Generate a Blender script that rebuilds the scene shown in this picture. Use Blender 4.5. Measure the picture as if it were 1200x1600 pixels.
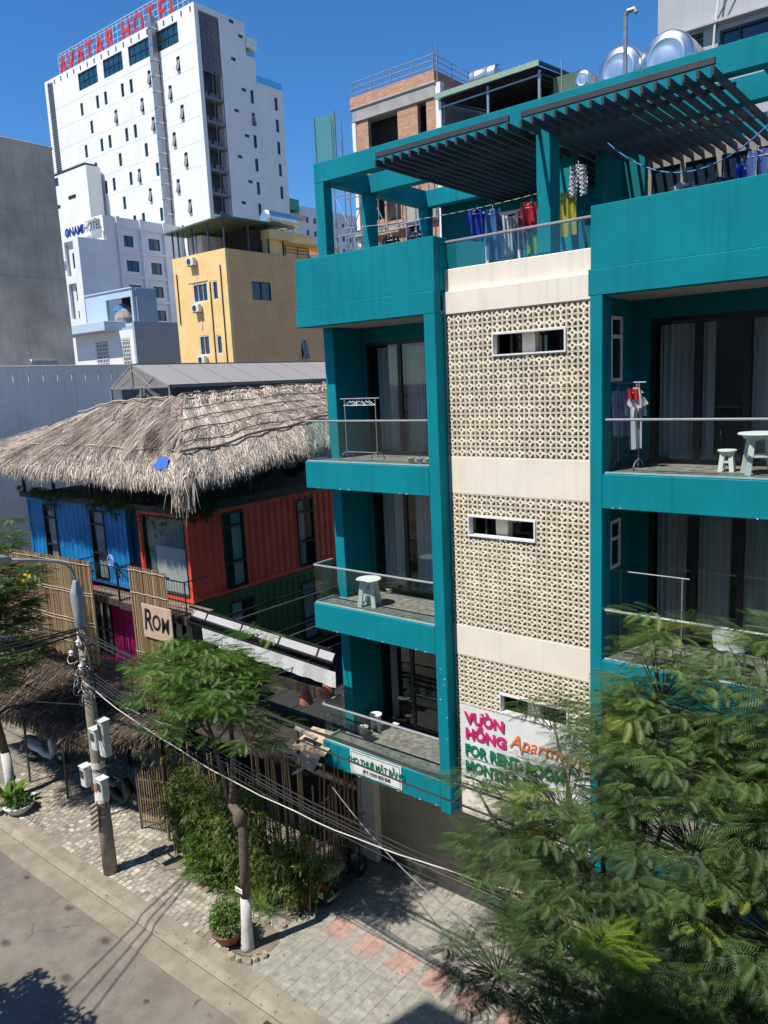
import bpy, math, random
import numpy as np
from mathutils import Vector, Matrix
random.seed(7); RNG = np.random.default_rng(7)
for _o in list(bpy.data.objects): bpy.data.objects.remove(_o)
SC = bpy.context.scene
COL = SC.collection
rad = math.radians
PI = math.pi

# ---------------------------------------------------------------- camera
CAM_H = 12.5
YAW, PITCH, ROLL, FPX = rad(39.065), rad(9.71), rad(-2.65), 1202.0
_cy, _sy = math.cos(YAW), math.sin(YAW)
_f = Vector((-_sy*math.cos(PITCH), _cy*math.cos(PITCH), -math.sin(PITCH)))
_r0 = Vector((_cy, _sy, 0)); _u0 = _r0.cross(_f)
_r = _r0*math.cos(ROLL) + _u0*math.sin(ROLL)
_u = -_r0*math.sin(ROLL) + _u0*math.cos(ROLL)
cam_d = bpy.data.cameras.new('camera'); cam = bpy.data.objects.new('camera', cam_d); COL.objects.link(cam)
cam.matrix_world = Matrix(((_r.x, _u.x, -_f.x, 0), (_r.y, _u.y, -_f.y, 0), (_r.z, _u.z, -_f.z, CAM_H), (0, 0, 0, 1)))
cam_d.sensor_fit = 'VERTICAL'; cam_d.sensor_height = 24; cam_d.sensor_width = 18
cam_d.lens = 24*FPX/1600; cam_d.clip_start = 0.05; cam_d.clip_end = 3000
SC.camera = cam

# ---------------------------------------------------------------- light
SUN_DIR = Vector((0.30, 1.0, -1.81)).normalized()      # the way the light travels
w = bpy.data.worlds.new('World'); SC.world = w; w.use_nodes = True
nt = w.node_tree; nt.nodes.clear()
sky = nt.nodes.new('ShaderNodeTexSky'); sky.sky_type = 'NISHITA'; sky.sun_disc = False
sky.sun_elevation = math.asin(-SUN_DIR.z); sky.sun_rotation = math.atan2(-SUN_DIR.x, -SUN_DIR.y)
sky.altitude = 0; sky.air_density = 1.0; sky.dust_density = 0.0; sky.ozone_density = 10.0
bg = nt.nodes.new('ShaderNodeBackground'); bg.inputs[1].default_value = 0.120
wo = nt.nodes.new('ShaderNodeOutputWorld')
hs = nt.nodes.new('ShaderNodeHueSaturation'); hs.inputs['Saturation'].default_value = 1.15; nt.links.new(sky.outputs[0], hs.inputs['Color']); nt.links.new(hs.outputs[0], bg.inputs[0]); nt.links.new(bg.outputs[0], wo.inputs[0])
sd = bpy.data.lights.new('sun', 'SUN'); sd.energy = 4.9; sd.angle = rad(0.53); sd.color = (1.0, 0.94, 0.84)
so = bpy.data.objects.new('sun', sd); COL.objects.link(so)
so.rotation_euler = SUN_DIR.to_track_quat('-Z', 'Y').to_euler(); so.location = (-20, -30, 60)
SC.view_settings.view_transform = 'Standard'; SC.view_settings.look = 'None'
SC.view_settings.exposure = 0.34; SC.view_settings.gamma = 1.0; SC.view_settings.use_curve_mapping = False
SC.render.engine = 'CYCLES'
SC.cycles.max_bounces = 8; SC.cycles.transparent_max_bounces = 16; SC.cycles.use_denoising = True

# ---------------------------------------------------------------- materials
def _nodes(name):
    m = bpy.data.materials.new(name); m.use_nodes = True
    t = m.node_tree; t.nodes.clear()
    out = t.nodes.new('ShaderNodeOutputMaterial')
    return m, t, out
def _c(c): return (c[0], c[1], c[2], 1)
def MAT(name, col, rough=.75, metal=0., var=.12, scale=2.5, bump=.0, bscale=60, streak=.0, rnd=.0, col2=None, spec=.4, dirt=0., dcol=(.18,.16,.13)):
    """Procedural surface: base colour with two octaves of blotches, optional vertical streaks, dirt, per-object tint and fine relief."""
    m, t, out = _nodes(name); N = t.nodes.new; L = t.links.new
    b = N('ShaderNodeBsdfPrincipled'); L(b.outputs[0], out.inputs[0])
    b.inputs['Roughness'].default_value = rough; b.inputs['Metallic'].default_value = metal
    b.inputs['Specular IOR Level'].default_value = spec
    tc = N('ShaderNodeTexCoord'); geo = N('ShaderNodeNewGeometry')
    n1 = N('ShaderNodeTexNoise'); n1.inputs['Scale'].default_value = scale; n1.inputs['Detail'].default_value = 6; n1.inputs['Roughness'].default_value = .62
    L(geo.outputs['Position'], n1.inputs['Vector'])
    c2 = col2 if col2 else tuple(min(1, x*(1-var*1.6)) for x in col)
    c1 = tuple(min(1, x*(1+var*.6)) for x in col) if not col2 else col
    rmp = N('ShaderNodeValToRGB'); rmp.color_ramp.elements[0].position = .32; rmp.color_ramp.elements[1].position = .68
    rmp.color_ramp.elements[0].color = _c(c2); rmp.color_ramp.elements[1].color = _c(c1)
    L(n1.outputs[0], rmp.inputs[0]); cur = rmp.outputs[0]
    if streak > 0:
        mp = N('ShaderNodeMapping'); mp.inputs['Scale'].default_value = (6, 6, .28); L(geo.outputs['Position'], mp.inputs[0])
        n2 = N('ShaderNodeTexNoise'); n2.inputs['Scale'].default_value = 1.6; n2.inputs['Detail'].default_value = 5; L(mp.outputs[0], n2.inputs['Vector'])
        r2 = N('ShaderNodeMapRange'); r2.inputs[1].default_value = .52; r2.inputs[2].default_value = .75; r2.inputs[3].default_value = 0; r2.inputs[4].default_value = streak
        L(n2.outputs[0], r2.inputs[0])
        mx = N('ShaderNodeMixRGB'); mx.inputs[2].default_value = _c(tuple(x*.45 for x in col)); L(r2.outputs[0], mx.inputs[0]); L(cur, mx.inputs[1]); cur = mx.outputs[0]
    if dirt > 0:
        n3 = N('ShaderNodeTexNoise'); n3.inputs['Scale'].default_value = scale*.35; n3.inputs['Detail'].default_value = 8; n3.inputs['Roughness'].default_value = .7
        L(geo.outputs['Position'], n3.inputs['Vector'])
        r3 = N('ShaderNodeMapRange'); r3.inputs[1].default_value = .5; r3.inputs[2].default_value = .72; r3.inputs[3].default_value = 0; r3.inputs[4].default_value = dirt
        L(n3.outputs[0], r3.inputs[0])
        mx = N('ShaderNodeMixRGB'); mx.inputs[2].default_value = _c(dcol); L(r3.outputs[0], mx.inputs[0]); L(cur, mx.inputs[1]); cur = mx.outputs[0]
    if rnd > 0:
        oi = N('ShaderNodeObjectInfo'); hsv = N('ShaderNodeHueSaturation')
        r4 = N('ShaderNodeMapRange'); r4.inputs[3].default_value = 1-rnd; r4.inputs[4].default_value = 1+rnd*.7
        L(oi.outputs['Random'], r4.inputs[0]); L(r4.outputs[0], hsv.inputs['Value']); L(cur, hsv.inputs['Color']); cur = hsv.outputs[0]
    L(cur, b.inputs['Base Color'])
    if bump > 0:
        nb = N('ShaderNodeTexNoise'); nb.inputs['Scale'].default_value = bscale; nb.inputs['Detail'].default_value = 4; L(geo.outputs['Position'], nb.inputs['Vector'])
        bp = N('ShaderNodeBump'); bp.inputs['Strength'].default_value = bump; bp.inputs['Distance'].default_value = .02
        L(nb.outputs[0], bp.inputs['Height']); L(bp.outputs[0], b.inputs['Normal'])
    m['bsdf'] = b.name
    return m
def VCMAT(name, stops, rough=.8, trans=.0, attr='tone', spec=.3, noise=0.):
    """Colour picked per leaf / blade / cane from a ramp by the face attribute 'tone' (0..1)."""
    m, t, out = _nodes(name); N = t.nodes.new; L = t.links.new
    b = N('ShaderNodeBsdfPrincipled'); b.inputs['Roughness'].default_value = rough; b.inputs['Specular IOR Level'].default_value = spec
    a = N('ShaderNodeAttribute'); a.attribute_name = attr
    r = N('ShaderNodeValToRGB'); els = r.color_ramp.elements
    for i, (p, c) in enumerate(stops):
        e = els[i] if i < 2 else els.new(p)
        e.position = p; e.color = _c(c)
    L(a.outputs['Fac'], r.inputs[0]); cur = r.outputs[0]
    L(cur, b.inputs['Base Color'])
    if trans > 0:
        tr = N('ShaderNodeBsdfTranslucent'); mx = N('ShaderNodeMixShader'); mx.inputs[0].default_value = trans
        g = N('ShaderNodeHueSaturation'); g.inputs['Saturation'].default_value = 1.155; g.inputs['Value'].default_value = 1.5
        L(cur, g.inputs['Color']); L(g.outputs[0], tr.inputs[0]); L(b.outputs[0], mx.inputs[1]); L(tr.outputs[0], mx.inputs[2]); L(mx.outputs[0], out.inputs[0])
    else:
        L(b.outputs[0], out.inputs[0])
    return m
def GLASS(name, tint=(.9,.95,.95), refl=1.0, clear=1.0):
    """Thin pane: fresnel mix of a mirror and a tinted see-through."""
    m, t, out = _nodes(name); N = t.nodes.new; L = t.links.new
    lw = N('ShaderNodeLayerWeight'); lw.inputs[0].default_value = .5
    pw = N('ShaderNodeMath'); pw.operation = 'POWER'; pw.inputs[1].default_value = 5; L(lw.outputs['Facing'], pw.inputs[0])
    mu = N('ShaderNodeMath'); mu.operation = 'MULTIPLY_ADD'; mu.inputs[1].default_value = .95*refl; mu.inputs[2].default_value = .045*refl+(1-clear)
    L(pw.outputs[0], mu.inputs[0])
    tb = N('ShaderNodeBsdfTransparent'); tb.inputs[0].default_value = _c(tint)
    gl = N('ShaderNodeBsdfGlossy'); gl.inputs['Roughness'].default_value = .02; gl.inputs[0].default_value = (.9,.93,.95,1)
    mx = N('ShaderNodeMixShader'); L(mu.outputs[0], mx.inputs[0]); L(tb.outputs[0], mx.inputs[1]); L(gl.outputs[0], mx.inputs[2]); L(mx.outputs[0], out.inputs[0])
    return m
def FROST(name, col, trans=.35, alpha=1.0):
    m, t, out = _nodes(name); N = t.nodes.new; L = t.links.new
    d = N('ShaderNodeBsdfPrincipled'); d.inputs['Base Color'].default_value = _c(col); d.inputs['Roughness'].default_value = .5
    tr = N('ShaderNodeBsdfTranslucent'); tr.inputs[0].default_value = _c(col)
    mx = N('ShaderNodeMixShader'); mx.inputs[0].default_value = trans; L(d.outputs[0], mx.inputs[1]); L(tr.outputs[0], mx.inputs[2])
    if alpha < 1:
        tp = N('ShaderNodeBsdfTransparent'); m2 = N('ShaderNodeMixShader'); m2.inputs[0].default_value = alpha
        L(tp.outputs[0], m2.inputs[1]); L(mx.outputs[0], m2.inputs[2]); L(m2.outputs[0], out.inputs[0])
    else: L(mx.outputs[0], out.inputs[0])
    return m

# ---------------------------------------------------------------- mesh builder
class MB:
    def __init__(s): s.v = []; s.f = []; s.m = []; s.t = []; s.cm = 0; s.tone = None; s.off = None
    def add(s, vs, fs):
        b = len(s.v); s.v.extend(vs)
        for f in fs: s.f.append(tuple(i+b for i in f)); s.m.append(s.cm); s.t.append(s.tone if s.tone is not None else .5)
        return s
    def box(s, x0, x1, y0, y1, z0, z1):
        if x0 > x1: x0, x1 = x1, x0
        if y0 > y1: y0, y1 = y1, y0
        if z0 > z1: z0, z1 = z1, z0
        return s.add([(x0,y0,z0),(x1,y0,z0),(x1,y1,z0),(x0,y1,z0),(x0,y0,z1),(x1,y0,z1),(x1,y1,z1),(x0,y1,z1)],
                     [(0,3,2,1),(4,5,6,7),(0,1,5,4),(1,2,6,5),(2,3,7,6),(3,0,4,7)])
    def bbox(s, x0, x1, y0, y1, z0, z1, c=.01):
        """box with chamfered edges"""
        if x0 > x1: x0, x1 = x1, x0
        if y0 > y1: y0, y1 = y1, y0
        if z0 > z1: z0, z1 = z1, z0
        c = min(c, (x1-x0)*.4, (y1-y0)*.4, (z1-z0)*.4)
        X, Y, Z = (x0, x1), (y0, y1), (z0, z1); sg = (1, -1); vs = []; idx = {}
        for i in (0,1):
            for j in (0,1):
                for k in (0,1):
                    idx[i,j,k,0] = len(vs); vs.append((X[i], Y[j]+sg[j]*c, Z[k]+sg[k]*c))
                    idx[i,j,k,1] = len(vs); vs.append((X[i]+sg[i]*c, Y[j], Z[k]+sg[k]*c))
                    idx[i,j,k,2] = len(vs); vs.append((X[i]+sg[i]*c, Y[j]+sg[j]*c, Z[k]))
        fs = []
        for i in (0,1):
            q = [idx[i,0,0,0], idx[i,1,0,0], idx[i,1,1,0], idx[i,0,1,0]]; fs.append(q if i else q[::-1])
            q = [idx[0,i,0,1], idx[0,i,1,1], idx[1,i,1,1], idx[1,i,0,1]]; fs.append(q if i else q[::-1])
            q = [idx[0,0,i,2], idx[1,0,i,2], idx[1,1,i,2], idx[0,1,i,2]]; fs.append(q if i else q[::-1])
        for a in (0,1):
            for b in (0,1):
                fs.append([idx[0,a,b,1], idx[1,a,b,1], idx[1,a,b,2], idx[0,a,b,2]])
                fs.append([idx[a,0,b,0], idx[a,1,b,0], idx[a,1,b,2], idx[a,0,b,2]])
                fs.append([idx[a,b,0,0], idx[a,b,1,0], idx[a,b,1,1], idx[a,b,0,1]])
        for i in (0,1):
            for j in (0,1):
                for k in (0,1): fs.append([idx[i,j,k,0], idx[i,j,k,1], idx[i,j,k,2]])
        return s.add(vs, fs)
    def tube(s, pts, r, n=6, caps=True, r2=None):
        pts = [Vector(p) for p in pts]; k = len(pts); vs = []; up = None
        for i, p in enumerate(pts):
            d = (pts[min(i+1, k-1)] - pts[max(i-1, 0)])
            if d.length < 1e-9: d = Vector((0,0,1))
            d.normalize()
            if up is None: up = Vector((0,0,1)) if abs(d.z) < .9 else Vector((1,0,0))
            a = d.cross(up).normalized(); b = a.cross(d).normalized(); up = b
            if isinstance(r, (list, tuple)): rr = r[i]
            else: rr = r if r2 is None else r + (r2-r)*i/max(1, k-1)
            for j in range(n):
                t = 2*PI*j/n; q = p + a*(rr*math.cos(t)) + b*(rr*math.sin(t)); vs.append(tuple(q))
        fs = []
        for i in range(k-1):
            for j in range(n):
                j2 = (j+1) % n; fs.append((i*n+j, i*n+j2, (i+1)*n+j2, (i+1)*n+j))
        if caps: fs.append(tuple(range(n))[::-1]); fs.append(tuple((k-1)*n+j for j in range(n)))
        return s.add(vs, fs)
    def beam(s, p0, p1, w, h):
        """rectangular bar from p0 to p1 (w sideways, h up)"""
        p0, p1 = Vector(p0), Vector(p1); d = (p1-p0).normalized()
        up = Vector((0,0,1)) if abs(d.z) < .95 else Vector((0,1,0))
        a = d.cross(up).normalized()*w/2; b = a.cross(d).normalized()*h/2
        vs = [tuple(p + x*a + y*b) for p in (p0, p1) for x, y in ((-1,-1),(1,-1),(1,1),(-1,1))]
        return s.add(vs, [(0,1,2,3),(7,6,5,4),(0,4,5,1),(1,5,6,2),(2,6,7,3),(3,7,4,0)])
    def lathe(s, c, prof, n=16, axis='z'):
        vs = []; k = len(prof)
        for r, h in prof:
            for j in range(n):
                t = 2*PI*j/n; a, b = r*math.cos(t), r*math.sin(t)
                vs.append((c[0]+a, c[1]+b, c[2]+h) if axis == 'z' else ((c[0]+a, c[1]+h, c[2]+b) if axis == 'y' else (c[0]+h, c[1]+a, c[2]+b)))
        fs = [(i*n+j, i*n+(j+1)%n, (i+1)*n+(j+1)%n, (i+1)*n+j) for i in range(k-1) for j in range(n)]
        fs.append(tuple(range(n))[::-1]); fs.append(tuple((k-1)*n+j for j in range(n)))
        return s.add(vs, fs)
    def quad(s, a, b, c, d): return s.add([tuple(a), tuple(b), tuple(c), tuple(d)], [(0,1,2,3)])
    def prism(s, poly, d):
        """extrude 3-D polygon by vector d"""
        n = len(poly); d = Vector(d); vs = [tuple(p) for p in poly] + [tuple(Vector(p)+d) for p in poly]
        return s.add(vs, [tuple(range(n)), tuple(range(n, 2*n))[::-1]] + [(i, i+n, (i+1)%n+n, (i+1)%n) for i in range(n)])
    def wall(s, P, us, zs, th, holes=()):
        """slab in the plane P(u, z, w), w from 0 (face) to th, with rectangular holes (u0,u1,z0,z1)"""
        U = sorted(set([us[0], us[1]] + [min(max(h[i], us[0]), us[1]) for h in holes for i in (0,1)]))
        Z = sorted(set([zs[0], zs[1]] + [min(max(h[i], zs[0]), zs[1]) for h in holes for i in (2,3)]))
        def solid(i, j):
            if i < 0 or j < 0 or i >= len(U)-1 or j >= len(Z)-1: return False
            u, z = (U[i]+U[i+1])/2, (Z[j]+Z[j+1])/2
            return not any(h[0] < u < h[1] and h[2] < z < h[3] for h in holes)
        for i in range(len(U)-1):
            for j in range(len(Z)-1):
                if not solid(i, j): continue
                a, b, c, d = U[i], U[i+1], Z[j], Z[j+1]
                s.quad(P(a,c,0), P(b,c,0), P(b,d,0), P(a,d,0)); s.quad(P(a,c,th), P(a,d,th), P(b,d,th), P(b,c,th))
                if not solid(i-1, j): s.quad(P(a,c,0), P(a,d,0), P(a,d,th), P(a,c,th))
                if not solid(i+1, j): s.quad(P(b,c,0), P(b,c,th), P(b,d,th), P(b,d,0))
                if not solid(i, j-1): s.quad(P(a,c,0), P(a,c,th), P(b,c,th), P(b,c,0))
                if not solid(i, j+1): s.quad(P(a,d,0), P(b,d,0), P(b,d,th), P(a,d,th))
        return s
    def mesh(s, name, mats, origin=(0,0,0), smooth=False):
        me = bpy.data.meshes.new(name)
        v = np.array(s.v, dtype=np.float32).reshape(-1, 3) - np.array(origin, dtype=np.float32)
        me.from_pydata(v.tolist(), [], s.f)
        mats = mats if isinstance(mats, (list, tuple)) else [mats]
        for m in mats: me.materials.append(m)
        if len(mats) > 1: me.polygons.foreach_set('material_index', s.m)
        if any(t != .5 for t in s.t):
            a = me.attributes.new('tone', 'FLOAT', 'FACE'); a.data.foreach_set('value', s.t)
        if smooth: me.polygons.foreach_set('use_smooth', [True]*len(me.polygons))
        me.update(); return me
    def build(s, name, mats, parent=None, smooth=False, **kw):
        o = bpy.data.objects.new(name, s.mesh(name, mats, worg(parent), smooth)); COL.objects.link(o)
        if parent is not None: o.parent = parent
        for k, v in kw.items(): o[k] = v
        return o
def worg(p):
    x, y, z = 0., 0., 0.
    while p is not None: x += p.location.x; y += p.location.y; z += p.location.z; p = p.parent
    return (x, y, z)
def np_obj(name, verts, _unused, faces, mat, parent=None, tone=None, **kw):
    """object from numpy arrays: faces (n, k) of equal size k"""
    me = bpy.data.meshes.new(name); o3 = np.array(worg(parent), dtype=np.float32)
    v = (verts.astype(np.float32) - o3)
    nf, k = faces.shape
    me.vertices.add(len(v)); me.vertices.foreach_set('co', v.ravel())
    me.loops.add(nf*k); me.loops.foreach_set('vertex_index', faces.astype(np.int32).ravel())
    me.polygons.add(nf); me.polygons.foreach_set('loop_start', np.arange(0, nf*k, k, dtype=np.int32)); 
    me.update(calc_edges=True)
    me.materials.append(mat)
    if tone is not None:
        a = me.attributes.new('tone', 'FLOAT', 'FACE'); a.data.foreach_set('value', tone.astype(np.float32))
    me.validate()
    o = bpy.data.objects.new(name, me); COL.objects.link(o)
    if parent is not None: o.parent = parent
    for kk, vv in kw.items(): o[kk] = vv
    return o
def thing(name, label, cat, loc=(0,0,0), group=None, rz=0.):
    o = bpy.data.objects.new(name, None); COL.objects.link(o); o.location = loc; o.rotation_euler = (0, 0, rz)
    o.empty_display_size = .2; o['label'] = label; o['category'] = cat
    if group: o['group'] = group
    return o
def single(o, label, cat, group=None):
    o['label'] = label; o['category'] = cat
    if group: o['group'] = group
    return o
def put(me, name, loc, parent=None, **kw):
    """object sharing a mesh; loc in world, parent unrotated"""
    o = bpy.data.objects.new(name, me); COL.objects.link(o)
    wo_ = worg(parent); o.location = (loc[0]-wo_[0], loc[1]-wo_[1], loc[2]-wo_[2])
    if parent is not None: o.parent = parent
    for k, v in kw.items(): o[k] = v
    return o
def copy_tree(o, loc=None, rz=None, label=None, parent=None):
    c = o.copy(); COL.objects.link(c); c.parent = parent
    if loc is not None: c.location = loc
    if rz is not None: c.rotation_euler = (0, 0, rz)
    if label: c['label'] = label
    for ch in list(o.children):
        copy_tree(ch, parent=c)
    return c
def text(body, name, mat, parent, pos, xdir, updir, size, extrude=.005, width=1.0, bold=0., align='LEFT', shear=0., space=1.0, kind=None):
    cu = bpy.data.curves.new(name, 'FONT'); cu.body = body; cu.size = size; cu.extrude = extrude; cu.offset = bold
    cu.align_x = align; cu.shear = shear; cu.space_character = space; cu.resolution_u = 3; cu.materials.append(mat)
    o = bpy.data.objects.new(name, cu); COL.objects.link(o)
    x = Vector(xdir).normalized(); y = Vector(updir).normalized(); z = x.cross(y)
    p = Vector(pos) - Vector(worg(parent))
    o.matrix_world = Matrix(((x.x*width, y.x, z.x, p.x), (x.y*width, y.y, z.y, p.y), (x.z*width, y.z, z.z, p.z), (0,0,0,1)))
    bpy.context.view_layer.update()
    me = bpy.data.meshes.new_from_object(o.evaluated_get(bpy.context.evaluated_depsgraph_get())); mw = o.matrix_world.copy()
    bpy.data.objects.remove(o); me.transform(Matrix.Identity(4))
    if not me.materials: me.materials.append(mat)
    o = bpy.data.objects.new(name, me); COL.objects.link(o); o.parent = parent; o.matrix_basis = mw
    return o
PY = lambda y: (lambda u, z, w: (u, y+w, z))          # wall facing -Y (street), thickness away from it
PX = lambda x: (lambda u, z, w: (x-w, u, z))          # wall facing +X
def lerp(a, b, t): return tuple(a[i]+(b[i]-a[i])*t for i in range(3))

# ---------------------------------------------------------------- palette
M_teal = MAT('teal_paint', (.003, .228, .278), .75, var=.09, scale=1.0, bump=.12, bscale=60, streak=.34, dirt=.28, dcol=(.012,.155,.19), spec=.12)
M_tealshade = MAT('teal_paint_shaded', (.002, .16, .19), .75, var=.08, scale=1.2, spec=.15)  # same teal paint, darkened: shade of the recessed walls is in the colour
M_cream = MAT('cream_render', (.84, .77, .65), .8, var=.05, scale=1.4, bump=.08, bscale=70, streak=.20, dirt=.18, dcol=(.60,.51,.40))
M_block = MAT('cream_block', (.86, .78, .63), .85, var=.10, scale=3, bump=.2, bscale=90, rnd=.09, dirt=.22, dcol=(.60,.50,.35))
M_black = MAT('black_aluminium', (.018, .019, .022), .4, var=.1)
M_charcoal = MAT('charcoal_steel', (.045, .048, .058), .55, var=.12, scale=4)
M_steel = MAT('stainless_steel', (.66, .67, .68), .34, metal=1, var=.06, scale=3)
M_rail = MAT('dull_rail_metal', (.30,.32,.33), .5, metal=.2, var=.08, scale=6)
M_galv = MAT('galvanised_steel', (.36, .37, .38), .45, metal=.7, var=.15, scale=8)
M_white = MAT('white_paint', (.80, .80, .78), .55, var=.04, scale=6)
M_whitewall = MAT('white_wall', (.82, .82, .80), .8, var=.05, scale=.25, streak=.10, dirt=.10, dcol=(.6,.6,.58))
M_deckwood = MAT('grey_plank_tile', (.30, .265, .24), .7, var=.35, scale=7, rnd=.12)
M_curtain = FROST('curtain_cloth', (.82, .84, .86), .2)
M_glass = GLASS('balcony_glass', (.86, .92, .91), 1.0)
M_doorglass = GLASS('door_glass', (.80, .84, .86), 1.0)
M_winglass = MAT('dark_window_glass', (.02, .035, .055), .08, var=.2, scale=1, spec=.8)
M_dark = MAT('unlit_interior_black', (.03, .03, .032), .9, var=.1)  # near-black colour carries the darkness of unlit rooms
# ================================================================ ground
M_soil = MAT('dusty_ground', (.22,.185,.14), .95, var=.25, scale=1.5, bump=.3, bscale=30)
def street_mat():
    m, t, out = _nodes('worn_street_surface'); N = t.nodes.new; L = t.links.new
    b = N('ShaderNodeBsdfPrincipled'); b.inputs['Roughness'].default_value = .9; b.inputs['Specular IOR Level'].default_value = .25; L(b.outputs[0], out.inputs[0])
    g = N('ShaderNodeNewGeometry')
    def noise(sc, det=6, ro=.6):
        n = N('ShaderNodeTexNoise'); n.inputs['Scale'].default_value = sc; n.inputs['Detail'].default_value = det; n.inputs['Roughness'].default_value = ro; L(g.outputs[0], n.inputs['Vector']); return n.outputs[0]
    def ramp(src, lo, hi, a, b_):
        r = N('ShaderNodeMapRange'); r.interpolation_type = 'SMOOTHSTEP'; r.inputs[1].default_value = lo; r.inputs[2].default_value = hi; r.inputs[3].default_value = a; r.inputs[4].default_value = b_; L(src, r.inputs[0]); return r.outputs[0]
    def mix(f, c1, c2, mode='MIX'):
        x = N('ShaderNodeMixRGB'); x.blend_type = mode
        if isinstance(f, float): x.inputs[0].default_value = f
        else: L(f, x.inputs[0])
        for i, c in ((1, c1), (2, c2)):
            if isinstance(c, tuple): x.inputs[i].default_value = _c(c)
            else: L(c, x.inputs[i])
        return x.outputs[0]
    c = mix(ramp(noise(.7, 8, .68), .36, .64, 0, 1), (.15,.134,.113), (.235,.208,.172))
    c = mix(ramp(noise(2.6, 8, .72), .45, .72, 0, .55), c, (.29,.257,.212)); c = mix(ramp(noise(1.5, 7, .75), .56, .74, 0, .5), c, (.12,.108,.095))
    c = mix(ramp(noise(85, 2, .5), .35, .65, 0, .5), c, (.10,.092,.08)); c = mix(ramp(noise(140, 1, .5), .6, .72, 0, .6), c, (.33,.31,.27))
    # cracks
    wv = N('ShaderNodeTexVoronoi'); wv.feature = 'DISTANCE_TO_EDGE'; wv.inputs['Scale'].default_value = .42
    nn = N('ShaderNodeTexNoise'); nn.inputs['Scale'].default_value = 1.4; nn.inputs['Detail'].default_value = 6; L(g.outputs[0], nn.inputs['Vector'])
    ad = N('ShaderNodeVectorMath'); ad.operation = 'MULTIPLY_ADD'; ad.inputs[1].default_value = (.7,.7,.7); L(nn.outputs['Color'], ad.inputs[0]); L(g.outputs[0], ad.inputs[2]); L(ad.outputs[0], wv.inputs['Vector'])
    cr = N('ShaderNodeMath'); cr.operation = 'MULTIPLY'; L(ramp(wv.outputs['Distance'], .0, .012, .65, 0), cr.inputs[0]); L(ramp(noise(.5, 3), .48, .58, 0, 1), cr.inputs[1]); c = mix(cr.outputs[0], c, (.06,.055,.05))
    # drip stains with ragged soft rims
    for (sx, sy, sr) in ((-17.36,8.2,.20), (-15.54,8.1,.22), (-15.21,6.94,.23), (-17.45,6.67,.24), (-19.46,8.2,.17), (-13.2,7.6,.12), (-19.0,7.2,.14)):
        v = N('ShaderNodeVectorMath'); v.operation = 'SUBTRACT'; v.inputs[1].default_value = (sx, sy, -.1); L(g.outputs[0], v.inputs[0])
        v2 = N('ShaderNodeVectorMath'); v2.operation = 'MULTIPLY'; v2.inputs[1].default_value = (1, 1.5, 0); L(v.outputs[0], v2.inputs[0])
        ln = N('ShaderNodeVectorMath'); ln.operation = 'LENGTH'; L(v2.outputs[0], ln.inputs[0])
        nz = N('ShaderNodeMath'); nz.operation = 'MULTIPLY_ADD'; nz.inputs[1].default_value = .28; L(noise(9, 5, .7), nz.inputs[0]); L(ln.outputs['Value'], nz.inputs[2])
        c = mix(ramp(nz.outputs[0], .14+sr*.15, .14+sr*1.1, .78, 0), c, (.045,.04,.035))
    L(c, b.inputs['Base Color'])
    bp = N('ShaderNodeBump'); bp.inputs['Strength'].default_value = .5; bp.inputs['Distance'].default_value = .01; L(noise(110, 3), bp.inputs['Height']); L(bp.outputs[0], b.inputs['Normal'])
    return m
M_street = street_mat()
M_kerb = MAT('pale_kerb_concrete', (.285,.25,.19), .9, var=.2, scale=1.6, bump=.4, bscale=70, dirt=.55, dcol=(.19,.16,.12))
M_cobble = VCMAT('pale_cobble_stone', [(0,(.19,.165,.13)), (.5,(.33,.295,.24)), (1,(.56,.51,.43))], .85)
M_slab_g = MAT('grey_green_paving', (.32,.31,.265), .85, var=.22, scale=6, bump=.3, bscale=60, rnd=.09, dirt=.35, dcol=(.17,.165,.14))
M_slab_p = MAT('pink_paving', (.40,.265,.215), .85, var=.2, scale=6, bump=.15, bscale=60, rnd=.10, dirt=.5, dcol=(.26,.22,.18))
M_joint = MAT('sandy_joint', (.24,.21,.17), .95, var=.25, scale=3)
M_far = MAT('dark_city_ground', (.19,.15,.11), .95, var=.3, scale=.2)
g = MB(); g.box(-1500, 1500, -1500, 1500, -1.2, -.14); g.build('ground', M_far, kind='structure')
g = MB(); g.box(-300, 300, -.6, 8.33, -.4, -.105); g.build('street', M_street, kind='structure')
g = MB()
random.seed(3)
x = -60.
while x < 20:
    L = 7.3; g.bbox(x, x+L-.006, 8.335, 8.86, -.4, -.085, .003); x += L
g.build('gutter_strip', M_kerb, kind='structure')
kerb = bpy.data.objects.new('kerb', None); COL.objects.link(kerb); kerb['kind'] = 'structure'; kerb.location = (-12, 8.9, 0)
def kerb_piece(x0, x1):
    k = MB(); zs = random.uniform(-.001,.001)
    prof = [(8.875, -.3), (8.875, -.075), (9.02, -.012), (9.06, zs), (9.40, zs+.004), (9.40, -.3)]
    k.prism([(x0, y, z) for y, z in prof], (x1-x0, 0, 0)); return k
x = -27.
while x < -4:
    L = random.choice((1.9, 3.1, 2.4)); kerb_piece(x, x+L-.006).build('kerb_block', M_kerb, kerb); x += L
k = kerb_piece(-80, -27.01); k.v += []; k.build('kerb_run', M_kerb, kerb)
kerb_piece(-3.9, 30).build('kerb_run', M_kerb, kerb)
g = MB(); g.box(-80, 30, 9.41, 14.6, -.5, -.012); g.build('pavement_bed', M_joint, kind='structure')
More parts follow.
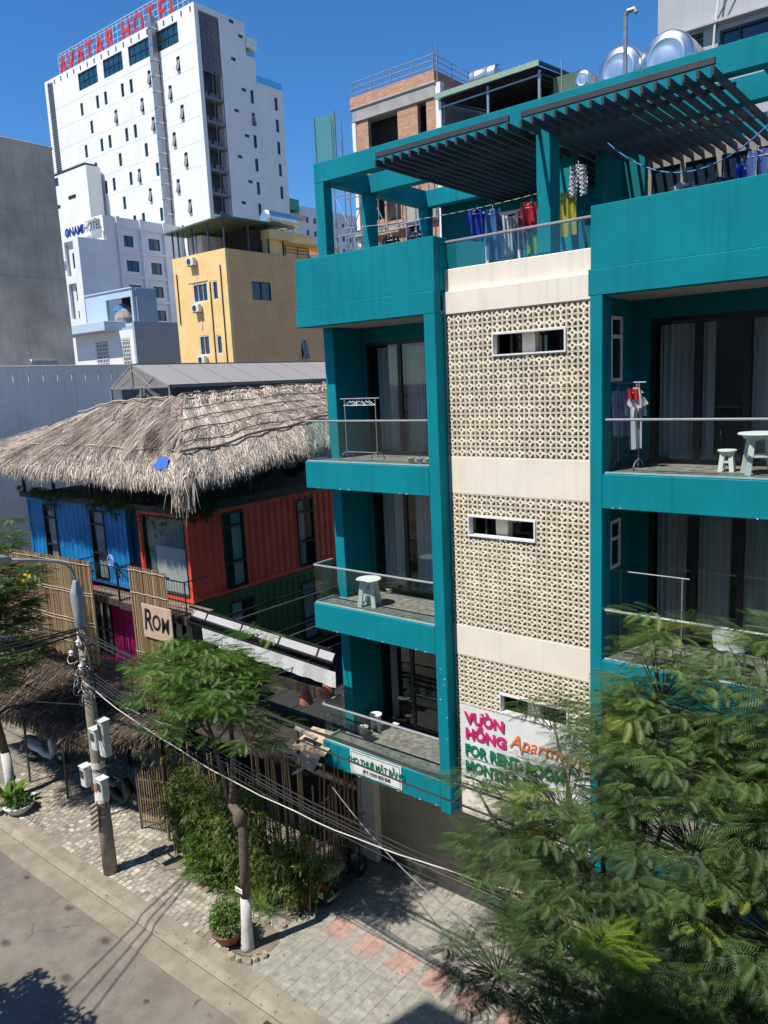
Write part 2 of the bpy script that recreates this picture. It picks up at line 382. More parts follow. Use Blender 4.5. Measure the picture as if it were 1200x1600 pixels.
# cobbled part of the pavement: hundreds of small setts in running bond
cob = MB(); random.seed(11)
y = 9.415; row = 0
while y < 13.2:
    dy = .135
    x = -25.0 + (row % 2)*.1
    while x < -12.62:
        dx = .2*random.uniform(.85, 1.12)
        if not (x > -13.4 and y < 10.3 and x > -13.05) and random.random() > .015:
            hz = random.uniform(-.006, .010) + .012*math.sin(x*1.3)*math.sin(y*2.1)
            n_ = math.sin(x*.9+1)*math.cos(y*1.7)+math.sin(x*2.3+y)*.5
            cob.tone = min(1, max(0, random.gauss(.42+.16*n_, .2)))
            c = .008; x1 = min(x+dx-.012, -12.6); y1 = y+dy-.012
            cob.add([(x,y,-.02),(x1,y,-.02),(x1,y1,-.02),(x,y1,-.02),(x+c,y+c,hz),(x1-c,y+c,hz),(x1-c,y1-c,hz+.002),(x+c,y1-c,hz)],
                    [(4,5,6,7),(0,1,5,4),(1,2,6,5),(2,3,7,6),(3,0,4,7)])
        x += dx
    y += dy; row += 1
cob.build('cobbles', M_cobble, kind='stuff')
# square slabs in front of the green building
pave = bpy.data.objects.new('pavement', None); COL.objects.link(pave); pave['kind'] = 'structure'; pave.location = (-9, 11, 0)
S = .30
tm = []
for v in range(4):
    t = MB(); hz = (0, .002, .004, .001)[v]; t.bbox(-S/2+.002, S/2-.002, -S/2+.002, S/2-.002, -.03, hz, .003); tm.append(t)
meshes = {(v, p): tm[v].mesh('paving_slab', M_slab_p if p else M_slab_g) for v in range(4) for p in (0, 1)}
cells = []
for i in range(-2, 44):
    for j in range(0, 16):
        cx, cy = -12.42 + S/2 + i*S, 9.41 + S/2 + j*S
        pink = (j in (6, 7)) and (i % 3 in (0, 1)) and i > 1
        if cx < -12.0 and cy < 10.4: continue
        if cx < -11.9 and cy > 11.2 and cx < -12.2: continue
        cells.append((cx, cy, pink))
camv = Vector((0, 0, CAM_H))
cells.sort(key=lambda c: (0 if (c[0] < -5.6) else 1, (Vector((c[0], c[1], 0))-camv).length))
rest = MB(); restp = MB()
for n, (cx, cy, pink) in enumerate(cells):
    if n < 295: put(meshes[random.randrange(4), int(pink)], 'paving_slab', (cx, cy, 0), pave)
    else: (restp if pink else rest).box(cx-S/2+.004, cx+S/2-.004, cy-S/2+.004, cy+S/2-.004, -.03, .002)
rest.build('paving_slab_field', M_slab_g, pave, kind='stuff'); restp.build('pink_slab_field', M_slab_p, pave, kind='stuff')
# narrow dark joint between kerb slope and gutter, dirt bed round the street tree
d = MB(); random.seed(5)
pts = [(-12.75+ .75*math.cos(a)*random.uniform(.8,1.1), 10.05+.62*math.sin(a)*random.uniform(.8,1.1), .013) for a in np.linspace(0, 2*PI, 15)[:-1]]
d.add(pts, [tuple(range(14))]); d.build('tree_pit_soil', M_soil, kind='structure')
d = MB(); ns = 26
top = [(-12.3-4.4*t, 11.55-.45*math.sin(t*9)*.3-.35*t, .0135) for t in np.linspace(0,1,ns)]
bot = [(-12.3-4.4*t, 10.75+.25*math.sin(t*11)+.1*math.sin(t*37)-.05*t, .0135) for t in np.linspace(0,1,ns)]
for i in range(ns-1): d.quad(bot[i], top[i], top[i+1], bot[i+1])
d.build('planting_bed_soil', M_soil, kind='structure')

# ================================================================ green apartment building
apt = thing('apartment_building', 'teal and cream apartment building with glass balconies, breeze-block screens and slatted roof pergola', 'building', (-7, 14, 0))
F1, F2, F3, F4 = 3.96, 7.41, 10.75, 14.10
B1, B2, B3, B4 = 3.33, 6.80, 10.15, 13.72
XL, XM0, XM1, XR0, XR1 = -12.40, -8.94, -8.67, -5.53, -5.31
XE = -1.55; XEND = 2.6; YB = 22.
def part(mb, name, mat, parent=apt, **k): return mb.build(name, mat, parent, **k)
# side walls of the balconies and the piers
def pier(x0, x1, y0, y1, z0, z1, nm='pier'): part(MB().bbox(x0, x1, y0, y1, z0, z1, .012), nm, M_teal)
pier(-12.26, -11.97, 13.2, YB, F1-.3, B4, 'side_wall')
pier(XM0, XM1, 12.5, 14.12, B1-.10, B4, 'pier'); pier(XR0, XR1, 12.5, 12.88, B1-.10, B4, 'pier')
part(MB().box(XR0, XR1-.14, 12.881, 14.15, B1, F4), 'balcony_side_wall', M_tealshade)
pier(XE, XE+.24, 12.5, 14.15, B1-.1, B4, 'pier')
part(MB().wall(PY(12.8), (XE+.241, XEND), (3.2, 15.1), .3), 'outer_wall', M_cream)
# balcony slabs
M_soffit = MAT('soffit_plaster', (.42,.40,.37), .8, var=.05, scale=1)
balconies = []
for (x0, x1) in ((XL, XM0-.001), (XR1+.001, XE-.001)):
    for (zb, zt) in ((B1, F1), (B2, F2), (B3, F3)):
        b = part(MB().bbox(x0, x1, 12.5, 14.149, zb, zt, .012), 'balcony_slab', M_teal)
        part(MB().box(x0+.05, x1-.05, 12.75, 14.1, zb-.012, zb-.002), 'balcony_soffit', M_soffit)
        balconies.append((x0, x1, zb, zt))
# plank-look balcony floors, laid across
for bi, (x0, x1, zb, zt) in enumerate(balconies):
    y = 12.60; 
    while y < 14.12:
        y1 = min(y+.148, 14.148); x = x0+.06
        part(MB().box(x+.002, x1-.004, y+.002, y1-.002, zt+.001, zt+.012), 'floor_plank', M_deckwood); y += .15
# top boxes (parapets) left and right
for (x0, x1, xs0, xs1) in ((XL+.02, XM1-.001, XL, XM1-.001), (XR0, XEND, XR0-.03, XEND)):
    part(MB().bbox(xs0, xs1, 12.50, 12.72, B4+.001, 14.15, .01), 'lintel_band', M_teal)
    part(MB().bbox(x0, x1, 12.53, 12.70, 14.151, 15.15, .01), 'parapet', M_teal)
    part(MB().box(x0+.1, x1, 12.721, 14.2, B4, B4+.06), 'top_soffit', M_soffit)
part(MB().bbox(XM1-.17, XM1-.002, 12.701, 13.0, 14.151, 15.15, .008), 'parapet_return', M_teal)
part(MB().bbox(XL+.02, XL+.17, 12.701, YB, 13.9, 15.15, .008), 'parapet_side', M_teal)
part(MB().bbox(XR0, XR0+.17, 12.701, 13.1, 14.151, 15.15, .008), 'parapet_return', M_teal)
# roof slab, inner floors, rear wall
part(MB().box(XL+.2, XEND, 12.93, YB, 13.82, F4), 'roof_slab', MAT('roof_concrete', (.3,.3,.28), .9, var=.2, scale=1.5))
for z in (F1, F2, F3): part(MB().box(-11.9, XEND, 14.5, YB, z-.3, z), 'floor_slab', M_soffit)
part(MB().box(-12.2, XEND, YB, YB+.2, 0, 14.1), 'rear_wall', M_teal)
part(MB().box(XEND, XEND+.2, 12.9, YB, 0, 14.1), 'side_wall', M_cream)
# cream centre bay: bands between the screens
Yw = 12.8
for (z0, z1, yy) in ((3.2, 4.03, Yw), (6.80, 7.44, Yw), (10.20, 10.93, Yw), (13.70, 14.12, Yw-.02)):
    part(MB().bbox(XM1+.001, XR0-.001, yy, yy+.22, z0, z1, .006), 'cream_band', M_cream)
part(MB().bbox(XM1+.001, XR0-.001, Yw+.06, Yw+.26, 14.121, 14.55, .01), 'cream_parapet', M_cream)
# breeze blocks -------------------------------------------------
from mathutils.geometry import tessellate_polygon
BP = .2135; BR = (10.93-7.44-.73)/13
def breeze_mesh(w, h, d=.09):
    n = 9; U = lambda a, b: (a*(w/2-.003), b*(h/2-.003))
    outer = [U(-1,-1), U(1,-1), U(1,1), U(-1,1)]
    holes = [[U(.25*math.cos(-t), .25*math.sin(-t)) for t in np.linspace(0, 2*PI, 9)[:-1]]]
    for sx in (-1, 1):
        for sy in (-1, 1):
            c = [(.88*sx, .88*sy)] + [((.88-.76*math.cos(t))*sx, (.88-.76*math.sin(t))*sy) for t in np.linspace(0, PI/2, 6)]
            if sx*sy > 0: c = c[::-1]
            holes.append([U(*p) for p in c])
    loops = [outer]+holes; flat = [p for l in loops for p in l]
    tris = tessellate_polygon([[Vector((p[0], p[1], 0)) for p in l] for l in loops])
    m = MB(); N_ = len(flat); f = []
    for t in tris:
        a, b, c = [Vector(flat[i]) for i in t]
        ccw = (b-a).x*(c-a).y-(b-a).y*(c-a).x > 0
        f.append(tuple(t) if ccw else tuple(t)[::-1])
    vs = [(p[0], -d/2, p[1]) for p in flat]+[(p[0], d/2, p[1]) for p in flat]
    fs = f + [tuple(i+N_ for i in t)[::-1] for t in f]; b = 0
    for li, l in enumerate(loops):
        k = len(l)
        for i in range(k):
            a0, a1 = b+i, b+(i+1) % k; fs.append((a0, a1, a1+N_, a0+N_) if li else (a1, a0, a0+N_, a1+N_))
        b += k
    return m.add(vs, fs)
bm_me = breeze_mesh(BP, BR).mesh('breeze_block', M_block)
hw = MB(); nblk = 0; restb = MB(); proto_v = [tuple(v.co) for v in bm_me.vertices]; proto_f = [tuple(p.vertices) for p in bm_me.polygons]
SCREENS = [(13.70, 10.93, (5, 12, 2, 4)), (10.20, 7.44, (2, 9, 2, 4)), (6.80, 4.03, (5, 12, 3, 5))]
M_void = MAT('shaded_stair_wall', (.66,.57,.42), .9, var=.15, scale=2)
for (zt, zb, (c0, c1, r0, r1)) in SCREENS:
    scr = bpy.data.objects.new('breeze_screen', None); COL.objects.link(scr); scr.location = (0,0,0); scr.parent = apt
    scr.location = (-7.1-apt.location.x, 12.8-apt.location.y, (zt+zb)/2)
    h = (zt-zb)/13
    for r in range(13):
        for c in range(15):
            if c0 <= c < c1 and r0 <= r < r1: continue
            px_, pz_ = -8.66+BP*(c+.5), zt-h*(r+.5)
            if c == 14:
                restb.box(px_-BP/2+.003, XR0-.001, 12.80, 12.88, pz_-h/2+.002, pz_+h/2-.002); continue
            if nblk < 299: put(bm_me, 'breeze_block', (px_, 12.85, pz_), scr); nblk += 1
            else: restb.add([(v[0]+px_, v[1]+12.85, v[2]+pz_) for v in proto_v], proto_f)
    # slot window: white frame, dark void, cream jamb, teal panel
    x0, x1, z1, z0 = -8.66+BP*c0, -8.66+BP*c1, zt-h*r0, zt-h*r1
    wn = part(MB().wall(PY(12.77), (x0+.001, x1-.001), (z0+.001, z1-.001), .16, [(x0+.03, x1-.03, z0+.03, z1-.03)]), 'slot_window', M_white)
    part(MB().wall(PY(12.95), (x0+.3, x0+.34), (z0, z1), .05), 'mullion', M_black, wn)
    part(MB().box(x0+.52, x0+.78, 13.0, 13.2, z0-.1, z1+.1), 'jamb', M_cream, wn)
    part(MB().box(x0+.05, x1-.05, 13.6, 13.62, z0-.2, z1+.2), 'pane', M_winglass, wn)
restb.build('breeze_block_field', M_block, apt, kind='stuff')
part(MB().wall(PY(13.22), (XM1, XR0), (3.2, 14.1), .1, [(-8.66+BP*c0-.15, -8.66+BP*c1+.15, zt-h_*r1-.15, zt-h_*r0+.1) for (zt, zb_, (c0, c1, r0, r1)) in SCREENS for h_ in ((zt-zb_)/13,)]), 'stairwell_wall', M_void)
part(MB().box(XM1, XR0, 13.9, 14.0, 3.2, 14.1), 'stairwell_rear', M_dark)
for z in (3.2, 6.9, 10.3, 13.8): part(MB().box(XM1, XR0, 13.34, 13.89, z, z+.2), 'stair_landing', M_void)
# ground floor: recessed cream wall, dark plinth, left column, soffit
part(MB().wall(PY(14.12), (-12.05, XEND), (0, 3.32), .25, [(-4.6,-3.2,0,2.5),(-2.6,-.4,0,2.8)]), 'ground_floor_wall', MAT('olive_beige_render', (.40,.345,.235), .85, var=.12, scale=1.2, streak=.25, dirt=.2, dcol=(.25,.21,.14)))
part(MB().box(-4.6, -.4, 14.4, 14.42, 0, 3), 'shop_glass', M_winglass)
part(MB().bbox(-12.03, -4.62, 14.05, 14.118, 0, .34, .01), 'plinth', MAT('dark_plinth', (.07,.07,.068), .5, var=.2, scale=5))
part(MB().bbox(-12.66, -12.052, 13.9, 14.5, 0, B1-.002, .01), 'column', M_cream)
part(MB().box(XL+.1, XEND, 12.95, 14.119, 3.2, 3.318), 'entrance_soffit', M_soffit)
part(MB().box(-12.2, -12.0, 14.5, YB, 0, F1), 'side_wall', M_cream)
# sliding doors behind each balcony
def wavy(x0, x1, z0, z1, y, amp=.035, pitch=.11):
    m = MB(); n = max(8, int((x1-x0)/pitch*6)); pts = []
    for i in range(n+1):
        t = i/n; pts.append((x0+(x1-x0)*t, y+amp*math.sin(t*(x1-x0)/pitch*2*PI)+amp*.5*math.sin(t*17.3+x0*3)))
    for i in range(n):
        (a, ya), (b, yb) = pts[i], pts[i+1]
        m.quad((a, ya, z0), (b, yb, z0), (b, yb, z1), (a, ya, z1))
    return m
def door_unit(x0, x1, z0, z1, panels, curtains, lo=True):
    y = 14.15
    d = part(MB().wall(PY(y+.02), (x0, x1), (z0, z1), .08, [(a+.05, b-.05, z0+.09, z1-.08) for a, b in panels]), 'sliding_door', M_black)
    for a, b in panels:
        part(MB().box(a+.05, b-.05, y+.05, y+.058, z0+.09, z1-.08), 'pane', M_doorglass, d)
    for a, b, br in curtains:
        part(wavy(a, b, z0+.1, z1-.12, y+.26), 'curtain', M_curtain)
    if lo: part(MB().bbox(panels[-1][0]-.10, panels[-1][0]-.07, y-.05, y+.015, z0+.95, z0+1.15, .005), 'handle', M_steel, d)
rooms = MB()
LW = [(F3, B4-.0, 2.62), (F2, B3, 2.62), (F1, B2, 2.62)]
for k, (z, zc, dh) in enumerate(LW):
    zt = min(z+dh, zc-.05)
    part(MB().wall(PY(14.15), (-11.96, XM1), (z, zc+.35), .18, [(-11.82, -8.99, z, zt)]), 'balcony_rear_wall', M_tealshade)
    P = [(-11.80,-10.86), (-10.86,-9.92), (-9.92,-9.0)]
    cur = ([(-11.68,-11.05,1), (-10.82,-10.35,1)], [(-11.72,-11.1,1), (-10.72,-10.05,1)], [(-11.72,-11.50,1)])[k]
    door_unit(-11.81, -9.0, z, zt, P, cur)
    part(MB().wall(PY(14.15), (XR1-.14, XE), (z, zc+.35), .18, [(-5.10, -1.75, z, zt)]), 'balcony_rear_wall', M_tealshade)
    P = [(-5.08,-4.27), (-4.27,-3.46), (-3.46,-2.65), (-2.65,-1.76)]
    cur = ([(-5.0,-4.42,1), (-4.24,-4.03,1), (-3.42,-2.9,1)], [(-5.0,-4.46,1), (-4.24,-3.68,1), (-3.46,-2.9,1)], [(-5.0,-4.4,1)])[k]
    door_unit(-5.09, -1.76, z, zt, P, cur)
    for (a, b) in ((-11.9, -8.8), (-5.4, -1.6)):
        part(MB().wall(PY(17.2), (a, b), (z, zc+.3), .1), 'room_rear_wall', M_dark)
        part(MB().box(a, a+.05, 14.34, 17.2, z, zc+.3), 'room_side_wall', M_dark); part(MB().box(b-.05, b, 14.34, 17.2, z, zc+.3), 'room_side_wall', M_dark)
# small framed windows on the right-hand balcony's side wall
for (z0, z1, y0, y1) in ((12.29, 13.42, 13.15, 13.66), (8.9, 9.8, 13.15, 13.62)):
    wf = part(MB().wall(PX(-5.42), (y0, y1), (z0, z1), .025, [(y0+.06, y1-.06, z0+.06, z1-.38), (y0+.06, y1-.06, z1-.32, z1-.06)]), 'side_window', M_white)
    part(MB().box(-5.446, -5.441, y0+.06, y1-.06, z0+.06, z1-.06), 'pane', M_winglass, wf)
# glass balustrades
M_chan = MAT('aluminium_channel', (.45,.62,.62), .4, metal=.3)
for (x0, x1, zb, zt) in balconies:
    left = x0 < -12
    xx1 = XM0-.005 if left else XE-.005; xx0 = x0+.04
    bal = part(MB().bbox(xx0, xx1, 12.515, 12.575, zt+.9, zt+.94, .01), 'balustrade', M_rail)
    n = 3 if left else 4
    for i in range(n):
        a = xx0+(xx1-xx0)*i/n; b = xx0+(xx1-xx0)*(i+1)/n
        part(MB().box(a+.004, b-.004, 12.54, 12.55, zt+.03, zt+.9), 'glass_panel', M_glass, bal)
    part(MB().box(xx0, xx1, 12.52, 12.57, zt+.012, zt+.035), 'channel', M_chan, bal)
    if left:
        part(MB().box(xx0-.03, xx0+.02, 12.58, 13.19, zt+.9, zt+.94), 'side_rail', M_rail, bal)
        part(MB().box(xx0-.006, xx0+.004, 12.56, 13.19, zt+.03, zt+.9), 'glass_panel', M_glass, bal)
        part(MB().box(xx0-.03, xx0+.02, 12.58, 13.19, zt+.012, zt+.035), 'channel', M_chan, bal)
bal = part(MB().bbox(-8.66, -5.545, 12.90, 12.96, 15.04, 15.085, .01), 'balustrade', M_rail)
for i in range(3):
    a = -8.65+3.1*i/3; part(MB().box(a, a+3.1/3-.01, 12.925, 12.935, 14.56, 15.04), 'glass_panel', M_glass, bal)
# roof frame: posts and cross beams
for (x0, x1, y0, y1) in ((-12.27,-12.0,13.2,13.47), (-12.27,-12.0,14.8,15.06), (-12.27,-12.0,17.1,17.36), (-6.85,-6.58,13.2,13.6), (-7.3,-7.0,15.0,15.3), (-2.2,-1.9,13.2,13.5)):
    part(MB().bbox(x0, x1, y0, y1, F4, 16.83, .01), 'roof_post', M_teal)
for y0 in (13.2, 14.8, 17.1):
    part(MB().bbox(-12.27, XEND, y0, y0+.26, 16.831, 17.25, .01), 'roof_beam', M_teal)
for x0 in (-12.27, -6.95, -3.2):
    for (a, b) in ((13.461, 14.799), (15.061, 17.099)):
        part(MB().box(x0, x0+.25, a, b, 16.84, 17.24), 'roof_beam', M_teal)
part(MB().bbox(-12.0, XEND, 17.361, 18.2, 16.9, 17.2, .01), 'roof_canopy', M_teal)
# penthouse walls
part(MB().wall(PY(17.6), (-11.9, -6.5), (F4, 16.89), .2, [(-10.5,-9.62,F4,16.4)]), 'penthouse_wall', M_tealshade)
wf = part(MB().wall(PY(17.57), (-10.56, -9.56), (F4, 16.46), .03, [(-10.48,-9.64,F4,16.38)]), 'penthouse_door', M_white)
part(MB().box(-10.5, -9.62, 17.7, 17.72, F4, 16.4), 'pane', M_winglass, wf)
part(MB().box(-6.65, -6.45, 15.3, 17.6, F4, 16.83), 'penthouse_wall', M_tealshade)
part(MB().box(-6.449, -6.0, 16.2, 16.4, F4, 16.83), 'penthouse_wall', M_tealshade)
M_gframe = MAT('grey_metal_frame', (.26,.25,.23), .6, var=.08)
fr = part(MB().wall(PY(17.0), (-6.3, XEND), (F4, 16.85), .1, [(-6.15,-5.55,15.0,16.6), (-5.45,-4.85,15.0,16.6), (-4.75,-4.2,15.0,16.6), (-4.1,-3.4,15.0,16.6), (-3.3,-2.6,15.0,16.6)]), 'roof_room_front', M_gframe)
part(MB().box(-6.2, -2.5, 17.05, 17.06, 14.9, 16.7), 'pane', M_winglass, fr)
# slatted pergolas over the terrace
def pergola(x0, x1, label):
    p = bpy.data.objects.new('pergola', None); COL.objects.link(p); p.parent = apt; p.location = ((x0+x1)/2-apt.location.x, 12.7-apt.location.y, 16.75)
    MB().bbox(x0-.02, x1+.02, 12.55, 12.61, 16.80, 16.90, .006).build('front_rail', M_charcoal, p)
    for y in (13.65, 15.6, 17.45): MB().box(x0-.02, x1+.02, y, y+.06, 16.771, 16.829).build('cross_rail', M_charcoal, p)
    n = int(round((x1-x0)/.205)); sm = MB().bbox(-.025, .025, -2.5, 2.5, -.065, .065, .005).mesh('slat', M_charcoal)
    for i in range(n+1):
        x = x0+(x1-x0)*i/n
        put(sm, 'slat', (x, 12.5+2.52, 16.705), p)
    return p
pergola(-9.98, -7.05, ''); pergola(-6.78, -3.66, '')
# ================================================================ container cafe
def cont_mat(name, col): return MAT(name, col, .5, var=.14, scale=1.6, streak=.22, dirt=.22, dcol=tuple(x*.55+.02 for x in col))
M_cblue = cont_mat('blue_container_paint', (.010,.21,.50)); M_cred = cont_mat('orange_red_container_paint', (.86,.09,.05))
M_cgreen = cont_mat('green_container_paint', (.045,.12,.04)); M_cpink = cont_mat('magenta_container_paint', (.62,.02,.27))
M_cwhite = FROST('white_drape', (.62,.66,.64), .2); M_teald = FROST('sea_green_drape', (.33,.46,.45), .2)
M_rope = MAT('pale_rope', (.48,.42,.32), .9); M_rust = MAT('rusty_steel', (.06,.045,.04), .8, var=.3, scale=9)
M_bamboo = VCMAT('dry_bamboo', [(0,(.13,.085,.045)), (.45,(.30,.20,.105)), (.8,(.42,.30,.17)), (1,(.52,.41,.26))], .7)
M_thatch = VCMAT('dry_palm_thatch', [(0,(.10,.075,.06)), (.35,(.28,.225,.185)), (.7,(.50,.425,.36)), (1,(.80,.71,.62))], .9)
M_thatch_d = VCMAT('old_brown_thatch', [(0,(.035,.026,.020)), (.55,(.09,.068,.052)), (1,(.30,.23,.16))], .9)
M_thatch_u = MAT('thatch_underlay', (.13,.105,.085), .95, var=.3, scale=6)
M_timber = MAT('weathered_deck_timber', (.22,.165,.13), .8, var=.3, scale=5, rnd=.18, bump=.2)
M_ply = MAT('plywood', (.52,.38,.27), .8, var=.12, scale=5)

def corrug(P, u0, u1, z0, z1, holes=(), pitch=.28, dep=.036):
    """trapezoidal sheet: u along, w inwards"""
    m = MB(); prof = []; u = u0; k = 0
    seq = [(0, 0), (.07, 0), (.14, dep), (.21, dep)]
    while u < u1:
        for du, w_ in seq:
            if u+du < u1: prof.append((u+du, w_))
        u += pitch
    def W(u):
        t = (u-u0) % pitch
        return 0 if t < .07 else ((t-.07)/.07*dep if t < .14 else (dep if t < .21 else (1-(t-.21)/.07)*dep))
    us = sorted(set([round(p[0], 4) for p in prof]+[u1]+[h[i] for h in holes for i in (0, 1)]))
    for a, b in zip(us, us[1:]):
        zz = [(z0, z1)]
        for h in holes:
            if h[0] <= (a+b)/2 <= h[1]:
                nz = []
                for c, d in zz:
                    if h[2] > c: nz.append((c, min(d, h[2])))
                    if h[3] < d: nz.append((max(c, h[3]), d))
                zz = nz
        for c, d in zz:
            if d-c > .001: m.quad(P(a, c, W(a)), P(b, c, W(b)), P(b, d, W(b)), P(a, d, W(a)))
    return m
def cwindow(parent, P, u0, u1, z0, z1, bars=(), ubars=(), drapes=(), mat=None, fr=.06, name='window'):
    cuts = sorted([z0+fr-.025]+list(bars)+[z1-fr+.025]); cu = sorted([u0+fr-.025]+list(ubars)+[u1-fr+.025]); holes = []
    for c, d in zip(cuts, cuts[1:]):
        for a, b in zip(cu, cu[1:]): holes.append((a+.025, b-.025, c+.025, d-.025))
    Pf = lambda u, z, w: P(u, z, w-.03)
    f = MB().wall(Pf, (u0, u1), (z0, z1), .12, holes).build(name, M_black, parent)
    MB().quad(P(u0+.03, z0+.03, .03), P(u1-.03, z0+.03, .03), P(u1-.03, z1-.03, .03), P(u0+.03, z1-.03, .03)).build('pane', M_doorglass, f)
    for (a, b, c, d) in drapes:
        m = MB(); n = max(10, int((b-a)/.018)); ph = random.random()*6
        for i in range(n):
            ua, ub = a+(b-a)*i/n, a+(b-a)*(i+1)/n
            wa, wb = [.13+.025*math.sin(q*62+ph)+.012*math.sin(q*23) for q in (ua, ub)]
            m.quad(P(ua, c, wa), P(ub, c, wb), P(ub, d, wb), P(ua, d, wa))
        m.build('curtain', mat or M_cwhite, f)
    m = MB(); m.wall(lambda u, z, w: P(u, z, w+.5), (u0, u1), (z0, z1), .02); m.build('dark_backing', M_dark, f)  # near-black sheet standing in for the unlit room behind the pane
    return f
def container(name, label, mat, x0, x1, y0, y1, z0, z1, fh=(), sh=(), endframe=.12):
    t = thing(name, label, 'shipping container', (x1, y0, z0)); e = endframe
    f = MB()
    for x in (x0, x1-.12):
        for y in (y0, y1-.12): f.box(x, x+.12, y, y+.12, z0, z1)
    for z, h in ((z0, .14), (z1-.12, .12)):
        for y in (y0+.001, y1-.121): f.box(x0+.12, x1-.12, y, y+.12, z, z+h)
        for x in (x0+.001, x1-.121): f.box(x, x+.12, y0+.12, y1-.12, z, z+h)
    f.build('corner_frame', mat, t)
    corrug(PY(y0+.03), x0+.12, x1-.12, z0+.14, z1-.12, fh).build('front_panel', mat, t)
    corrug(PX(x1-.03), y0+.12, y1-.12, z0+.14, z1-.12, sh).build('side_panel', mat, t)
    MB().box(x0+.02, x0+.05, y0+.12, y1-.12, z0+.1, z1-.1).build('far_side_panel', mat, t)
    MB().box(x0+.12, x1-.12, y1-.05, y1-.02, z0+.1, z1-.1).build('rear_panel', mat, t)
    MB().box(x0+.05, x1-.05, y0+.15, y1-.05, z1-.06, z1-.03).build('roof_sheet', mat, t)
    MB().box(x0+.05, x1-.05, y0+.15, y1-.05, z0+.03, z0+.10).build('floor', M_timber, t)
    return t
YC = 13.1
rb = container('shipping_container', 'orange-red container with tall curtained end window, standing on the green container', M_cred, -20.25, -17.82, YC, 25.3, 6.42, 9.02,
               [(-20.0,-17.98,6.56,8.92)], [(14.36,15.2,6.50,8.84), (17.45,18.25,6.50,8.78)])
cwindow(rb, PY(YC+.03), -20.05, -17.96, 6.53, 8.90, (), (), [(-19.98,-18.0,6.6,8.85)], M_teald)
cwindow(rb, PX(-17.85), 14.36, 15.2, 6.50, 8.84, (7.32, 8.42), (), [(14.82,15.16,6.55,8.8)])
cwindow(rb, PX(-17.85), 17.45, 18.25, 6.50, 8.78, (7.35, 8.35), (), [(17.5,17.9,6.55,8.75)])
for zz in (6.62,): MB().box(-19.6, -18.15, YC+.12, YC+.14, 6.6, 7.95).build('white_drape', M_cwhite, rb)
gb = container('shipping_container', 'dark green container with curtained windows below the orange-red one', M_cgreen, -20.25, -17.82, YC+.001, 25.3, 3.80, 6.40,
               [(-18.98,-17.98,3.94,6.28)], [(14.4,15.35,3.95,6.1), (17.45,18.28,3.95,6.0)])
cwindow(gb, PY(YC+.03), -19.05, -17.96, 3.9, 6.26, (5.1,), (-18.5,), [(-19.0,-18.0,3.95,6.2)])
cwindow(gb, PX(-17.85), 14.4, 15.35, 3.95, 6.1, (5.4,), (), [(14.45,14.95,4.0,6.05)])
cwindow(gb, PX(-17.85), 17.45, 18.28, 3.95, 6.0, (4.7, 5.5), (), [(17.5,18.2,4.0,5.95)])
bb = container('shipping_container', 'bright blue container, long side to the street, under the front thatch eave', M_cblue, -27.0, -20.88, YC, 15.54, 6.42, 9.02,
               [(-25.95,-25.12,6.56,8.82), (-22.96,-22.12,6.50,8.82)], [])
cwindow(bb, PY(YC+.03), -25.95, -25.12, 6.50, 8.82, (7.4, 8.35), (), [(-25.88,-25.18,6.55,8.78)])
cwindow(bb, PY(YC+.03), -22.96, -22.12, 6.50, 8.82, (7.4, 8.35), (), [(-22.9,-22.18,6.55,8.78)])
pb = container('shipping_container', 'magenta pink container under the blue one, behind the small timber balcony', M_cpink, -27.0, -20.88, YC+.001, 15.54, 3.80, 6.22,
               [(-23.2,-22.3,3.94,5.9)], [])
cwindow(pb, PY(YC+.03), -23.2, -22.3, 3.92, 5.9, (4.8,), (-22.75,), [(-23.15,-22.35,3.95,5.85)])
# upper terrace carried by the containers
dk = thing('roof_terrace', 'dark railed terrace deck on top of the containers, under the thatch', 'terrace', (-17.8, 13.1, 9.03))
MB().box(-27.1, -17.75, 13.0, 25.4, 9.03, 9.12).build('deck', M_charcoal, dk)
MB().bbox(-27.12, -17.72, 12.93, 12.995, 9.02, 9.22, .01).build('fascia', M_black, dk); MB().bbox(-17.745, -17.68, 13.0, 25.4, 9.02, 9.30, .01).build('fascia', M_black, dk)
for (x, y) in ((-17.85,13.1),(-17.85,15.55),(-17.85,18.4),(-17.85,21.4),(-20.3,13.05),(-22.6,13.05),(-24.9,13.05),(-26.95,13.05)):
    MB().box(x-.04, x+.04, y-.04, y+.04, 9.12, 10.75).build('post', M_black, dk)
m = MB()
for y in np.arange(13.1, 22, .12): m.box(-17.86, -17.85, y, y+.008, 9.14, 10.0)
for x in np.arange(-26.9, -17.9, .12): m.box(x, x+.008, 13.05, 13.06, 9.14, 10.0)
m.box(-17.87, -17.84, 13.1, 22, 10.0, 10.03); m.box(-26.95, -17.9, 13.04, 13.07, 10.0, 10.03); m.build('railing', M_black, dk)
for n_, (a, b) in enumerate(((15.7, 17.3), (17.2, 18.9), (19.0, 20.8))):
    m = MB(); P_ = []
    for i in range(13):
        t = i/12; P_.append((a+(b-a)*t, 10.05-.62*math.sin(PI*t)**.8))
    for (ya, za), (yb, zb) in zip(P_, P_[1:]):
        wa = .3; m.quad((-18.5-wa, ya, za+.16), (-18.5, ya, za), (-18.5, yb, zb), (-18.5-wa, yb, zb+.16)); m.quad((-18.5, ya, za), (-18.5+wa, ya, za+.2), (-18.5+wa, yb, zb+.2), (-18.5, yb, zb))
    single(m.build('hammock', MAT('hammock_cloth', (.03,.028,.027), .9)), ('dark hammock nearest the street, slung under the thatch above the orange-red container', 'middle dark hammock of three above the orange-red container', 'third dark hammock, slung under the thatch beside the teal balcony')[n_], 'hammock', 'hammocks under the thatched roof')
m = MB(); random.seed(4)
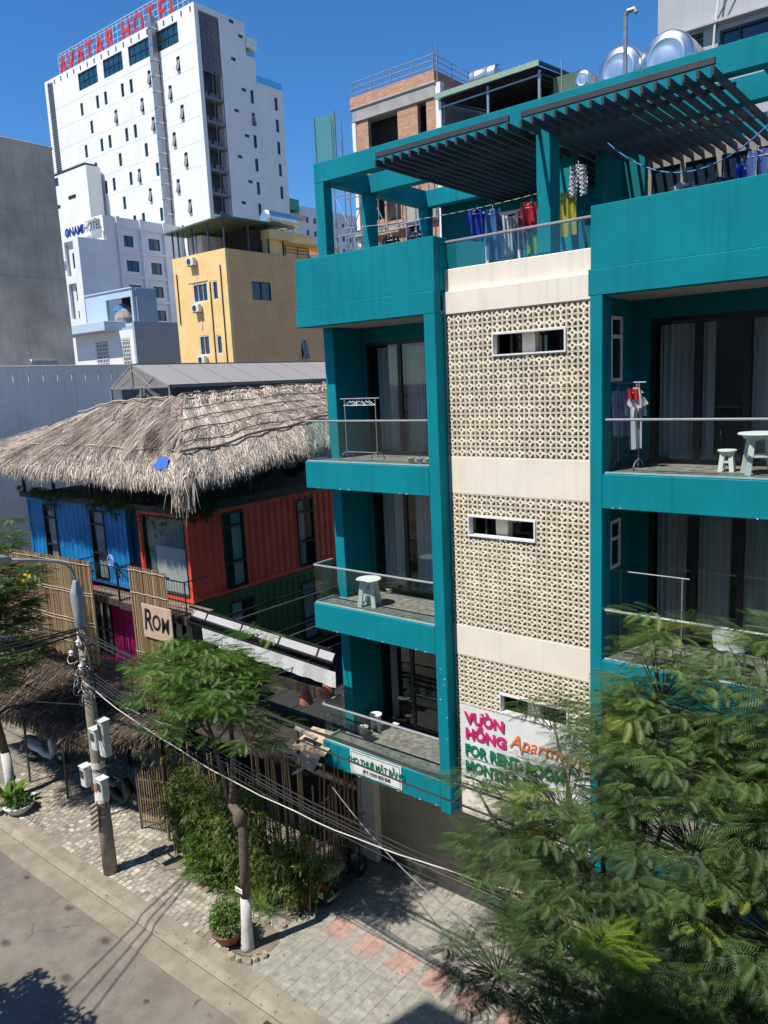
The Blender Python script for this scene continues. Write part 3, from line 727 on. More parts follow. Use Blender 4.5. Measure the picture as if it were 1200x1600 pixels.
for y in np.arange(14.5, 24.5, .085): m.tone = random.random(); m.box(-23.0, -22.96, y, y+.06, 9.12, 9.85+random.uniform(-.03,.03))
o = m.build('bamboo_partition', M_bamboo); single(o, 'low light bamboo partition at the back of the thatched terrace', 'partition'); 

# ---------------------------------------------------------------- thatch
def poly_at(pts, t):
    k = np.clip(t, 0, 1)*(len(pts)-1); i = np.minimum(k.astype(int), len(pts)-2); f = (k-i)[:, None]
    p = np.array(pts, float); return p[i]*(1-f)+p[i+1]*f
def patch(B, T, bulge=.25):
    def S(u, v):
        u = np.asarray(u, float); v = np.asarray(v, float)
        p = poly_at(B, u)*(1-v[:, None])+poly_at(T, u)*v[:, None]
        p[:, 2] += bulge*4*v*(1-v)*.5 + .05*np.sin(u*23)*(1-v)*.6 + .03*np.sin(u*61+v*9)
        return p
    return S
def blades(S, n, rng, lmin, lmax, wid, vr=(0, 1), skew=0., lift=.05, droop=0., tone=(.5,.2), spread=.12, tonef=None):
    """strips lying down the slope"""
    u = rng.random(n); v = vr[0]+(vr[1]-vr[0])*rng.random(n); L = rng.uniform(lmin, lmax, n)
    e = 1e-3; p = S(u, v); dv = (S(u, v-e)-p); dv /= np.linalg.norm(dv, axis=1)[:, None]
    du = (S(np.minimum(u+e, 1), v)-S(np.maximum(u-e, 0), v)); du /= np.linalg.norm(du, axis=1)[:, None]
    nn = np.cross(du, dv); nn *= np.sign(nn[:, 2:3]+1e-9)
    ang = skew+rng.normal(0, spread, n)
    d = dv*np.cos(ang)[:, None]+du*np.sin(ang)[:, None]; s = np.cross(d, nn); s /= np.linalg.norm(s, axis=1)[:, None]
    w_ = (wid*rng.uniform(.6, 1.4, n))[:, None]/2
    a = p+nn*(lift*rng.random(n))[:, None]; b = a+d*(L*.55)[:, None]+nn*(rng.normal(.01, .015, n))[:, None]
    c = b+d*(L*.45)[:, None]; c[:, 2] -= droop*L*rng.uniform(.5, 1.3, n); c += nn*(rng.normal(.0, .02, n))[:, None]
    tilt = nn*(rng.normal(0, .4, n)[:, None]*w_)
    V = np.stack([a-s*w_, a+s*w_+tilt, b-s*w_, b+s*w_+tilt, c-s*w_*.4, c+s*w_*.4+tilt], 1).reshape(-1, 3)
    k = np.arange(n)*6
    F = np.concatenate([np.stack([k, k+1, k+3, k+2], 1), np.stack([k+2, k+3, k+5, k+4], 1)])
    t = np.clip(rng.normal(tone[0], tone[1], n), .02, 1)
    if tonef is not None: t = np.clip(t+tonef(u, v, p), .02, 1)
    return V, F, np.concatenate([t, t])
def merge(L):
    V = []; F = []; T = []; b = 0
    for v, f, t in L: V.append(v); F.append(f+b); T.append(t); b += len(v)
    return np.concatenate(V), np.concatenate(F), np.concatenate(T)
def sheet(S, nu, nv):
    m = MB(); uu, vv = np.meshgrid(np.linspace(0, 1, nu+1), np.linspace(0, 1, nv+1)); P_ = S(uu.ravel(), vv.ravel())
    P_[:, 2] -= .03; m.v = [tuple(p) for p in P_]
    for j in range(nv):
        for i in range(nu):
            a = j*(nu+1)+i; m.f.append((a, a+1, a+nu+2, a+nu+1)); m.m.append(0); m.t.append(.5)
    return m
BF = [(-31,12.4,9.5), (-29,12.15,10.0), (-27,12.02,10.24), (-24.4,11.98,10.30), (-21.8,11.96,10.27), (-19.3,11.95,10.25), (-17.6,11.98,10.22), (-16.6,12.15,10.17)]
TF = [(-31,14.3,10.65), (-28.8,14.3,11.05), (-26.5,14.35,11.5), (-24.4,14.4,11.92), (-22.9,14.4,12.2), (-21.6,14.42,12.26), (-20.3,14.45,12.3), (-19.3,14.5,12.34)]
BR_ = [(-16.6,12.15,10.17), (-16.55,13.6,10.27), (-16.55,15.6,10.55), (-16.6,17.8,10.78), (-16.6,20,10.85), (-16.7,25.6,10.85)]
TR = [(-19.3,14.5,12.34), (-19.3,15.6,12.36), (-19.3,17.0,12.4), (-19.3,18.5,12.42), (-19.3,20.5,12.45), (-19.3,25.6,12.45)]
SF = patch(BF, TF, .22); SR = patch(BR_, TR, .30)
roof = thing('thatched_roof', 'big ragged palm-thatch roof with bamboo battens over the container cafe terrace', 'roof', (-18, 13, 10))
sheet(SF, 60, 14).build('underlay', M_thatch_u, roof); sheet(SR, 50, 14).build('underlay', M_thatch_u, roof)
m = MB(); m.add([(-31,14.3,10.6), (-24.4,14.4,11.85), (-19.3,14.5,12.28), (-19.3,25.6,12.38), (-24.4,25.6,11.8), (-31,25.6,10.5)], [(0,1,4,5), (1,2,3,4)]); m.build('rear_slope', M_thatch_u, roof)
r_ = np.random.default_rng(21)
lft = lambda u, v, p: np.where(p[:, 0] < -27.2+(v*4.2), .22, 0)-np.where((u > .83) & (u < .965) & (v > .16) & (v < .66), .26, 0)+.10*np.sin(p[:, 0]*3.1)+.08*np.sin(p[:, 1]*7+p[:, 0]*2)
rightf = lambda u, v, p: .10+.08*np.sin(p[:, 1]*2.7)+.06*np.sin(p[:, 2]*14)
L_ = [blades(SF, 16000, r_, .8, 1.7, .014, (.44, 1), -.42, .018, tone=(.40,.18), spread=.025, tonef=lft),
      blades(SF, 11000, r_, .3, .7, .014, (.14, .50), -.42, .018, tone=(.42,.18), spread=.04, tonef=lft),
      blades(SR, 13000, r_, .25, .55, .014, (.10, .42), .22, .02, tone=(.58,.19), spread=.05, tonef=rightf),
      blades(SR, 19000, r_, .5, 1.1, .014, (.34, 1), .22, .02, tone=(.58,.19), spread=.035, tonef=rightf),
      blades(SF, 8500, r_, .2, .45, .018, (.0, .26), 0, .07, .18, (.50,.25), .38), blades(SR, 9500, r_, .2, .45, .019, (.0, .24), 0, .07, .18, (.64,.24), .38),
      blades(SF, 3000, r_, .2, .4, .026, (.66, .84), 0, .08, .1, (.30,.22), .5), blades(SR, 2600, r_, .2, .4, .026, (.86, 1), 0, .12, .1, (.76,.2), .5), blades(SR, 1500, r_, .2, .45, .026, (.40, .47), 0, .06, .1, (.45,.25), .5)]
V, F, T_ = merge(L_); np_obj('thatch_blades', V, None, F, M_thatch, roof, T_, kind='stuff')
L_ = [blades(SF, 9000, r_, .12, .34, .019, (0, .05), 0, .05, .7, (.42,.27), .5), blades(SR, 9000, r_, .12, .36, .020, (0, .06), 0, .06, .7, (.52,.28), .5)]
V, F, T_ = merge(L_)
# a heavy tuft hanging from the corner
Vc, Fc, Tc = blades(patch([(-16.95,12.2,10.15),(-16.5,12.5,10.12)], [(-17.2,12.5,10.4),(-16.8,12.8,10.4)], 0), 380, r_, .3, .62, .022, (0, .5), 0, .06, .85, (.5,.27), .3)
V, F, T_ = merge([(V, F, T_), (Vc, Fc, Tc)]); np_obj('eave_fringe', V, None, F, M_thatch, roof, T_, kind='stuff')
def batten(S, uv, r, mat, name='batten', off=.07):
    P_ = S(np.array([a for a, b in uv]), np.array([b for a, b in uv])); P_[:, 2] += off
    MB().tube([tuple(p) for p in P_], r, 5).build(name, mat, roof)
M_pole = MAT('pale_pole', (.42,.37,.30), .7, var=.2, scale=6); M_dpole = MAT('dark_split_pole', (.12,.095,.08), .8, var=.2, scale=6)
ts = np.linspace(0, 1, 14)
batten(SF, [(t*.80+.02, .33-.10*t) for t in ts], .022, M_pole, off=.12); batten(SF, [(.40+.5*t, .93-.01*t) for t in ts], .03, M_pole, off=.12)
for v in (.30, .44, .58, .72, .86): batten(SR, [(t, v+.02*math.sin(t*5)) for t in ts], .017, M_dpole, off=.10)
batten(SR, [(t, .20+.05*t) for t in ts], .035, M_dpole, off=.14)
batten(SR, [(t, .93) for t in ts], .03, M_dpole, off=.14)
for v in (.22, .36, .50, .64, .78): batten(SF, [(.04+t*.30, v) for t in ts], .014, M_dpole, off=.10)
for u in np.linspace(.30, .80, 9): batten(SF, [(u, .16+.1*math.sin(u*20)), (u+.015, .40)], .013, M_pole, off=.11)
for v in (.25, .42, .58): batten(SF, [(.82+t*.15, v) for t in ts], .013, M_pole, off=.11)
for u in (.30, .42, .55, .67, .78): batten(SF, [(u, .18), (u+.02, .45)], .014, M_pole)
for u in (.84, .90, .95): batten(SF, [(u, .25), (u+.004, .6)], .015, M_pole)
for u in (.06, .13): batten(SR, [(u, .22), (u+.02, .6)], .015, M_pole)
m = MB(); m.add([(-17.8,12.15,10.5), (-17.45,12.1,10.42), (-17.22,12.2,10.5), (-17.4,12.4,10.72), (-17.75,12.4,10.74)], [(0,1,2,3,4)]); o = m.build('tarp_scrap', MAT('blue_tarp', (.03,.12,.62), .5)); single(o, 'scrap of bright blue tarp caught in the thatch near the roof corner', 'tarp')
# polycarbonate gable roof behind the thatch ridge
M_poly = FROST('grey_polycarbonate', (.46,.43,.41), .3); M_pframe = MAT('grey_steel_frame', (.27,.265,.255), .6, var=.1)
gh = thing('glazed_gable_roof', 'grey polycarbonate gable roof with steel trusses behind the thatch ridge', 'roof', (-22, 14.6, 12.6))
pk, el, er = (-22.0, 13.36), (-23.3, 12.64), (-20.1, 12.62)
for i in range(9):
    y0, y1 = 14.6+i*1.3, 14.6+(i+1)*1.3-.03
    MB().add([(pk[0],y0,pk[1]), (er[0],y0,er[1]), (er[0],y1,er[1]), (pk[0],y1,pk[1])], [(0,1,2,3)]).build('roof_panel', M_poly, gh)
    MB().add([(pk[0],y0,pk[1]), (el[0],y0,el[1]), (el[0],y1,el[1]), (pk[0],y1,pk[1])], [(3,2,1,0)]).build('roof_panel', M_poly, gh)
    for q in ((pk, er), (pk, el)): MB().beam((q[0][0], y0, q[0][1]-.01), (q[1][0], y0, q[1][1]-.01), .04, .05).build('rafter', M_pframe, gh)
m = MB()
for t in (.33, .66): m.beam((pk[0]+(er[0]-pk[0])*t, 14.6, pk[1]+(er[1]-pk[1])*t-.03), (pk[0]+(er[0]-pk[0])*t, 26.2, pk[1]+(er[1]-pk[1])*t-.03), .03, .03)
m.beam((pk[0],14.58,pk[1]), (pk[0],26.2,pk[1]), .06, .06); m.beam((er[0],14.58,er[1]), (er[0],26.2,er[1]), .06, .1)
m.beam((el[0],14.58,el[1]), (er[0],14.58,er[1]), .05, .05); m.beam((-22,14.58,12.6), (-22,14.58,13.36), .05, .05); m.beam((-22.9,14.58,12.6), (-22,14.58,13.0), .04, .04); m.beam((-21,14.58,12.6), (-22,14.58,13.2), .04, .04)
for x, z in ((el[0], 12.0), (er[0], 12.0), (-21.6, 12.0)): m.beam((x,14.6,z), (x,14.6,12.64), .06, .06)
m.build('truss', M_pframe, gh)
MB().box(er[0]-.03, er[0]+.02, 14.65, 26.2, 12.1, 12.57).build('dark_side_mesh', M_charcoal, gh)
MB().box(el[0]+.05, er[0]-.05, 14.95, 14.97, 12.05, 12.58).build('end_mesh', MAT('grey_mesh_cloth', (.12,.13,.14), .9), gh)

# ---------------------------------------------------------------- bamboo screens, decks, sign
def cane_screen(name, label, x0, x1, y, z0, z1, ties, pitch=.052, slope=0.):
    t = thing(name, label, 'bamboo screen', (x0, y, z0)); m = MB(); x = x0
    while x < x1:
        r = random.uniform(.017, .026); m.tone = min(1, max(.05, random.gauss(.55, .22))); j = random.uniform(-.008, .008)
        top = z1+random.uniform(-.03, .03)+(x-x0)*slope
        m.tube([(x, y+j, z0+random.uniform(-.1, .05)), (x+random.uniform(-.01,.01), y+j+random.uniform(-.01,.01), (z0+z1)/2), (x+random.uniform(-.015,.015), y+j, top)], r, 5)
        x += pitch*random.uniform(.8, 1.15)
    m.build('bamboo_canes', M_bamboo, t, kind='stuff')
    for z in ties: MB().tube([(x0+(x1-x0)*k/12, y-.035, z+slope*(x1-x0)*k/12-.012*math.sin(k*1.9)) for k in range(13)], .011, 4).build('tie', M_rope, t)
    MB().box(x0, x1, y+.05, y+.09, z1-.2, z1-.14).build('rail', M_rust, t); MB().box(x0, x1, y+.05, y+.09, z0+.3, z0+.36).build('rail', M_rust, t)
    return t
random.seed(8)
cane_screen('bamboo_screen', 'long tan bamboo cane screen in front of the blue container', -28.2, -21.25, 12.0, 4.25, 7.36, (7.25, 6.35, 6.27, 5.4, 5.3, 4.6), slope=.02)
cane_screen('bamboo_screen', 'narrow tall bamboo cane screen carrying the ROM board', -18.95, -17.22, 11.85, 3.5, 7.68, (7.6, 6.95, 5.2, 4.5))
sg = thing('sign_board', 'plywood board with black brushed letters ROM on the bamboo screen', 'sign', (-17.8, 11.78, 6.2))
MB().bbox(-18.42, -17.06, 11.77, 11.80, 5.74, 6.70, .008).build('board', M_ply, sg)
M_ink = MAT('black_brush_paint', (.012,.012,.012), .6)
for ch, x, sz, z in (('R', -18.36, .86, 5.98), ('O', -17.98, .62, 6.02), ('M', -17.56, .60, 6.0)):
    text(ch, 'letter', M_ink, sg, (x, 11.765, z), (1,0,0), (0,0,1), sz, .004, .8, .012, shear=.12)
def plank_deck(name, label, x0, x1, y0, y1, z, rail=True):
    t = thing(name, label, 'balcony', (x0, y0, z)); y = y0
    while y < y1-.02:
        MB().bbox(x0, x1, y+.004, y+.125, z-.035, z, .004).build('plank', M_timber, t); y += .13
    MB().box(x0-.01, x1+.01, y0-.03, y0-.001, z-.22, z-.02).build('edge_beam', M_rust, t); MB().box(x1+.001, x1+.04, y0, y1, z-.22, z-.02).build('edge_beam', M_rust, t)
    MB().box(x0-.04, x0-.001, y0, y1, z-.22, z-.02).build('edge_beam', M_rust, t)
    if rail:
        m = MB(); h = .98
        for xx in np.arange(x0+.02, x1, .125): m.box(xx, xx+.008, y0-.02, y0-.012, z, z+h)
        m.box(x0, x1, y0-.03, y0-.005, z+h, z+h+.03); m.box(x0, x1, y0-.025, y0-.008, z+.45, z+.465)
        for xx in (x0, x1-.02): m.box(xx, xx+.025, y0, y1, z+h, z+h+.03); m.box(xx, xx+.025, y0-.02, y0+.01, z, z+h)
        m.beam((x1-.01, y0, z+h), (x1-.01, y1, z+.1), .015, .015); m.beam((x0+.01, y0, z+h), (x0+.01, y1, z+.1), .015, .015)
        m.build('railing', M_black, t)
    return t
plank_deck('timber_balcony', 'upper timber plank balcony hung before the blue container', -22.7, -20.55, 12.42, 13.08, 6.32)
plank_deck('timber_balcony', 'lower timber plank balcony below the magenta container', -21.6, -19.0, 11.6, 13.05, 3.86)
plank_deck('timber_balcony', 'small timber balcony at the red container end window', -17.25+.02-3.0, -17.0, 12.25, 13.08, 6.36)
hp = MB(); hp.tube([(-21.75+.17*math.cos(t), 12.98, 7.25+.2*math.sin(t)) for t in np.linspace(0, 2*PI, 20)], .022, 5, caps=False)
hp.tube([(-21.75+.11*math.cos(t), 12.99, 7.25+.13*math.sin(t)) for t in np.linspace(0, 2*PI, 16)], .012, 4, caps=False)
for a in range(6): hp.beam((-21.75, 12.99, 7.25), (-21.75+.16*math.cos(a*PI/3), 12.99, 7.25+.19*math.sin(a*PI/3)), .008, .008)
single(hp.build('ring_ornament', MAT('pale_blue_paint', (.35,.42,.75), .5)), 'pale blue spoked ring hanging on the blue container wall', 'ornament')
# ground-floor timber and darkness of the cafe
cb = thing('cafe_base', 'dark open ground floor of the container cafe on timber posts', 'building', (-20, 14, 0))
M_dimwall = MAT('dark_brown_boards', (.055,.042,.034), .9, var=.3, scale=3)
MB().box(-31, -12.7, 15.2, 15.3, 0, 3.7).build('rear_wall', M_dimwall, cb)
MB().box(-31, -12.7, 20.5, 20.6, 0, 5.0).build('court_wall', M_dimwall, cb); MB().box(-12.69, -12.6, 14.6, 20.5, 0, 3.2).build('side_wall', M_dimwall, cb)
MB().box(-31, -17.8, 12.9, 15.2, 3.60, 3.78).build('floor_beam', M_rust, cb)
for x in (-26.9, -24.5, -22.3, -20.3, -17.95): MB().bbox(x-.08, x+.08, 13.1, 13.26, 0, 3.6, .01).build('post', M_dimwall, cb)
m = MB(); m.box(-17.7, -12.75, 14.0, 20.4, 3.35, 3.4); m.build('court_dark_sheet', M_dark, cb)  # added dark sheet; makes the open court look shaded
MB().box(-25.5, -18.2, 13.6, 14.0, 0, 1.0).build('counter', M_timber, cb)
# lower thatched awning
aw = thing('thatch_awning', 'dark sagging lower thatch awning over the cafe entrance', 'awning', (-21, 11.5, 3))
SA = patch([(-28,10.3,2.85), (-24.4,10.15,2.85), (-22.5,10.35,2.85), (-20.7,10.45,2.82), (-19.6,10.7,2.82), (-18.7,11.1,2.95), (-17.8,11.5,3.1)], [(-28,13.0,3.55), (-24,13.0,3.5), (-21,13.0,3.42), (-19,13.0,3.38), (-17.8,13.0,3.35)], .14)
sheet(SA, 40, 8).build('underlay', M_thatch_u, aw)
V, F, T_ = merge([blades(SA, 9500, r_, .25, .6, .026, (0.02, 1), 0, .08, .1, (.40,.25), .3), blades(SA, 3600, r_, .2, .4, .028, (0, .06), 0, .08, .9, (.45,.25), .5)])
np_obj('thatch_blades', V, None, F, M_thatch_d, aw, T_, kind='stuff')
for (x, y) in ((-24.2,10.7), (-22.2,10.9), (-20.2,11.0), (-17.95,11.55)): MB().tube([(x,y,0),(x+.05,y+.05,3.1)], .04, 6).build('pole', M_dpole, aw)
# retractable awning frame with white valance
af = thing('awning_frame', 'black steel awning frame with a white cloth valance between the containers and teal building', 'awning', (-14, 12.5, 6.3))
def zl(x): return 6.58-(x+16.95)/(5.3)*.27
m = MB(); m.beam((-17.2,12.5,zl(-17.2)), (-11.9,12.5,zl(-11.9)), .05, .05); m.beam((-17.0,12.35,zl(-17)-.2), (-11.75,12.35,zl(-11.75)-.22), .05, .05); m.beam((-17.0,12.22,zl(-17)-.3), (-11.75,12.22,zl(-11.75)-.32), .03, .03)
for x in (-16.4,-15.0,-13.6,-12.3): m.beam((x,12.5,zl(x)), (x,12.36,zl(x)-.21), .04, .04)
m.build('front_truss', M_black, af)
for i, x in enumerate((-15.8,-13.8,-12.5)): MB().beam((x,12.5,zl(x)-.02), (x+.1,16.6,zl(x)-.0), .04, .05).build('arm', M_black, af); MB().beam((x+.25,12.5,zl(x)-.1), (x+.35,16.6,zl(x)-.1), .02, .02).build('arm', M_galv, af)
MB().add([(-17.0,12.48,zl(-17)-.04), (-11.8,12.48,zl(-11.8)-.04), (-11.8,12.37,zl(-11.8)-.2), (-17.0,12.37,zl(-17)-.18)], [(0,1,2,3)]).build('folded_cloth', FROST('grey_canvas', (.48,.47,.47), .2), af)
m = MB(); N_ = 40; random.seed(2)
for i in range(N_):
    a, b = -16.35+4.8*i/N_, -16.35+4.8*(i+1)/N_
    q = []
    for x in (a, b):
        w0 = .03*math.sin(x*5)+.02*math.sin(x*13); q.append([(x, 12.2+w0*f_, zl(x)-.34-.38*f_*(1+.03*math.sin(x*4))) for f_ in (0, .5, 1)])
    for k in range(2): m.quad(q[0][k+1], q[1][k+1], q[1][k], q[0][k])
m.build('valance', FROST('white_canvas', (.80,.80,.80), .25), af)
M_terra = MAT('terracotta', (.34,.13,.075), .8, var=.2, scale=6)
for i, (x, z) in enumerate(((-13.9, 4.42), (-13.1, 4.8))):
    l = thing('pendant_lamp', ('lower terracotta cone lamp hanging in the shaded court', 'upper terracotta cone lamp hanging in the shaded court, nearer the teal building')[i], 'lamp', (x, 13.5, z), 'cone lamps in the cafe court')
    MB().lathe((x,13.5,z), [(.19,-.25),(.17,-.12),(.1,.12),(.03,.27)], 12).build('lamp_shade', M_terra, l); MB().tube([(x,13.5,z+.27),(x,13.5,6.0)], .008, 4).build('cord', M_black, l)
# cane fence between the cafe court and pavement, with loose poles on top
fn = thing('bamboo_fence', 'tall loose bamboo fence with orange top rail beside the teal building', 'fence', (-12.5, 11.6, 0))
m = MB(); random.seed(14); x = -16.9
while x < -12.3:
    r = random.uniform(.015,.028); m.tone = random.uniform(.15, .8); hh = 3.95+random.uniform(-.35,.2) if x > -14.2 else 2.6+random.uniform(-.5,.5)
    dx = random.gauss(0,.08); m.tube([(x,11.6+random.uniform(-.05,.05),0),(x+dx*.5,11.6,hh*.5),(x+dx,11.58+random.uniform(-.05,.05),hh)], r, 5)
    x += random.uniform(.05,.14)
y = 11.65
while y < 13.8:
    m.tone = random.uniform(.15,.8); hh = 3.0+random.uniform(-.5,.5); dx = random.gauss(.05,.06); m.tube([(-12.38,y,0),(-12.36+dx*.5,y,hh*.5),(-12.34+dx,y+random.uniform(-.06,.06),hh)], random.uniform(.014,.026), 5); y += random.uniform(.05,.13)
m.tube([(-12.34,11.6,1.3),(-12.34,13.8,1.4)], .03, 6); m.tube([(-12.34,11.6,2.4),(-12.34,13.8,2.5)], .025, 6)
m.build('bamboo_canes', M_bamboo, fn, kind='stuff')
M_orange = MAT('orange_pole', (.48,.16,.06), .6)
MB().tube([(-14.06,11.5,4.03),(-13.3,11.5,4.02)], .05, 8).build('rail', M_orange, fn); MB().tube([(-13.3,11.5,4.02),(-12.2,11.5,4.03),(-11.5,11.52,3.98)], .035, 7).build('rail', M_pole, fn)
MB().tube([(-13.25,11.5,4.02),(-13.75,11.2,3.75)], .025, 6).build('brace', M_pole, fn); MB().tube([(-11.75,11.5,4.0),(-12.15,11.2,3.72)], .03, 6).build('brace', M_pole, fn)
MB().tube([(-13.1,11.5,3.75),(-12.1,11.5,3.72)], .028, 6).build('rail', M_bamboo, fn); MB().tube([(-15.5,11.5,1.2),(-12.4,11.5,1.35)], .03, 6).build('rail', M_dpole, fn)
jk = thing('timber_pile', 'tilted plywood sheets and timber props on the court roof beside the teal balcony', 'timber', (-12.8, 12.4, 3.6))
MB().add([(-13.3,12.2,3.62),(-12.1,12.2,3.72),(-12.25,13.0,3.95),(-13.2,13.0,3.9)], [(0,1,2,3)]).build('plywood_sheet', M_ply, jk)
MB().add([(-12.9,12.0,3.42),(-12.3,12.0,3.35),(-12.2,12.3,3.8),(-12.8,12.3,3.8)], [(0,1,2,3)]).build('plywood_sheet', M_ply, jk)
MB().beam((-13.2,12.4,4.12),(-12.5,12.4,4.0), .08,.08).build('prop', M_pole, jk); MB().beam((-13.6,12.4,3.35),(-13.05,12.5,3.8), .09,.06).build('prop', M_timber, jk)
MB().beam((-13.2,12.4,3.2),(-13.15,12.4,4.1), .05,.05).build('prop', M_rust, jk); MB().beam((-12.5,12.4,3.3),(-12.6,12.4,4.0), .05,.05).build('prop', M_rust, jk)
MB().box(-17.6,-12.5,12.0,13.9,3.2,3.24).build('court_roof_sheet', M_dimwall, jk)
# bamboo gate standing open and its posts
gt = thing('bamboo_gate', 'half-open bamboo slat gate at the cafe entrance', 'gate', (-18.72, 11.3, 0))
gd = Vector((.96, .30, 0))
def gp(s, z): return (-18.72+gd.x*s, 11.25+gd.y*s, z)
m_tone = 0
for i in range(13):
    s = .06+i*.085; mm = MB(); mm.tone = random.uniform(.3,.8); mm.tube([gp(s,.12), gp(s+random.uniform(-.01,.01), 1.75+s*.35+random.uniform(-.06,.06))], .019, 5); mm.build('slat', M_bamboo, gt)
for z in (.25, .95, 1.55): MB().beam(gp(0,z), gp(1.15,z+.06), .03, .05).build('rail', M_dpole, gt)
MB().tube([gp(0,0),gp(0,1.9)], .04, 6).build('gate_post', M_dpole, gt)
for i, (x, y, h_) in enumerate(((-17.55,11.35,2.5),(-17.2,11.3,2.55),(-17.0,11.25,2.5),(-16.85,11.15,2.4))):
    mm = MB(); mm.tone = .35+.15*(i%2); mm.tube([(x,y,0),(x+.02,y,h_)], .06 if i else .045, 8); o = mm.build('gate_post', M_bamboo)
    single(o, ('thin leaning bamboo post next to the slat gate', 'thick bamboo post second from the gate', 'thick bamboo post third from the gate', 'last bamboo post of the gateway, touching the hedge')[i], 'post', 'bamboo posts by the gate')
# ================================================================ buildings behind
M_blueglass = MAT('blue_curtain_glass', (.012,.075,.12), .12, var=.25, scale=.4, spec=.8)
M_louver = MAT('grey_louver', (.20,.215,.25), .6)
M_wframe = MAT('window_frame_white', (.75,.75,.73), .6); M_wdark = MAT('window_frame_dark', (.05,.055,.065), .5)
_wc = {}
def window(parent, P, u0, u1, z0, z1, fm, pm=None, sash=False, vb=(), hb=(), fr=.06, out=.03, name='window'):
    """framed window set in an opening; the pane is its sub-part"""
    cu = [u0+fr-.02]+[u0+(u1-u0)*v for v in vb]+[u1-fr+.02]; cz = [z0+fr-.02]+[z0+(z1-z0)*v for v in hb]+[z1-fr+.02]
    holes = [(a+.02, b-.02, c+.02, d-.02) for a, b in zip(cu, cu[1:]) for c, d in zip(cz, cz[1:])]
    f = MB().wall(lambda u, z, w: P(u, z, w-out), (u0, u1), (z0, z1), .12, holes).build(name, fm, parent)
    if sash:
        zh = z0+(z1-z0)*.78; dp = .42*(z1-z0)*.5; s = MB()
        a, b = P(u0+.03, zh, -.02), P(u1-.03, zh, -.02); c, d = P(u1-.03, z0+.1, -dp), P(u0+.03, z0+.1, -dp)
        s.quad(d, c, b, a); nd = Vector(P(0, 0, -.04))-Vector(P(0, 0, 0)); s.quad(*[tuple(Vector(p)+nd) for p in (a, b, c, d)]); s.build('sash', M_wframe if False else M_louver, f)
    MB().quad(P(u0+fr*.5, z0+fr*.5, .05), P(u1-fr*.5, z0+fr*.5, .05), P(u1-fr*.5, z1-fr*.5, .05), P(u0+fr*.5, z1-fr*.5, .05)).build('pane', pm or M_winglass, f)
    return f
# ---- tall hotel
AX, AY, AZ = -90.1, 75.0, 64.4
ht = thing('hotel_tower', 'tall white hotel tower with big red rooftop letters', 'building', (AX, AY, 0))
cols = [-119.7+2.3*i for i in range(12)]; rows = [57.75-3.18*i for i in range(8)]
W_ = {0:(0,2,3,5,6,8,9,11), 1:(1,4,7,10), 2:(0,2,3,5,6,8,9,11)}
fw = []
PATT = [ (57.75,(0,2,3,5,6,8,9,11)), (54.55,(1,4,7,10)), (51.4,(0,2,3,5,6,8,9,11)), (48.25,(1,4,7,10)), (45.05,(0,2,3,5,6,8,9,11)), (41.85,(1,4,7,10)), (38.65,(0,2,3,5,6,8,9,11)), (35.4,(1,4,7,10)) ]
for z, cs in PATT:
    for c in cs: fw.append((cols[c], z))
big = [(-119.9,-114.4,60.5,63.05), (-112.7,-107.5,60.5,63.1), (-105.9,-100.4,60.45,63.1), (-98.9,-93.9,60.4,63.1)]
holes = [(x-.38, x+.38, z-.95, z+.95) for x, z in fw]+big
MB().wall(PY(AY), (-130.1, AX), (20, AZ), .5, holes).build('front_wall', M_whitewall, ht)
random.seed(31)
OPEN = {(8,0),(11,0),(10,1),(4,1),(7,1),(11,2),(9,2),(10,3),(9,4),(11,4),(1,3),(6,4),(10,5),(11,6),(9,6),(7,5),(8,2)}
for r, (z, cs) in enumerate(PATT):
    for c in cs:
        x = cols[c]; window(ht, PY(AY+.12), x-.38, x+.38, z-.95, z+.95, M_wdark, M_blueglass, sash=(c, r) in OPEN, hb=(.78,), fr=.08)
for b in big:
    window(ht, PY(AY+.15), *b, M_wdark, M_blueglass, vb=(.25,.5,.75), hb=(.5,), fr=.06)
# floor grooves and little scuppers along the parapet
m = MB()
for z in (59.55, 56.35, 53.2, 50.0, 46.8, 43.6): m.box(-129.9, AX-.1, AY-.012, AY-.002, z, z+.035)
m.build('floor_joint', MAT('joint_grey', (.55,.55,.54), .9), ht)
for i in range(20):
    x = -129.0+i*2.0; MB().box(x, x+.22, AY-.06, AY-.003, AZ-1.0, AZ-.35).build('scupper', M_wdark, ht)
m = MB()
for z in np.arange(48.5, 63.9, .36): m.box(-129.2, -127.6, AY-.10, AY-.02, z, z+.17)
m.build('louver', M_wdark, ht)
# right-hand face, stepped in height
PXA = PX(AX)
small = [(81.6,64.5-.6),(83.2,62.7-.3),(81.5,58.9),(83.1,55.2),(81.4,52.0),(83.1,48.9),(81.4,45.7),(83.1,42.5),(81.5,39.3)]
tall = [(84.65,z) for z in (54.6,51.5,48.4,45.1,41.8,38.7)]+[(89.5,z) for z in (54.7,51.6,48.4,45.2,41.9)]
hs = [(y-.45,y+.45,z-.22,z+.22) for y, z in small]; hl = [(y-.32,y+.32,z-.92,z+.92) for y, z in tall]
MB().wall(PXA, (AY+.501, 84.0), (20, 64.4), .5, [(75.7,79.1,37.0,63.6)]+hs).build('side_wall', M_whitewall, ht)
MB().wall(PXA, (84.001, 85.7), (20, 60.1), .5, [h for h in hl if h[0] < 86]).build('side_wall', M_whitewall, ht)
MB().wall(PXA, (85.701, 91.0), (20, 56.9), .5, [h for h in hl if h[0] > 86]).build('side_wall', M_whitewall, ht)
for h in hs: window(ht, PX(AX-.12), *h, M_wdark, M_blueglass, fr=.06)
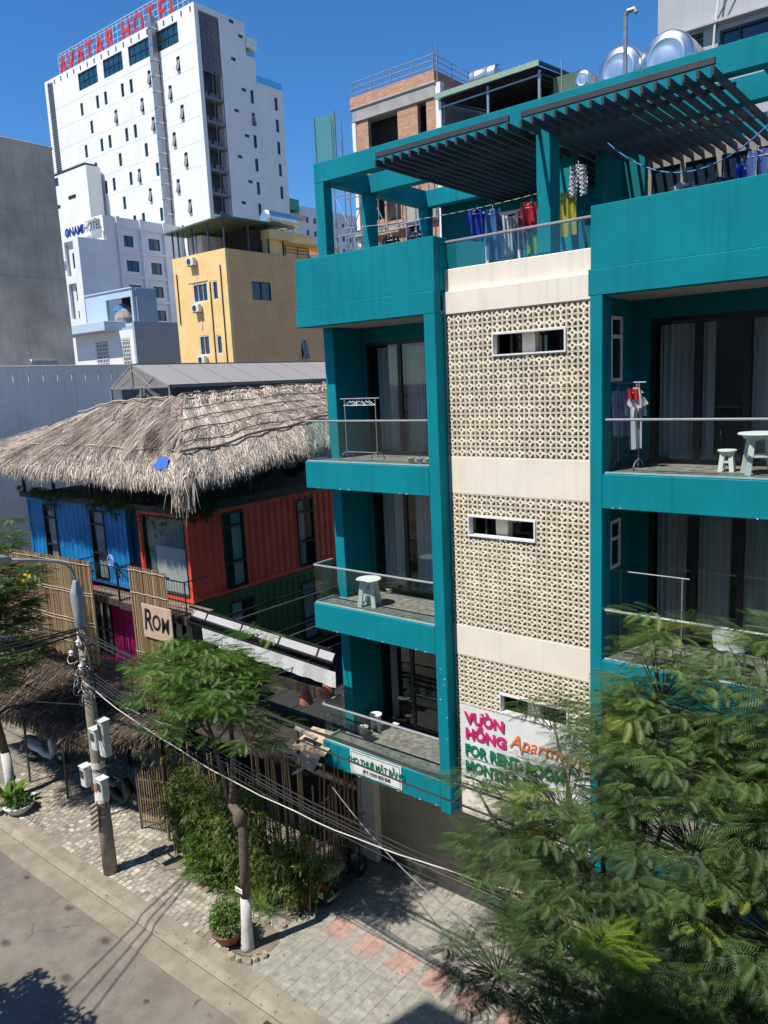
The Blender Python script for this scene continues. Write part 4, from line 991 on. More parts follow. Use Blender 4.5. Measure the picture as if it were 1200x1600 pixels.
for i, h in enumerate(hl): window(ht, PX(AX-.12), *h, M_wdark, M_blueglass, hb=(.75,), sash=(i == 1), fr=.08)
MB().box(-129.6, AX-.501, AY+.501, 91, 20, 20.3).build('base_slab', M_whitewall, ht)
MB().box(-129.6, AX-.51, AY+.51, 83.9, 63.5, 63.9).build('roof', M_whitewall, ht); MB().box(-129.6, AX-.51, 84, 85.6, 59.4, 59.7).build('roof', M_whitewall, ht); MB().box(-129.6, AX-.51, 85.6, 90.9, 56.0, 56.4).build('roof', M_whitewall, ht)
MB().box(-129.6, AX-.51, 83.6, 83.9, 56, 64.4).build('rear_wall', M_whitewall, ht); MB().box(-129.6, AX-.51, 85.4, 85.7, 56, 60.1).build('rear_wall', M_whitewall, ht); MB().box(-129.6, AX-.51, 90.7, 91, 20, 56.9).build('rear_wall', M_whitewall, ht)
MB().box(-100, AX+.3, 84.1, 86.0, 61.2, 62.5).build('roof_canopy', M_whitewall, ht)
for (y0, y1, z) in ((84.0,85.7,60.1),(85.7,91.0,56.9)):
    MB().box(AX-.06, AX-.03, y0, y1, z, z+1.0).build('terrace_glass', GLASS('green_rail_glass', (.62,.84,.84)), ht)
    g_ = MB(); random.seed(int(z))
    for k in range(60):
        x, y, zz = AX-.6+random.uniform(-.4,.4), random.choice((y0+.5, y1-1.1))+random.uniform(-.4,.4), z+random.uniform(.2,1.2)
        g_.add([(x,y,zz),(x+.2,y+.1,zz+.1),(x+.1,y+.25,zz+.2)], [(0,1,2)])
    g_.build('roof_plant', MAT('roof_plant_green', (.03,.09,.03), .8), ht)
# recessed service shaft with air conditioners behind louvers
MB().box(AX-1.6, AX-1.5, 75.7, 79.1, 37, 63.6).build('shaft_wall', M_wdark, ht)
for i, z in enumerate((54.2,51.0,47.8,44.6,41.4,38.2)):
    MB().box(AX-1.5, AX-.02, 75.7, 79.1, z-1.75, z-1.35).build('shaft_floor', M_louver, ht)
    for y in (76.3, 77.4, 78.3): MB().box(AX-1.3, AX-.8, y, y+.6, z-1.2, z-.55).build('air_conditioner', M_louver, ht)
    m = MB()
    for k in range(3): m.box(AX-.05, AX-.01, 75.7, 79.1, z-1.7+k*.14, z-1.63+k*.14)
    m.build('louver', M_louver, ht)
m = MB()
for z in np.arange(56.0, 63.4, .3): m.box(AX-.12, AX-.03, 75.7, 79.1, z, z+.16)
m.build('louver', M_louver, ht); MB().box(AX-.07, AX-.02, 77.35, 77.45, 37, 63.6).build('pipe', M_louver, ht); MB().box(AX-.6, AX-.3, 76.2, 77.2, 57.2, 59.0).build('dark_opening', M_wdark, ht); MB().box(AX-.14, AX-.13, 76.0, 77.0, 60.8, 62.8).build('dark_opening', M_winglass, ht)
m = MB()
for y in (75.72, 79.06): m.box(AX-.03, AX+.03, y, y+.06, 37, 63.6)
m.build('shaft_trim', M_wdark, ht)
# external steel duct
m = MB(); m.box(-99.35, -98.45, 73.95, 74.7, 34, 64.9); m.build('duct', M_galv, ht)
for z in np.arange(36, 64, 2.1): MB().box(-99.42, -98.38, 73.9, 74.98, z, z+.12).build('duct_band', M_steel, ht)
# rooftop letters on their lattice
M_redl = MAT('red_sign_letter', (.62,.045,.05), .5); M_latt = MAT('pale_lattice', (.55,.6,.66), .6)
m = MB()
for x in np.arange(-127.2, -92.5, 1.15): m.box(x, x+.07, 76.2, 76.27, 64.4, 68.2)
for z in (65.0, 65.9, 66.8, 67.7, 68.15): m.box(-127.2, -93.0, 76.18, 76.25, z, z+.06)
for x in np.arange(-127, -93, 4.6): m.beam((x,76.2,68.1), (x,78.2,64.4), .08,.08)
m.build('sign_lattice', M_latt, ht)
LX = [(-124.46,'A'),(-122.03,'V'),(-119.17,'A'),(-116.64,'T'),(-113.69,'A'),(-110.78,'R'),(-106.53,'H'),(-103.35,'O'),(-100.4,'T'),(-97.65,'E'),(-95.07,'L')]
for x, ch in LX:
    o = text(ch, 'sign_letter', M_redl, ht, (x*1.0105+.15, 76.1, 64.75), (1,0,0), (0,0,1), 4.15, .12, .80, .02, 'CENTER')
# ---- white building left of the tower
wl = thing('white_building', 'plain white block partly hidden between the concrete wall and hotel tower', 'building', (-120, 72, 0))
MB().wall(PY(72), (-132, -115.5), (20, 48.0), .4, [(-125.4,-124.0,46.4,48-.3), (-121.5,-119.2,43.7,44.3), (-126.5,-124.2,42.9,43.5), (-121.2,-119.0,38.5,39.1)]).build('front_wall', M_whitewall, wl)
MB().wall(PX(-115.5), (72.4, 74.5), (20, 48.0), .4).build('side_wall', M_whitewall, wl); MB().box(-131.9, -115.6, 72.5, 74.4, 47.0, 47.2).build('roof', M_whitewall, wl)
MB().box(-131, -116, 72.1, 74.4, 48.3, 48.45).build('roof_canopy', M_charcoal, wl)
for h in ((-125.4,-124.0,46.4,47.7), (-121.5,-119.2,43.7,44.3), (-126.5,-124.2,42.9,43.5), (-121.2,-119.0,38.5,39.1)): window(wl, PY(72.1), *h, M_wdark)
# ---- smaller hotel with blue lettering
M_offw = MAT('offwhite_wall', (.76,.77,.78), .8, var=.06, scale=.4, streak=.15)
on = thing('small_hotel', 'white five-storey hotel with blue name band on its roof corner', 'building', (-97, 58, 0))
OX = -96.7
MB().wall(PY(58.0), (-101.0, OX-.301), (14, 32.9), .3, [(-100.2,-98.0,28.2,32.6),(-100.2,-98.2,22.6,27.2)]).build('front_wall', M_offw, on)
MB().wall(PY(58.5), (-101.0, OX-.301), (14, 32.7), .3, [(-99.3,-98.5,29.2,31.2),(-99.3,-98.5,25.0,27.0),(-99.3,-98.5,22,23.7)]).build('balcony_rear_wall', M_offw, on)
for h in ((-99.3,-98.5,29.2,31.2),(-99.3,-98.5,25.0,27.0),(-99.3,-98.5,22,23.7)): window(on, PY(58.55), *h, M_wdark, M_blueglass, vb=(.5,))
MB().wall(PX(OX), (58.0, 63.6), (14, 32.9), .3).build('side_wall', M_offw, on)
ow = [(65.1,66.6,32.4,33.9),(69.1,71.0,32.3,33.9),(65.2,67.2,29.1,30.6),(69.2,70.95,29.0,30.6),(65.2,67.2,25.8,27.3),(69.2,70.9,25.75,27.3),(65.2,67.25,22.4,23.95),(69.1,71.0,22.5,23.95)]
MB().wall(PX(OX-.25), (63.601, 75.5), (14, 36.2), .3, ow).build('side_wall', M_offw, on)
MB().wall(PX(OX-.05), (62.21, 63.6), (32.9, 36.2), .3).build('side_wall', M_offw, on)
for y in (64.3, 68.0, 71.9, 75.2): MB().box(OX-.249, OX+.02, y-.25, y+.25, 20, 36.3).build('pier', M_offw, on)
for z in (34.8, 31.5, 28.2, 24.9, 21.6): MB().box(OX-.249, OX-.02, 64.551, 75.0, z, z+.3).build('band', M_offw, on)
for i, h in enumerate(ow): window(on, PX(OX-.4), *h, M_wdark, M_blueglass, vb=(.5,) if i % 2 else (.45,)); 
MB().box(-100, OX-.6, 61, 75.4, 35.6, 35.8).build('roof', M_offw, on); MB().box(-101, OX-.3, 58.3, 61.1, 32.3, 32.6).build('roof', M_offw, on)
nb_ = MB(); nb_.box(-106.7, -96.6, 61.9, 62.2, 34.05, 36.17); nb_.build('name_band', M_whitewall, on)
MB().box(-106.7, -97.0, 62.21, 62.6, 20, 34.0).build('front_wall', M_offw, on)
for x in (-106.5, -103.0, -97.2): MB().box(x, x+.3, 61.95, 62.15, 32.6, 34.04).build('post', M_whitewall, on)
MB().box(-106.7, -101.1, 60.0, 62.2, 20, 32.4).build('front_wing', M_offw, on)
M_navy = MAT('navy_letter', (.015,.03,.22), .5); M_greyl = MAT('grey_letter', (.22,.24,.28), .5)

text('ONAMI', 'lettering', M_navy, on, (-106.35, 61.86, 34.55), (1,0,0), (0,0,1), 1.62, .03, .92, .05)
text('HOTEL', 'lettering', M_greyl, on, (-101.4, 61.86, 34.55), (1,0,0), (0,0,1), 1.62, .03, .86, .0)
m = MB(); m.lathe((-105.75, 61.80, 35.1), [(.30,-.03),(.30,.03)], 18, 'y'); m.build('blue_emblem', MAT('emblem_blue', (.05,.25,.62), .5), on)
# ---- yellow house with green shed roof
M_yel = MAT('ochre_render', (.92,.63,.27), .8, var=.08, scale=.6, streak=.2, dirt=.12, dcol=(.58,.38,.17)); M_greenroof = MAT('green_roof_sheet', (.10,.16,.11), .5, var=.15, scale=1.5)
YX, YY, YZ = -46.7, 40.0, 22.85
ye = thing('yellow_house', 'yellow ochre house with green shed roof, wall air conditioners and roof tank', 'house', (YX, YY, 0))
fh = [(-50.9,-49.1,19.2,20.65),(-48.5,-47.85,19.2,20.65),(-50.6,-49.35,15.1,16.65),(-48.5,-47.85,15.1,16.55)]; sh = [(42.45,44.45,19.2,20.6),(47.5,48.2,14.5,16.25)]
MB().wall(PY(YY), (-53.2, YX), (10, YZ), .25, fh).build('front_wall', M_yel, ye); MB().wall(PX(YX), (YY+.25, 53), (10, YZ), .25, sh).build('side_wall', MAT('ochre_render_shaded', (.82,.47,.22), .85, var=.08, scale=.6, streak=.2), ye)  # side wall: same ochre with its shade painted in as a browner tone
MB().box(-53.2, YX-.25, YY+.26, 53, 22.3, 22.5).build('roof_slab', M_yel, ye); MB().box(-53.2, -52.95, YY+.26, 53, 10, YZ).build('far_side_wall', M_yel, ye)
for i, h in enumerate(fh): window(ye, PY(YY+.05), *h, M_wframe, vb=((.36,.68),(),(.5,),())[i], fr=.09)
window(ye, PX(YX-.05), *sh[0], M_wdark, vb=(.5,)); window(ye, PX(YX-.05), *sh[1], M_wframe, sash=True, fr=.05)
for i, (x, z) in enumerate(((-50.5,22.3),(-50.3,18.75),(-50.1,14.75))):
    ac = thing('air_conditioner', ('top outdoor air-conditioning unit on the yellow house, under its roof terrace', 'middle outdoor air-conditioning unit below the three-light window of the yellow house', 'bottom outdoor air-conditioning unit of the yellow house, below the two-light window')[i], 'air conditioner', (x, YY-.3, z), 'air conditioners on the yellow house')
    MB().bbox(x-.42, x+.42, YY-.42, YY-.08, z-.3, z+.3, .03).build('casing', M_wframe, ac); MB().lathe((x-.1, YY-.435, z), [(.23,0),(.23,.012)], 14, 'y').build('fan_grille', M_charcoal, ac)
    MB().beam((x-.3,YY-.4,z-.33),(x-.3,YY,z-.33),.04,.04).build('bracket', M_wdark, ac); MB().beam((x+.3,YY-.4,z-.33),(x+.3,YY,z-.33),.04,.04).build('bracket', M_wdark, ac)
    MB().tube([(x+.15,YY-.05,z-.3),(x+.25,YY-.04,z-1.4),(x+.2,YY-.04,z-1.7)], .03, 5).build('drain_pipe', M_wframe, ac)
for x, z0, z1 in ((-52.75,17.7,21.6),(-47.35,14.3,21.7),(-48.7,14.3,20.6)): MB().tube([(x,YY-.05,z0),(x,YY-.05,z1)], .05, 6).build('downpipe', M_wdark, ye)
MB().box(-51.4,-49.0,YY-.05,YY-.003,20.75,20.82).build('drip_mould', M_yel, ye); MB().box(YX+.003,YX+.05,41.9,45.0,20.75,20.82).build('drip_mould', M_yel, ye)
# open roof terrace under the green sheet
m = MB(); 
for x in (-53.1,-52.4,-50.6,-48.7,-46.85): m.box(x,x+.1,YY+.05,YY+.15,YZ,24.9)
for y in (42.5,44.6,46.2): m.box(YX-.2,YX-.08,y,y+.12,YZ,24.9)
for x in (-51.6,-51.1,-50.1): m.box(x,x+.04,YY+.05,YY+.1,YZ,24.7)
m.build('terrace_post', M_wdark, ye)
MB().add([(-53.7,39.7,24.75),(-46.5,39.7,25.05),(-46.3,46.5,25.1),(-53.7,46.5,24.8),(-53.7,39.7,24.87),(-46.5,39.7,25.17),(-46.3,46.5,25.22),(-53.7,46.5,24.92)], [(0,3,2,1),(4,5,6,7),(0,1,5,4),(1,2,6,5),(2,3,7,6),(3,0,4,7)]).build('sheet_roof', M_greenroof, ye)
MB().box(-53.0,-51.2,41.5,45,YZ,24.6).build('terrace_room', M_wframe, ye); MB().box(-50.8,-47.5,43.5,46,YZ,24.7).build('terrace_room', M_dimwall, ye)
MB().box(YX-2.5,YX+.25,44.5,49.4,24.0,24.7).build('stair_house', M_yel, ye); MB().box(YX-2.4,YX-.15,44.6,49.2,YZ,24.0).build('stair_house', M_yel, ye)
MB().box(YX-2.5,YX+.45,46.3,52.5,23.85,24.0).build('stair_slab', M_yel, ye)
m = MB()
for z in (23.15,23.4,23.65): m.box(YX-.06,YX-.02,46.3,49.2,z,z+.04)
for y in (46.4,47.8,49.1): m.box(YX-.06,YX-.02,y,y+.05,YZ,23.7)
m.build('railing', M_rust, ye)
def tank(name, label, c, r, L, axis='x', group=None, mat=None, stand=True):
    """horizontal stainless water tank with dished, ringed ends"""
    t = thing(name, label, 'water tank', (c[0], c[1], c[2]-r), group)
    hl = L/2; prof = [(.05*r,-hl-.16*r),(.35*r,-hl-.15*r),(.62*r,-hl-.10*r),(.66*r,-hl-.13*r),(.72*r,-hl-.08*r),(.9*r,-hl+.0*r),(.985*r,-hl+.09*r),(r,-hl+.2*r)]
    body = prof+[(r*1.0,-hl*.5),(r*1.015,-hl*.48),(r,-hl*.46),(r,hl*.46),(r*1.015,hl*.48),(r,hl*.5)]+[(a,-b) for a, b in prof[::-1]]
    MB().lathe(c, body, 32, axis).build('drum', mat or M_steel, t, smooth=True)
    MB().lathe((c[0], c[1], c[2]+r*.97), [(.2*r,0),(.2*r,.10*r),(.12*r,.15*r)], 14).build('hatch', mat or M_steel, t)
    MB().tube([(c[0], c[1]+(.3*r if axis=='y' else 0), c[2]+r), (c[0], c[1]+(.3*r if axis=='y' else 0), c[2]+r*1.3)], .02, 6).build('vent_pipe', M_galv, t)
    if stand:
        m = MB()
        for s in (-.6, .6):
            if axis == 'y': m.beam((c[0]-r, c[1]+s*hl, c[2]-r*1.05), (c[0]+r, c[1]+s*hl, c[2]-r*1.05), .06, .08); [m.beam((c[0]+q*r, c[1]+s*hl, c[2]-r*.6), (c[0]+q*r, c[1]+s*hl, c[2]-r*1.9), .05, .05) for q in (-.85,.85)]
            else: m.beam((c[0]+s*hl, c[1]-r, c[2]-r*1.05), (c[0]+s*hl, c[1]+r, c[2]-r*1.05), .06, .08); [m.beam((c[0]+s*hl, c[1]+q*r, c[2]-r*.6), (c[0]+s*hl, c[1]+q*r, c[2]-r*1.9), .05, .05) for q in (-.85,.85)]
        m.build('cradle', M_galv, t)
    return t
tank('water_tank', 'polished steel water tank on the roof of the yellow house', (YX-.6, 46.5, 25.75), .62, 3.2, 'y')
# ---- pale blue house
M_lblue = MAT('pale_blue_render', (.46,.58,.68), .8, var=.05, scale=.5, streak=.15, dirt=.08, dcol=(.3,.38,.44)); M_lblued = MAT('pale_blue_render_dark', (.30,.38,.46), .8, var=.05, scale=.4, streak=.12)  # second one: pale blue taken darker for side faces and roof slab
lb = thing('pale_blue_house', 'pale blue house with projecting flat canopy and grilled windows', 'house', (-62.7, 42, 0))
MB().bbox(-76.2, -65.8, 41.2, 43.6, 18.25, 19.1, .03).build('canopy', M_lblue, lb)
MB().wall(PY(42.6), (-73.4, -62.71), (10, 18.24), .3, [(-70.0,-67.7,14.7,17.5),(-65.5,-64.0,14.7,17.5)]).build('front_wall', M_whitewall, lb)
for h, vb in (((-70.0,-67.7,14.7,17.5),(.5,)), ((-65.5,-64.0,14.7,17.5),())):
    wv = window(lb, PY(42.65), *h, M_wframe, vb=vb, fr=.12)
    m = MB()
    for x in np.arange(h[0]+.2, h[1]-.1, .26): m.box(x, x+.07, 42.58, 42.62, h[2]+.12, h[3]-.12)
    for i, z in enumerate(np.arange(h[2]+.3, h[3]-.1, .36)): m.box(h[0]+.14, h[1]-.14, 42.575, 42.625, z, z+.07)
    m.build('window_grille', M_wframe, lb)
MB().wall(PX(-62.7), (42.3, 52), (10, 18.85), .3).build('side_wall', M_lblued, lb); MB().box(-73.2,-63.0,42.91,52,18.3,18.5).build('roof_slab', M_lblued, lb)
MB().wall(PY(43.4), (-72.2, -64.2), (18.6, 22.0), .3, [(-68.6,-64.5,18.9,21.3)]).build('attic_wall', M_lblue, lb); MB().box(-72.3,-64.1,43.3,46,22.0,22.12).build('attic_slab', M_lblue, lb)
MB().box(-68.7,-64.3,45.2,45.3,18.5,21.9).build('attic_rear', M_dark, lb)
MB().lathe((-66.9,44.4,18.6), [(1.0,0),(1.15,.9),(.9,1.6),(.4,2.1)], 14).build('covered_heap', MAT('tarp_beige', (.35,.32,.28), .8, var=.3, scale=1.5), lb); MB().lathe((-67.2,44.3,20.2), [(.9,0),(.8,.45),(.2,.7)], 12).build('blue_sheet', MAT('sheet_blue', (.05,.2,.5), .6), lb)
MB().box(-65.3,-65.1,44,44.1,18.6,20.9).build('white_pipe', M_wframe, lb)
MB().wall(PX(-64.0), (43.71,45.9), (18.6,22.0), .2).build('attic_side', M_lblued, lb)
# ---- raw concrete block at the left edge
M_conc = MAT('stained_raw_concrete', (.58,.49,.39), .9, var=.22, scale=.5, bump=.3, bscale=12, streak=.5, dirt=.6, dcol=(.32,.27,.215))
cbk = thing('concrete_building', 'tall windowless raw concrete building at the left edge with cast floor lines', 'building', (-40, 23, 0))
MB().box(-60, -40.01, 10, 23.0, 8, 25.15).build('core', M_conc, cbk)
z = 8.7; random.seed(12)
while z < 25.1:
    h_ = min(3.3, 25.2-z)
    MB().bbox(-40.009, -39.96+random.uniform(-.01,.01), 12, 23.03, z, z+h_-.006, .004).build('cast_panel', M_conc, cbk); z += 3.3
MB().bbox(-60, -39.93, 11.9, 23.08, 25.16, 25.32, .02).build('coping', M_conc, cbk)
# ---- blue-grey party wall with bright slots
M_bgrey = MAT('blue_grey_wall', (.84,.86,.78), .85, var=.07, scale=.5, streak=.25, dirt=.15, dcol=(.6,.62,.58))
pw = thing('party_wall', 'long blue-grey party wall with a row of narrow bright slots near its top', 'wall', (-34, 18, 0))
sl = []
y = 9.7
while y < 27: sl.append((y-.055, y+.055, 13.15, 13.52)); y += .69
MB().wall(PX(-34), (6, 28), (0, 13.78), .18, sl).build('wall_panel', M_bgrey, pw)
MB().bbox(-34.22, -33.96, 6, 28, 13.781, 13.86, .01).build('coping', M_bgrey, pw)
for h in sl[6:20]: MB().box(-34.03, -34.0+.012, h[0]-.03, h[0]-.001, 13.12, 13.55).build('slot_rim', M_white, pw)
hb_ = thing('low_white_house', 'low white flat-roofed house behind the slotted wall', 'house', (-40, 16, 0))
MB().box(-52, -37, 8, 32, 0, 12.9).build('wall', M_whitewall, hb_); MB().box(-37.0,-36.8,8,32,12.9,13.9).build('parapet', M_whitewall, hb_)
tank('water_tank', 'small galvanised tank lying behind the top of the slotted blue-grey wall', (-36.0, 19.1, 14.05), .2, 1.3, 'y', mat=M_galv)
# ---- brick building under construction
def brick_mat():
    m, t, out = _nodes('bare_red_brick'); N = t.nodes.new; L = t.links.new
    b = N('ShaderNodeBsdfPrincipled'); b.inputs['Roughness'].default_value = .9; L(b.outputs[0], out.inputs[0])
    geo = N('ShaderNodeNewGeometry'); sx = N('ShaderNodeSeparateXYZ'); L(geo.outputs['Position'], sx.inputs[0])
    ad = N('ShaderNodeMath'); ad.operation = 'ADD'; L(sx.outputs[0], ad.inputs[0]); L(sx.outputs[1], ad.inputs[1])
    cx = N('ShaderNodeCombineXYZ'); L(ad.outputs[0], cx.inputs[0]); L(sx.outputs[2], cx.inputs[1])
    br = N('ShaderNodeTexBrick'); br.inputs['Scale'].default_value = 1; br.inputs['Brick Width'].default_value = .21; br.inputs['Row Height'].default_value = .095
    br.inputs['Mortar Size'].default_value = .012; br.inputs['Color1'].default_value = (.50,.21,.11,1); br.inputs['Color2'].default_value = (.64,.33,.19,1); br.inputs['Mortar'].default_value = (.36,.30,.25,1); br.inputs['Bias'].default_value = -.1
    L(cx.outputs[0], br.inputs[0])
    n = N('ShaderNodeTexNoise'); n.inputs['Scale'].default_value = 2.5; n.inputs['Detail'].default_value = 6; L(geo.outputs['Position'], n.inputs[0])
    mx = N('ShaderNodeMixRGB'); mx.blend_type = 'MULTIPLY'; mx.inputs[0].default_value = .5; L(br.outputs[0], mx.inputs[1]); L(n.outputs[0], mx.inputs[2])
    hs_ = N('ShaderNodeHueSaturation'); hs_.inputs['Value'].default_value = 1.35; L(mx.outputs[0], hs_.inputs['Color']); L(hs_.outputs[0], b.inputs['Base Color'])
    bp = N('ShaderNodeBump'); bp.inputs['Strength'].default_value = .6; bp.inputs['Distance'].default_value = .02; L(br.outputs['Fac'], bp.inputs['Height']); bp.invert = True; L(bp.outputs[0], b.inputs['Normal'])
    return m
M_brick = brick_mat(); M_cgrey = MAT('cement_beam', (.38,.37,.34), .9, var=.15, scale=1.5, streak=.2)
bk = thing('brick_building', 'unfinished red brick building with concrete frame and roof railing behind the teal one', 'building', (-19, 28, 0))
MB().wall(PY(28), (-23.3, -19.01), (14, 23.75), .2, [(-22.62,-21.0,20.9,23.76),(-19.95,-19.5,21.2,23.76),(-23.4,-21.9,19.5,20.4),(-21.75,-21.0,19.35,20.5),(-20.6,-19.6,18.0,19.1)]).build('brick_wall', M_brick, bk)
MB().bbox(-23.45, -19.0, 27.93, 28.2, 23.76, 24.3, .02).build('ring_beam', M_cgrey, bk); MB().bbox(-23.55,-18.95,27.88,28.25,24.28,24.36,.01).build('ledge', M_cgrey, bk)
MB().box(-23.5, -19.0, 27.9, 28.1, 24.361, 24.78).build('brick_parapet', M_brick, bk); MB().box(-19.2, -18.99, 28.101, 33.5, 24.361, 24.78).build('brick_parapet', M_brick, bk)
MB().bbox(-19.0, -18.75, 27.95, 28.25, 14, 24.28, .01).build('column', M_whitewall, bk); MB().bbox(-23.5,-23.3,27.95,28.2,14,23.76,.01).build('column', M_whitewall, bk)
MB().box(-19.2, -18.96, 28.26, 33.5, 14, 24.359).build('side_wall', M_cgrey, bk); MB().box(-23.3,-19.2,28.9,29,14,24).build('dark_room_backing', M_dark, bk); MB().box(-23.5,-19.2,28.2,33.5,23.9,24.1).build('roof_slab', M_cgrey, bk)  # thin near-black sheet gives the openings their unlit depth
MB().bbox(-23.5,-20.6,27.8,28.25,18.9,19.2,.02).build('floor_beam', M_cgrey, bk); MB().bbox(-20.59,-19.0,27.85,28.2,19.0,19.75,.02).build('floor_beam', M_cgrey, bk)
m = MB()
for x in (-23.45,-22.35,-21.25,-20.15,-19.1): m.tube([(x,28,24.35),(x,28,25.4)], .025, 5)
for y in (29.3,30.6,31.9,33.2): m.tube([(-19.08,y,24.5),(-19.08,y,25.4)], .025, 5)
for z in (24.95,25.18,25.4): m.tube([(-23.45,28,z),(-19.08,28,z)], .02, 5); m.tube([(-19.08,28,z),(-19.08,33.4,z)], .02, 5)
m.tube([(-23.45,28,25.4),(-23.45,33,25.4)], .02, 5); m.tube([(-18.9,28,24.3),(-18.9,28,25.7)], .03, 5)
m.build('roof_railing', M_galv, bk)
tank('water_tank', 'white-topped steel tank on the brick building roof behind its railing', (-18.2, 30.6, 24.95), .38, 1.3, 'x', mat=M_steel)
sc_ = thing('scaffold', 'steel tube scaffold with cross braces standing before the brick building', 'scaffold', (-22, 27.4, 14)); m = MB()
for x in (-23.9,-23.0,-22.0,-21.0,-20.0,-19.3):
    for y in (27.0,27.7): m.tube([(x,y,14),(x,y,21.0 if x > -23.5 else 23.9)], .03, 5)
for z in (15.5,17.2,18.9,20.6): m.tube([(-23.9,27.0,z),(-19.3,27.0,z)], .025, 5); m.tube([(-23.9,27.7,z),(-19.3,27.7,z)], .025, 5)
for i, x in enumerate((-23.9,-23.0,-22.0,-21.0,-20.0)):
    for z in (15.5,17.2,18.9): m.tube([(x,27.0,z),(x+.95,27.0,z+1.7)] if (i+int(z)) % 2 else [(x+.95,27.0,z),(x,27.0,z+1.7)], .02, 4)
m.build('tube_frame', M_galv, sc_); MB().box(-22.2,-20.4,26.95,27.75,18.62,18.68).build('plank', MAT('scaffold_plank', (.45,.36,.2), .8, var=.3, scale=4), sc_)
MB().box(-24.95, -23.75, 27.1, 27.12, 22.2, 24.1).build('green_net', FROST('green_net', (.12,.38,.30), .3, .5), sc_); MB().beam((-24.95,27.1,22.2),(-24.95,27.1,24.15),.04,.04).build('net_pole', M_greenroof, sc_); MB().beam((-23.75,27.1,22.2),(-23.75,27.1,24.15),.04,.04).build('net_pole', M_greenroof, sc_)
# ---- green roofed shed
M_lgreen = MAT('pale_green_fascia', (.28,.40,.30), .6, var=.1, scale=2)
sh_ = thing('roof_shed', 'open steel shed with pale green sheet roof beside the brick building', 'shed', (-14.4, 28, 22))
MB().add([(-18.85,27.8,23.55),(-14.3,27.8,23.62),(-14.3,32.5,24.1),(-18.7,32.5,24.1)], [(0,1,2,3)]).build('sheet_roof', M_charcoal, sh_)
MB().beam((-18.9,27.78,23.68),(-14.25,27.78,23.72),.08,.2).build('fascia', M_lgreen, sh_); MB().beam((-14.25,27.8,23.72),(-14.25,32.6,24.15),.08,.12).build('fascia', M_charcoal, sh_)
for x in (-18.75,-16.55,-14.35): MB().beam((x,28,20),(x,28,23.55),.09,.09).build('post', M_galv, sh_)
m = MB()
for x in np.arange(-18.6,-14.4,.35): m.beam((x,28.0,23.45),(x,32.3,23.95),.04,.05)
m.build('purlin', M_charcoal, sh_); MB().box(-18.7,-14.4,31.5,31.6,20,24).build('rear_screen', M_dimwall, sh_); MB().beam((-18.7,28,23.3),(-14.4,28,23.38),.05,.06).build('tie_beam', M_galv, sh_)
MB().box(-14.3,-13.2,29,32.4,20,23.5).build('green_cheek', M_greenroof, sh_)
# ---- roof tanks, pipes, antennas of the teal building
tank('water_tank', 'left of the two big stainless water tanks on the teal roof, with ringed end', (-7.05, 18.3, 18.88), .50, 1.7, 'y', 'big steel tanks on the teal roof')
tank('water_tank', 'right one of the two big stainless tanks on the teal roof, slightly higher', (-6.0, 18.3, 18.80), .56, 1.9, 'y', 'big steel tanks on the teal roof')
tank('water_tank', 'small horizontal steel tank on the roof edge behind the long teal beam', (-9.9, 22.5, 20.55), .25, 1.2, 'y')
MB().box(-8.2, -4.5, 16.8, 20.5, 17.25, 17.7).build('tank_platform', M_teal, apt); MB().box(-10.6, -9.2, 21.6, 23, 17.3, 20.2).build('stair_house', M_teal, apt)
o = MB().tube([(-6.02,15.2,17.25),(-6.02,15.2,18.95),(-5.97,15.2,19.02),(-5.85,15.2,19.02),(-5.82,15.2,18.95)], .045, 8).build('vent_pipe', M_galv); single(o, 'grey vent pipe with a bent top rising before the left steel tank', 'pipe')
o = MB().tube([(-12.5,26,21.5),(-12.5,26,22.9)], .025, 5).build('antenna_mast', M_galv); single(o, 'thin antenna mast rising behind the teal roof beam, right of the shed', 'antenna')
# ---- grey building top right
M_greyb = MAT('light_grey_render', (.43,.43,.44), .85, var=.06, scale=.5, streak=.15)
gy = thing('grey_building', 'light grey building with dark sliding windows behind the steel roof tanks', 'building', (-8, 24, 0))
MB().wall(PY(24), (-8.55, 4), (14, 30), .3, [(-7.85,-7.28,20.7,21.62),(-6.85,-5.0,20.6,21.52),(-4.4,-2,20.6,21.52)]).build('front_wall', M_greyb, gy); MB().box(-8.5, 4, 24.31, 34, 14, 30).build('body', M_greyb, gy)
MB().bbox(-7.95, 4, 23.75, 23.99, 21.66, 21.74, .01).build('drip_ledge', M_greyb, gy)
window(gy, PY(24.05), -6.85, -5.0, 20.6, 21.52, M_wdark, vb=(.28,.7)); window(gy, PY(24.05), -4.4, -2, 20.6, 21.52, M_wdark, vb=(.5,))
m = MB(); 
for z in np.arange(20.75,21.6,.13): m.box(-7.83,-7.3,24.02,24.12,z,z+.05)
m.build('louver', M_wdark, gy)
MB().tube([(-6.97,23.8,20.6),(-6.92,23.8,21.6),(-6.75,23.8,22.9)], .03, 6).build('conduit', M_wframe, gy); MB().tube([(-7.05,23.85,20.6),(-6.85,23.85,21.8),(-6.2,23.85,23.0)], .02, 6).build('conduit', M_greenroof, gy)
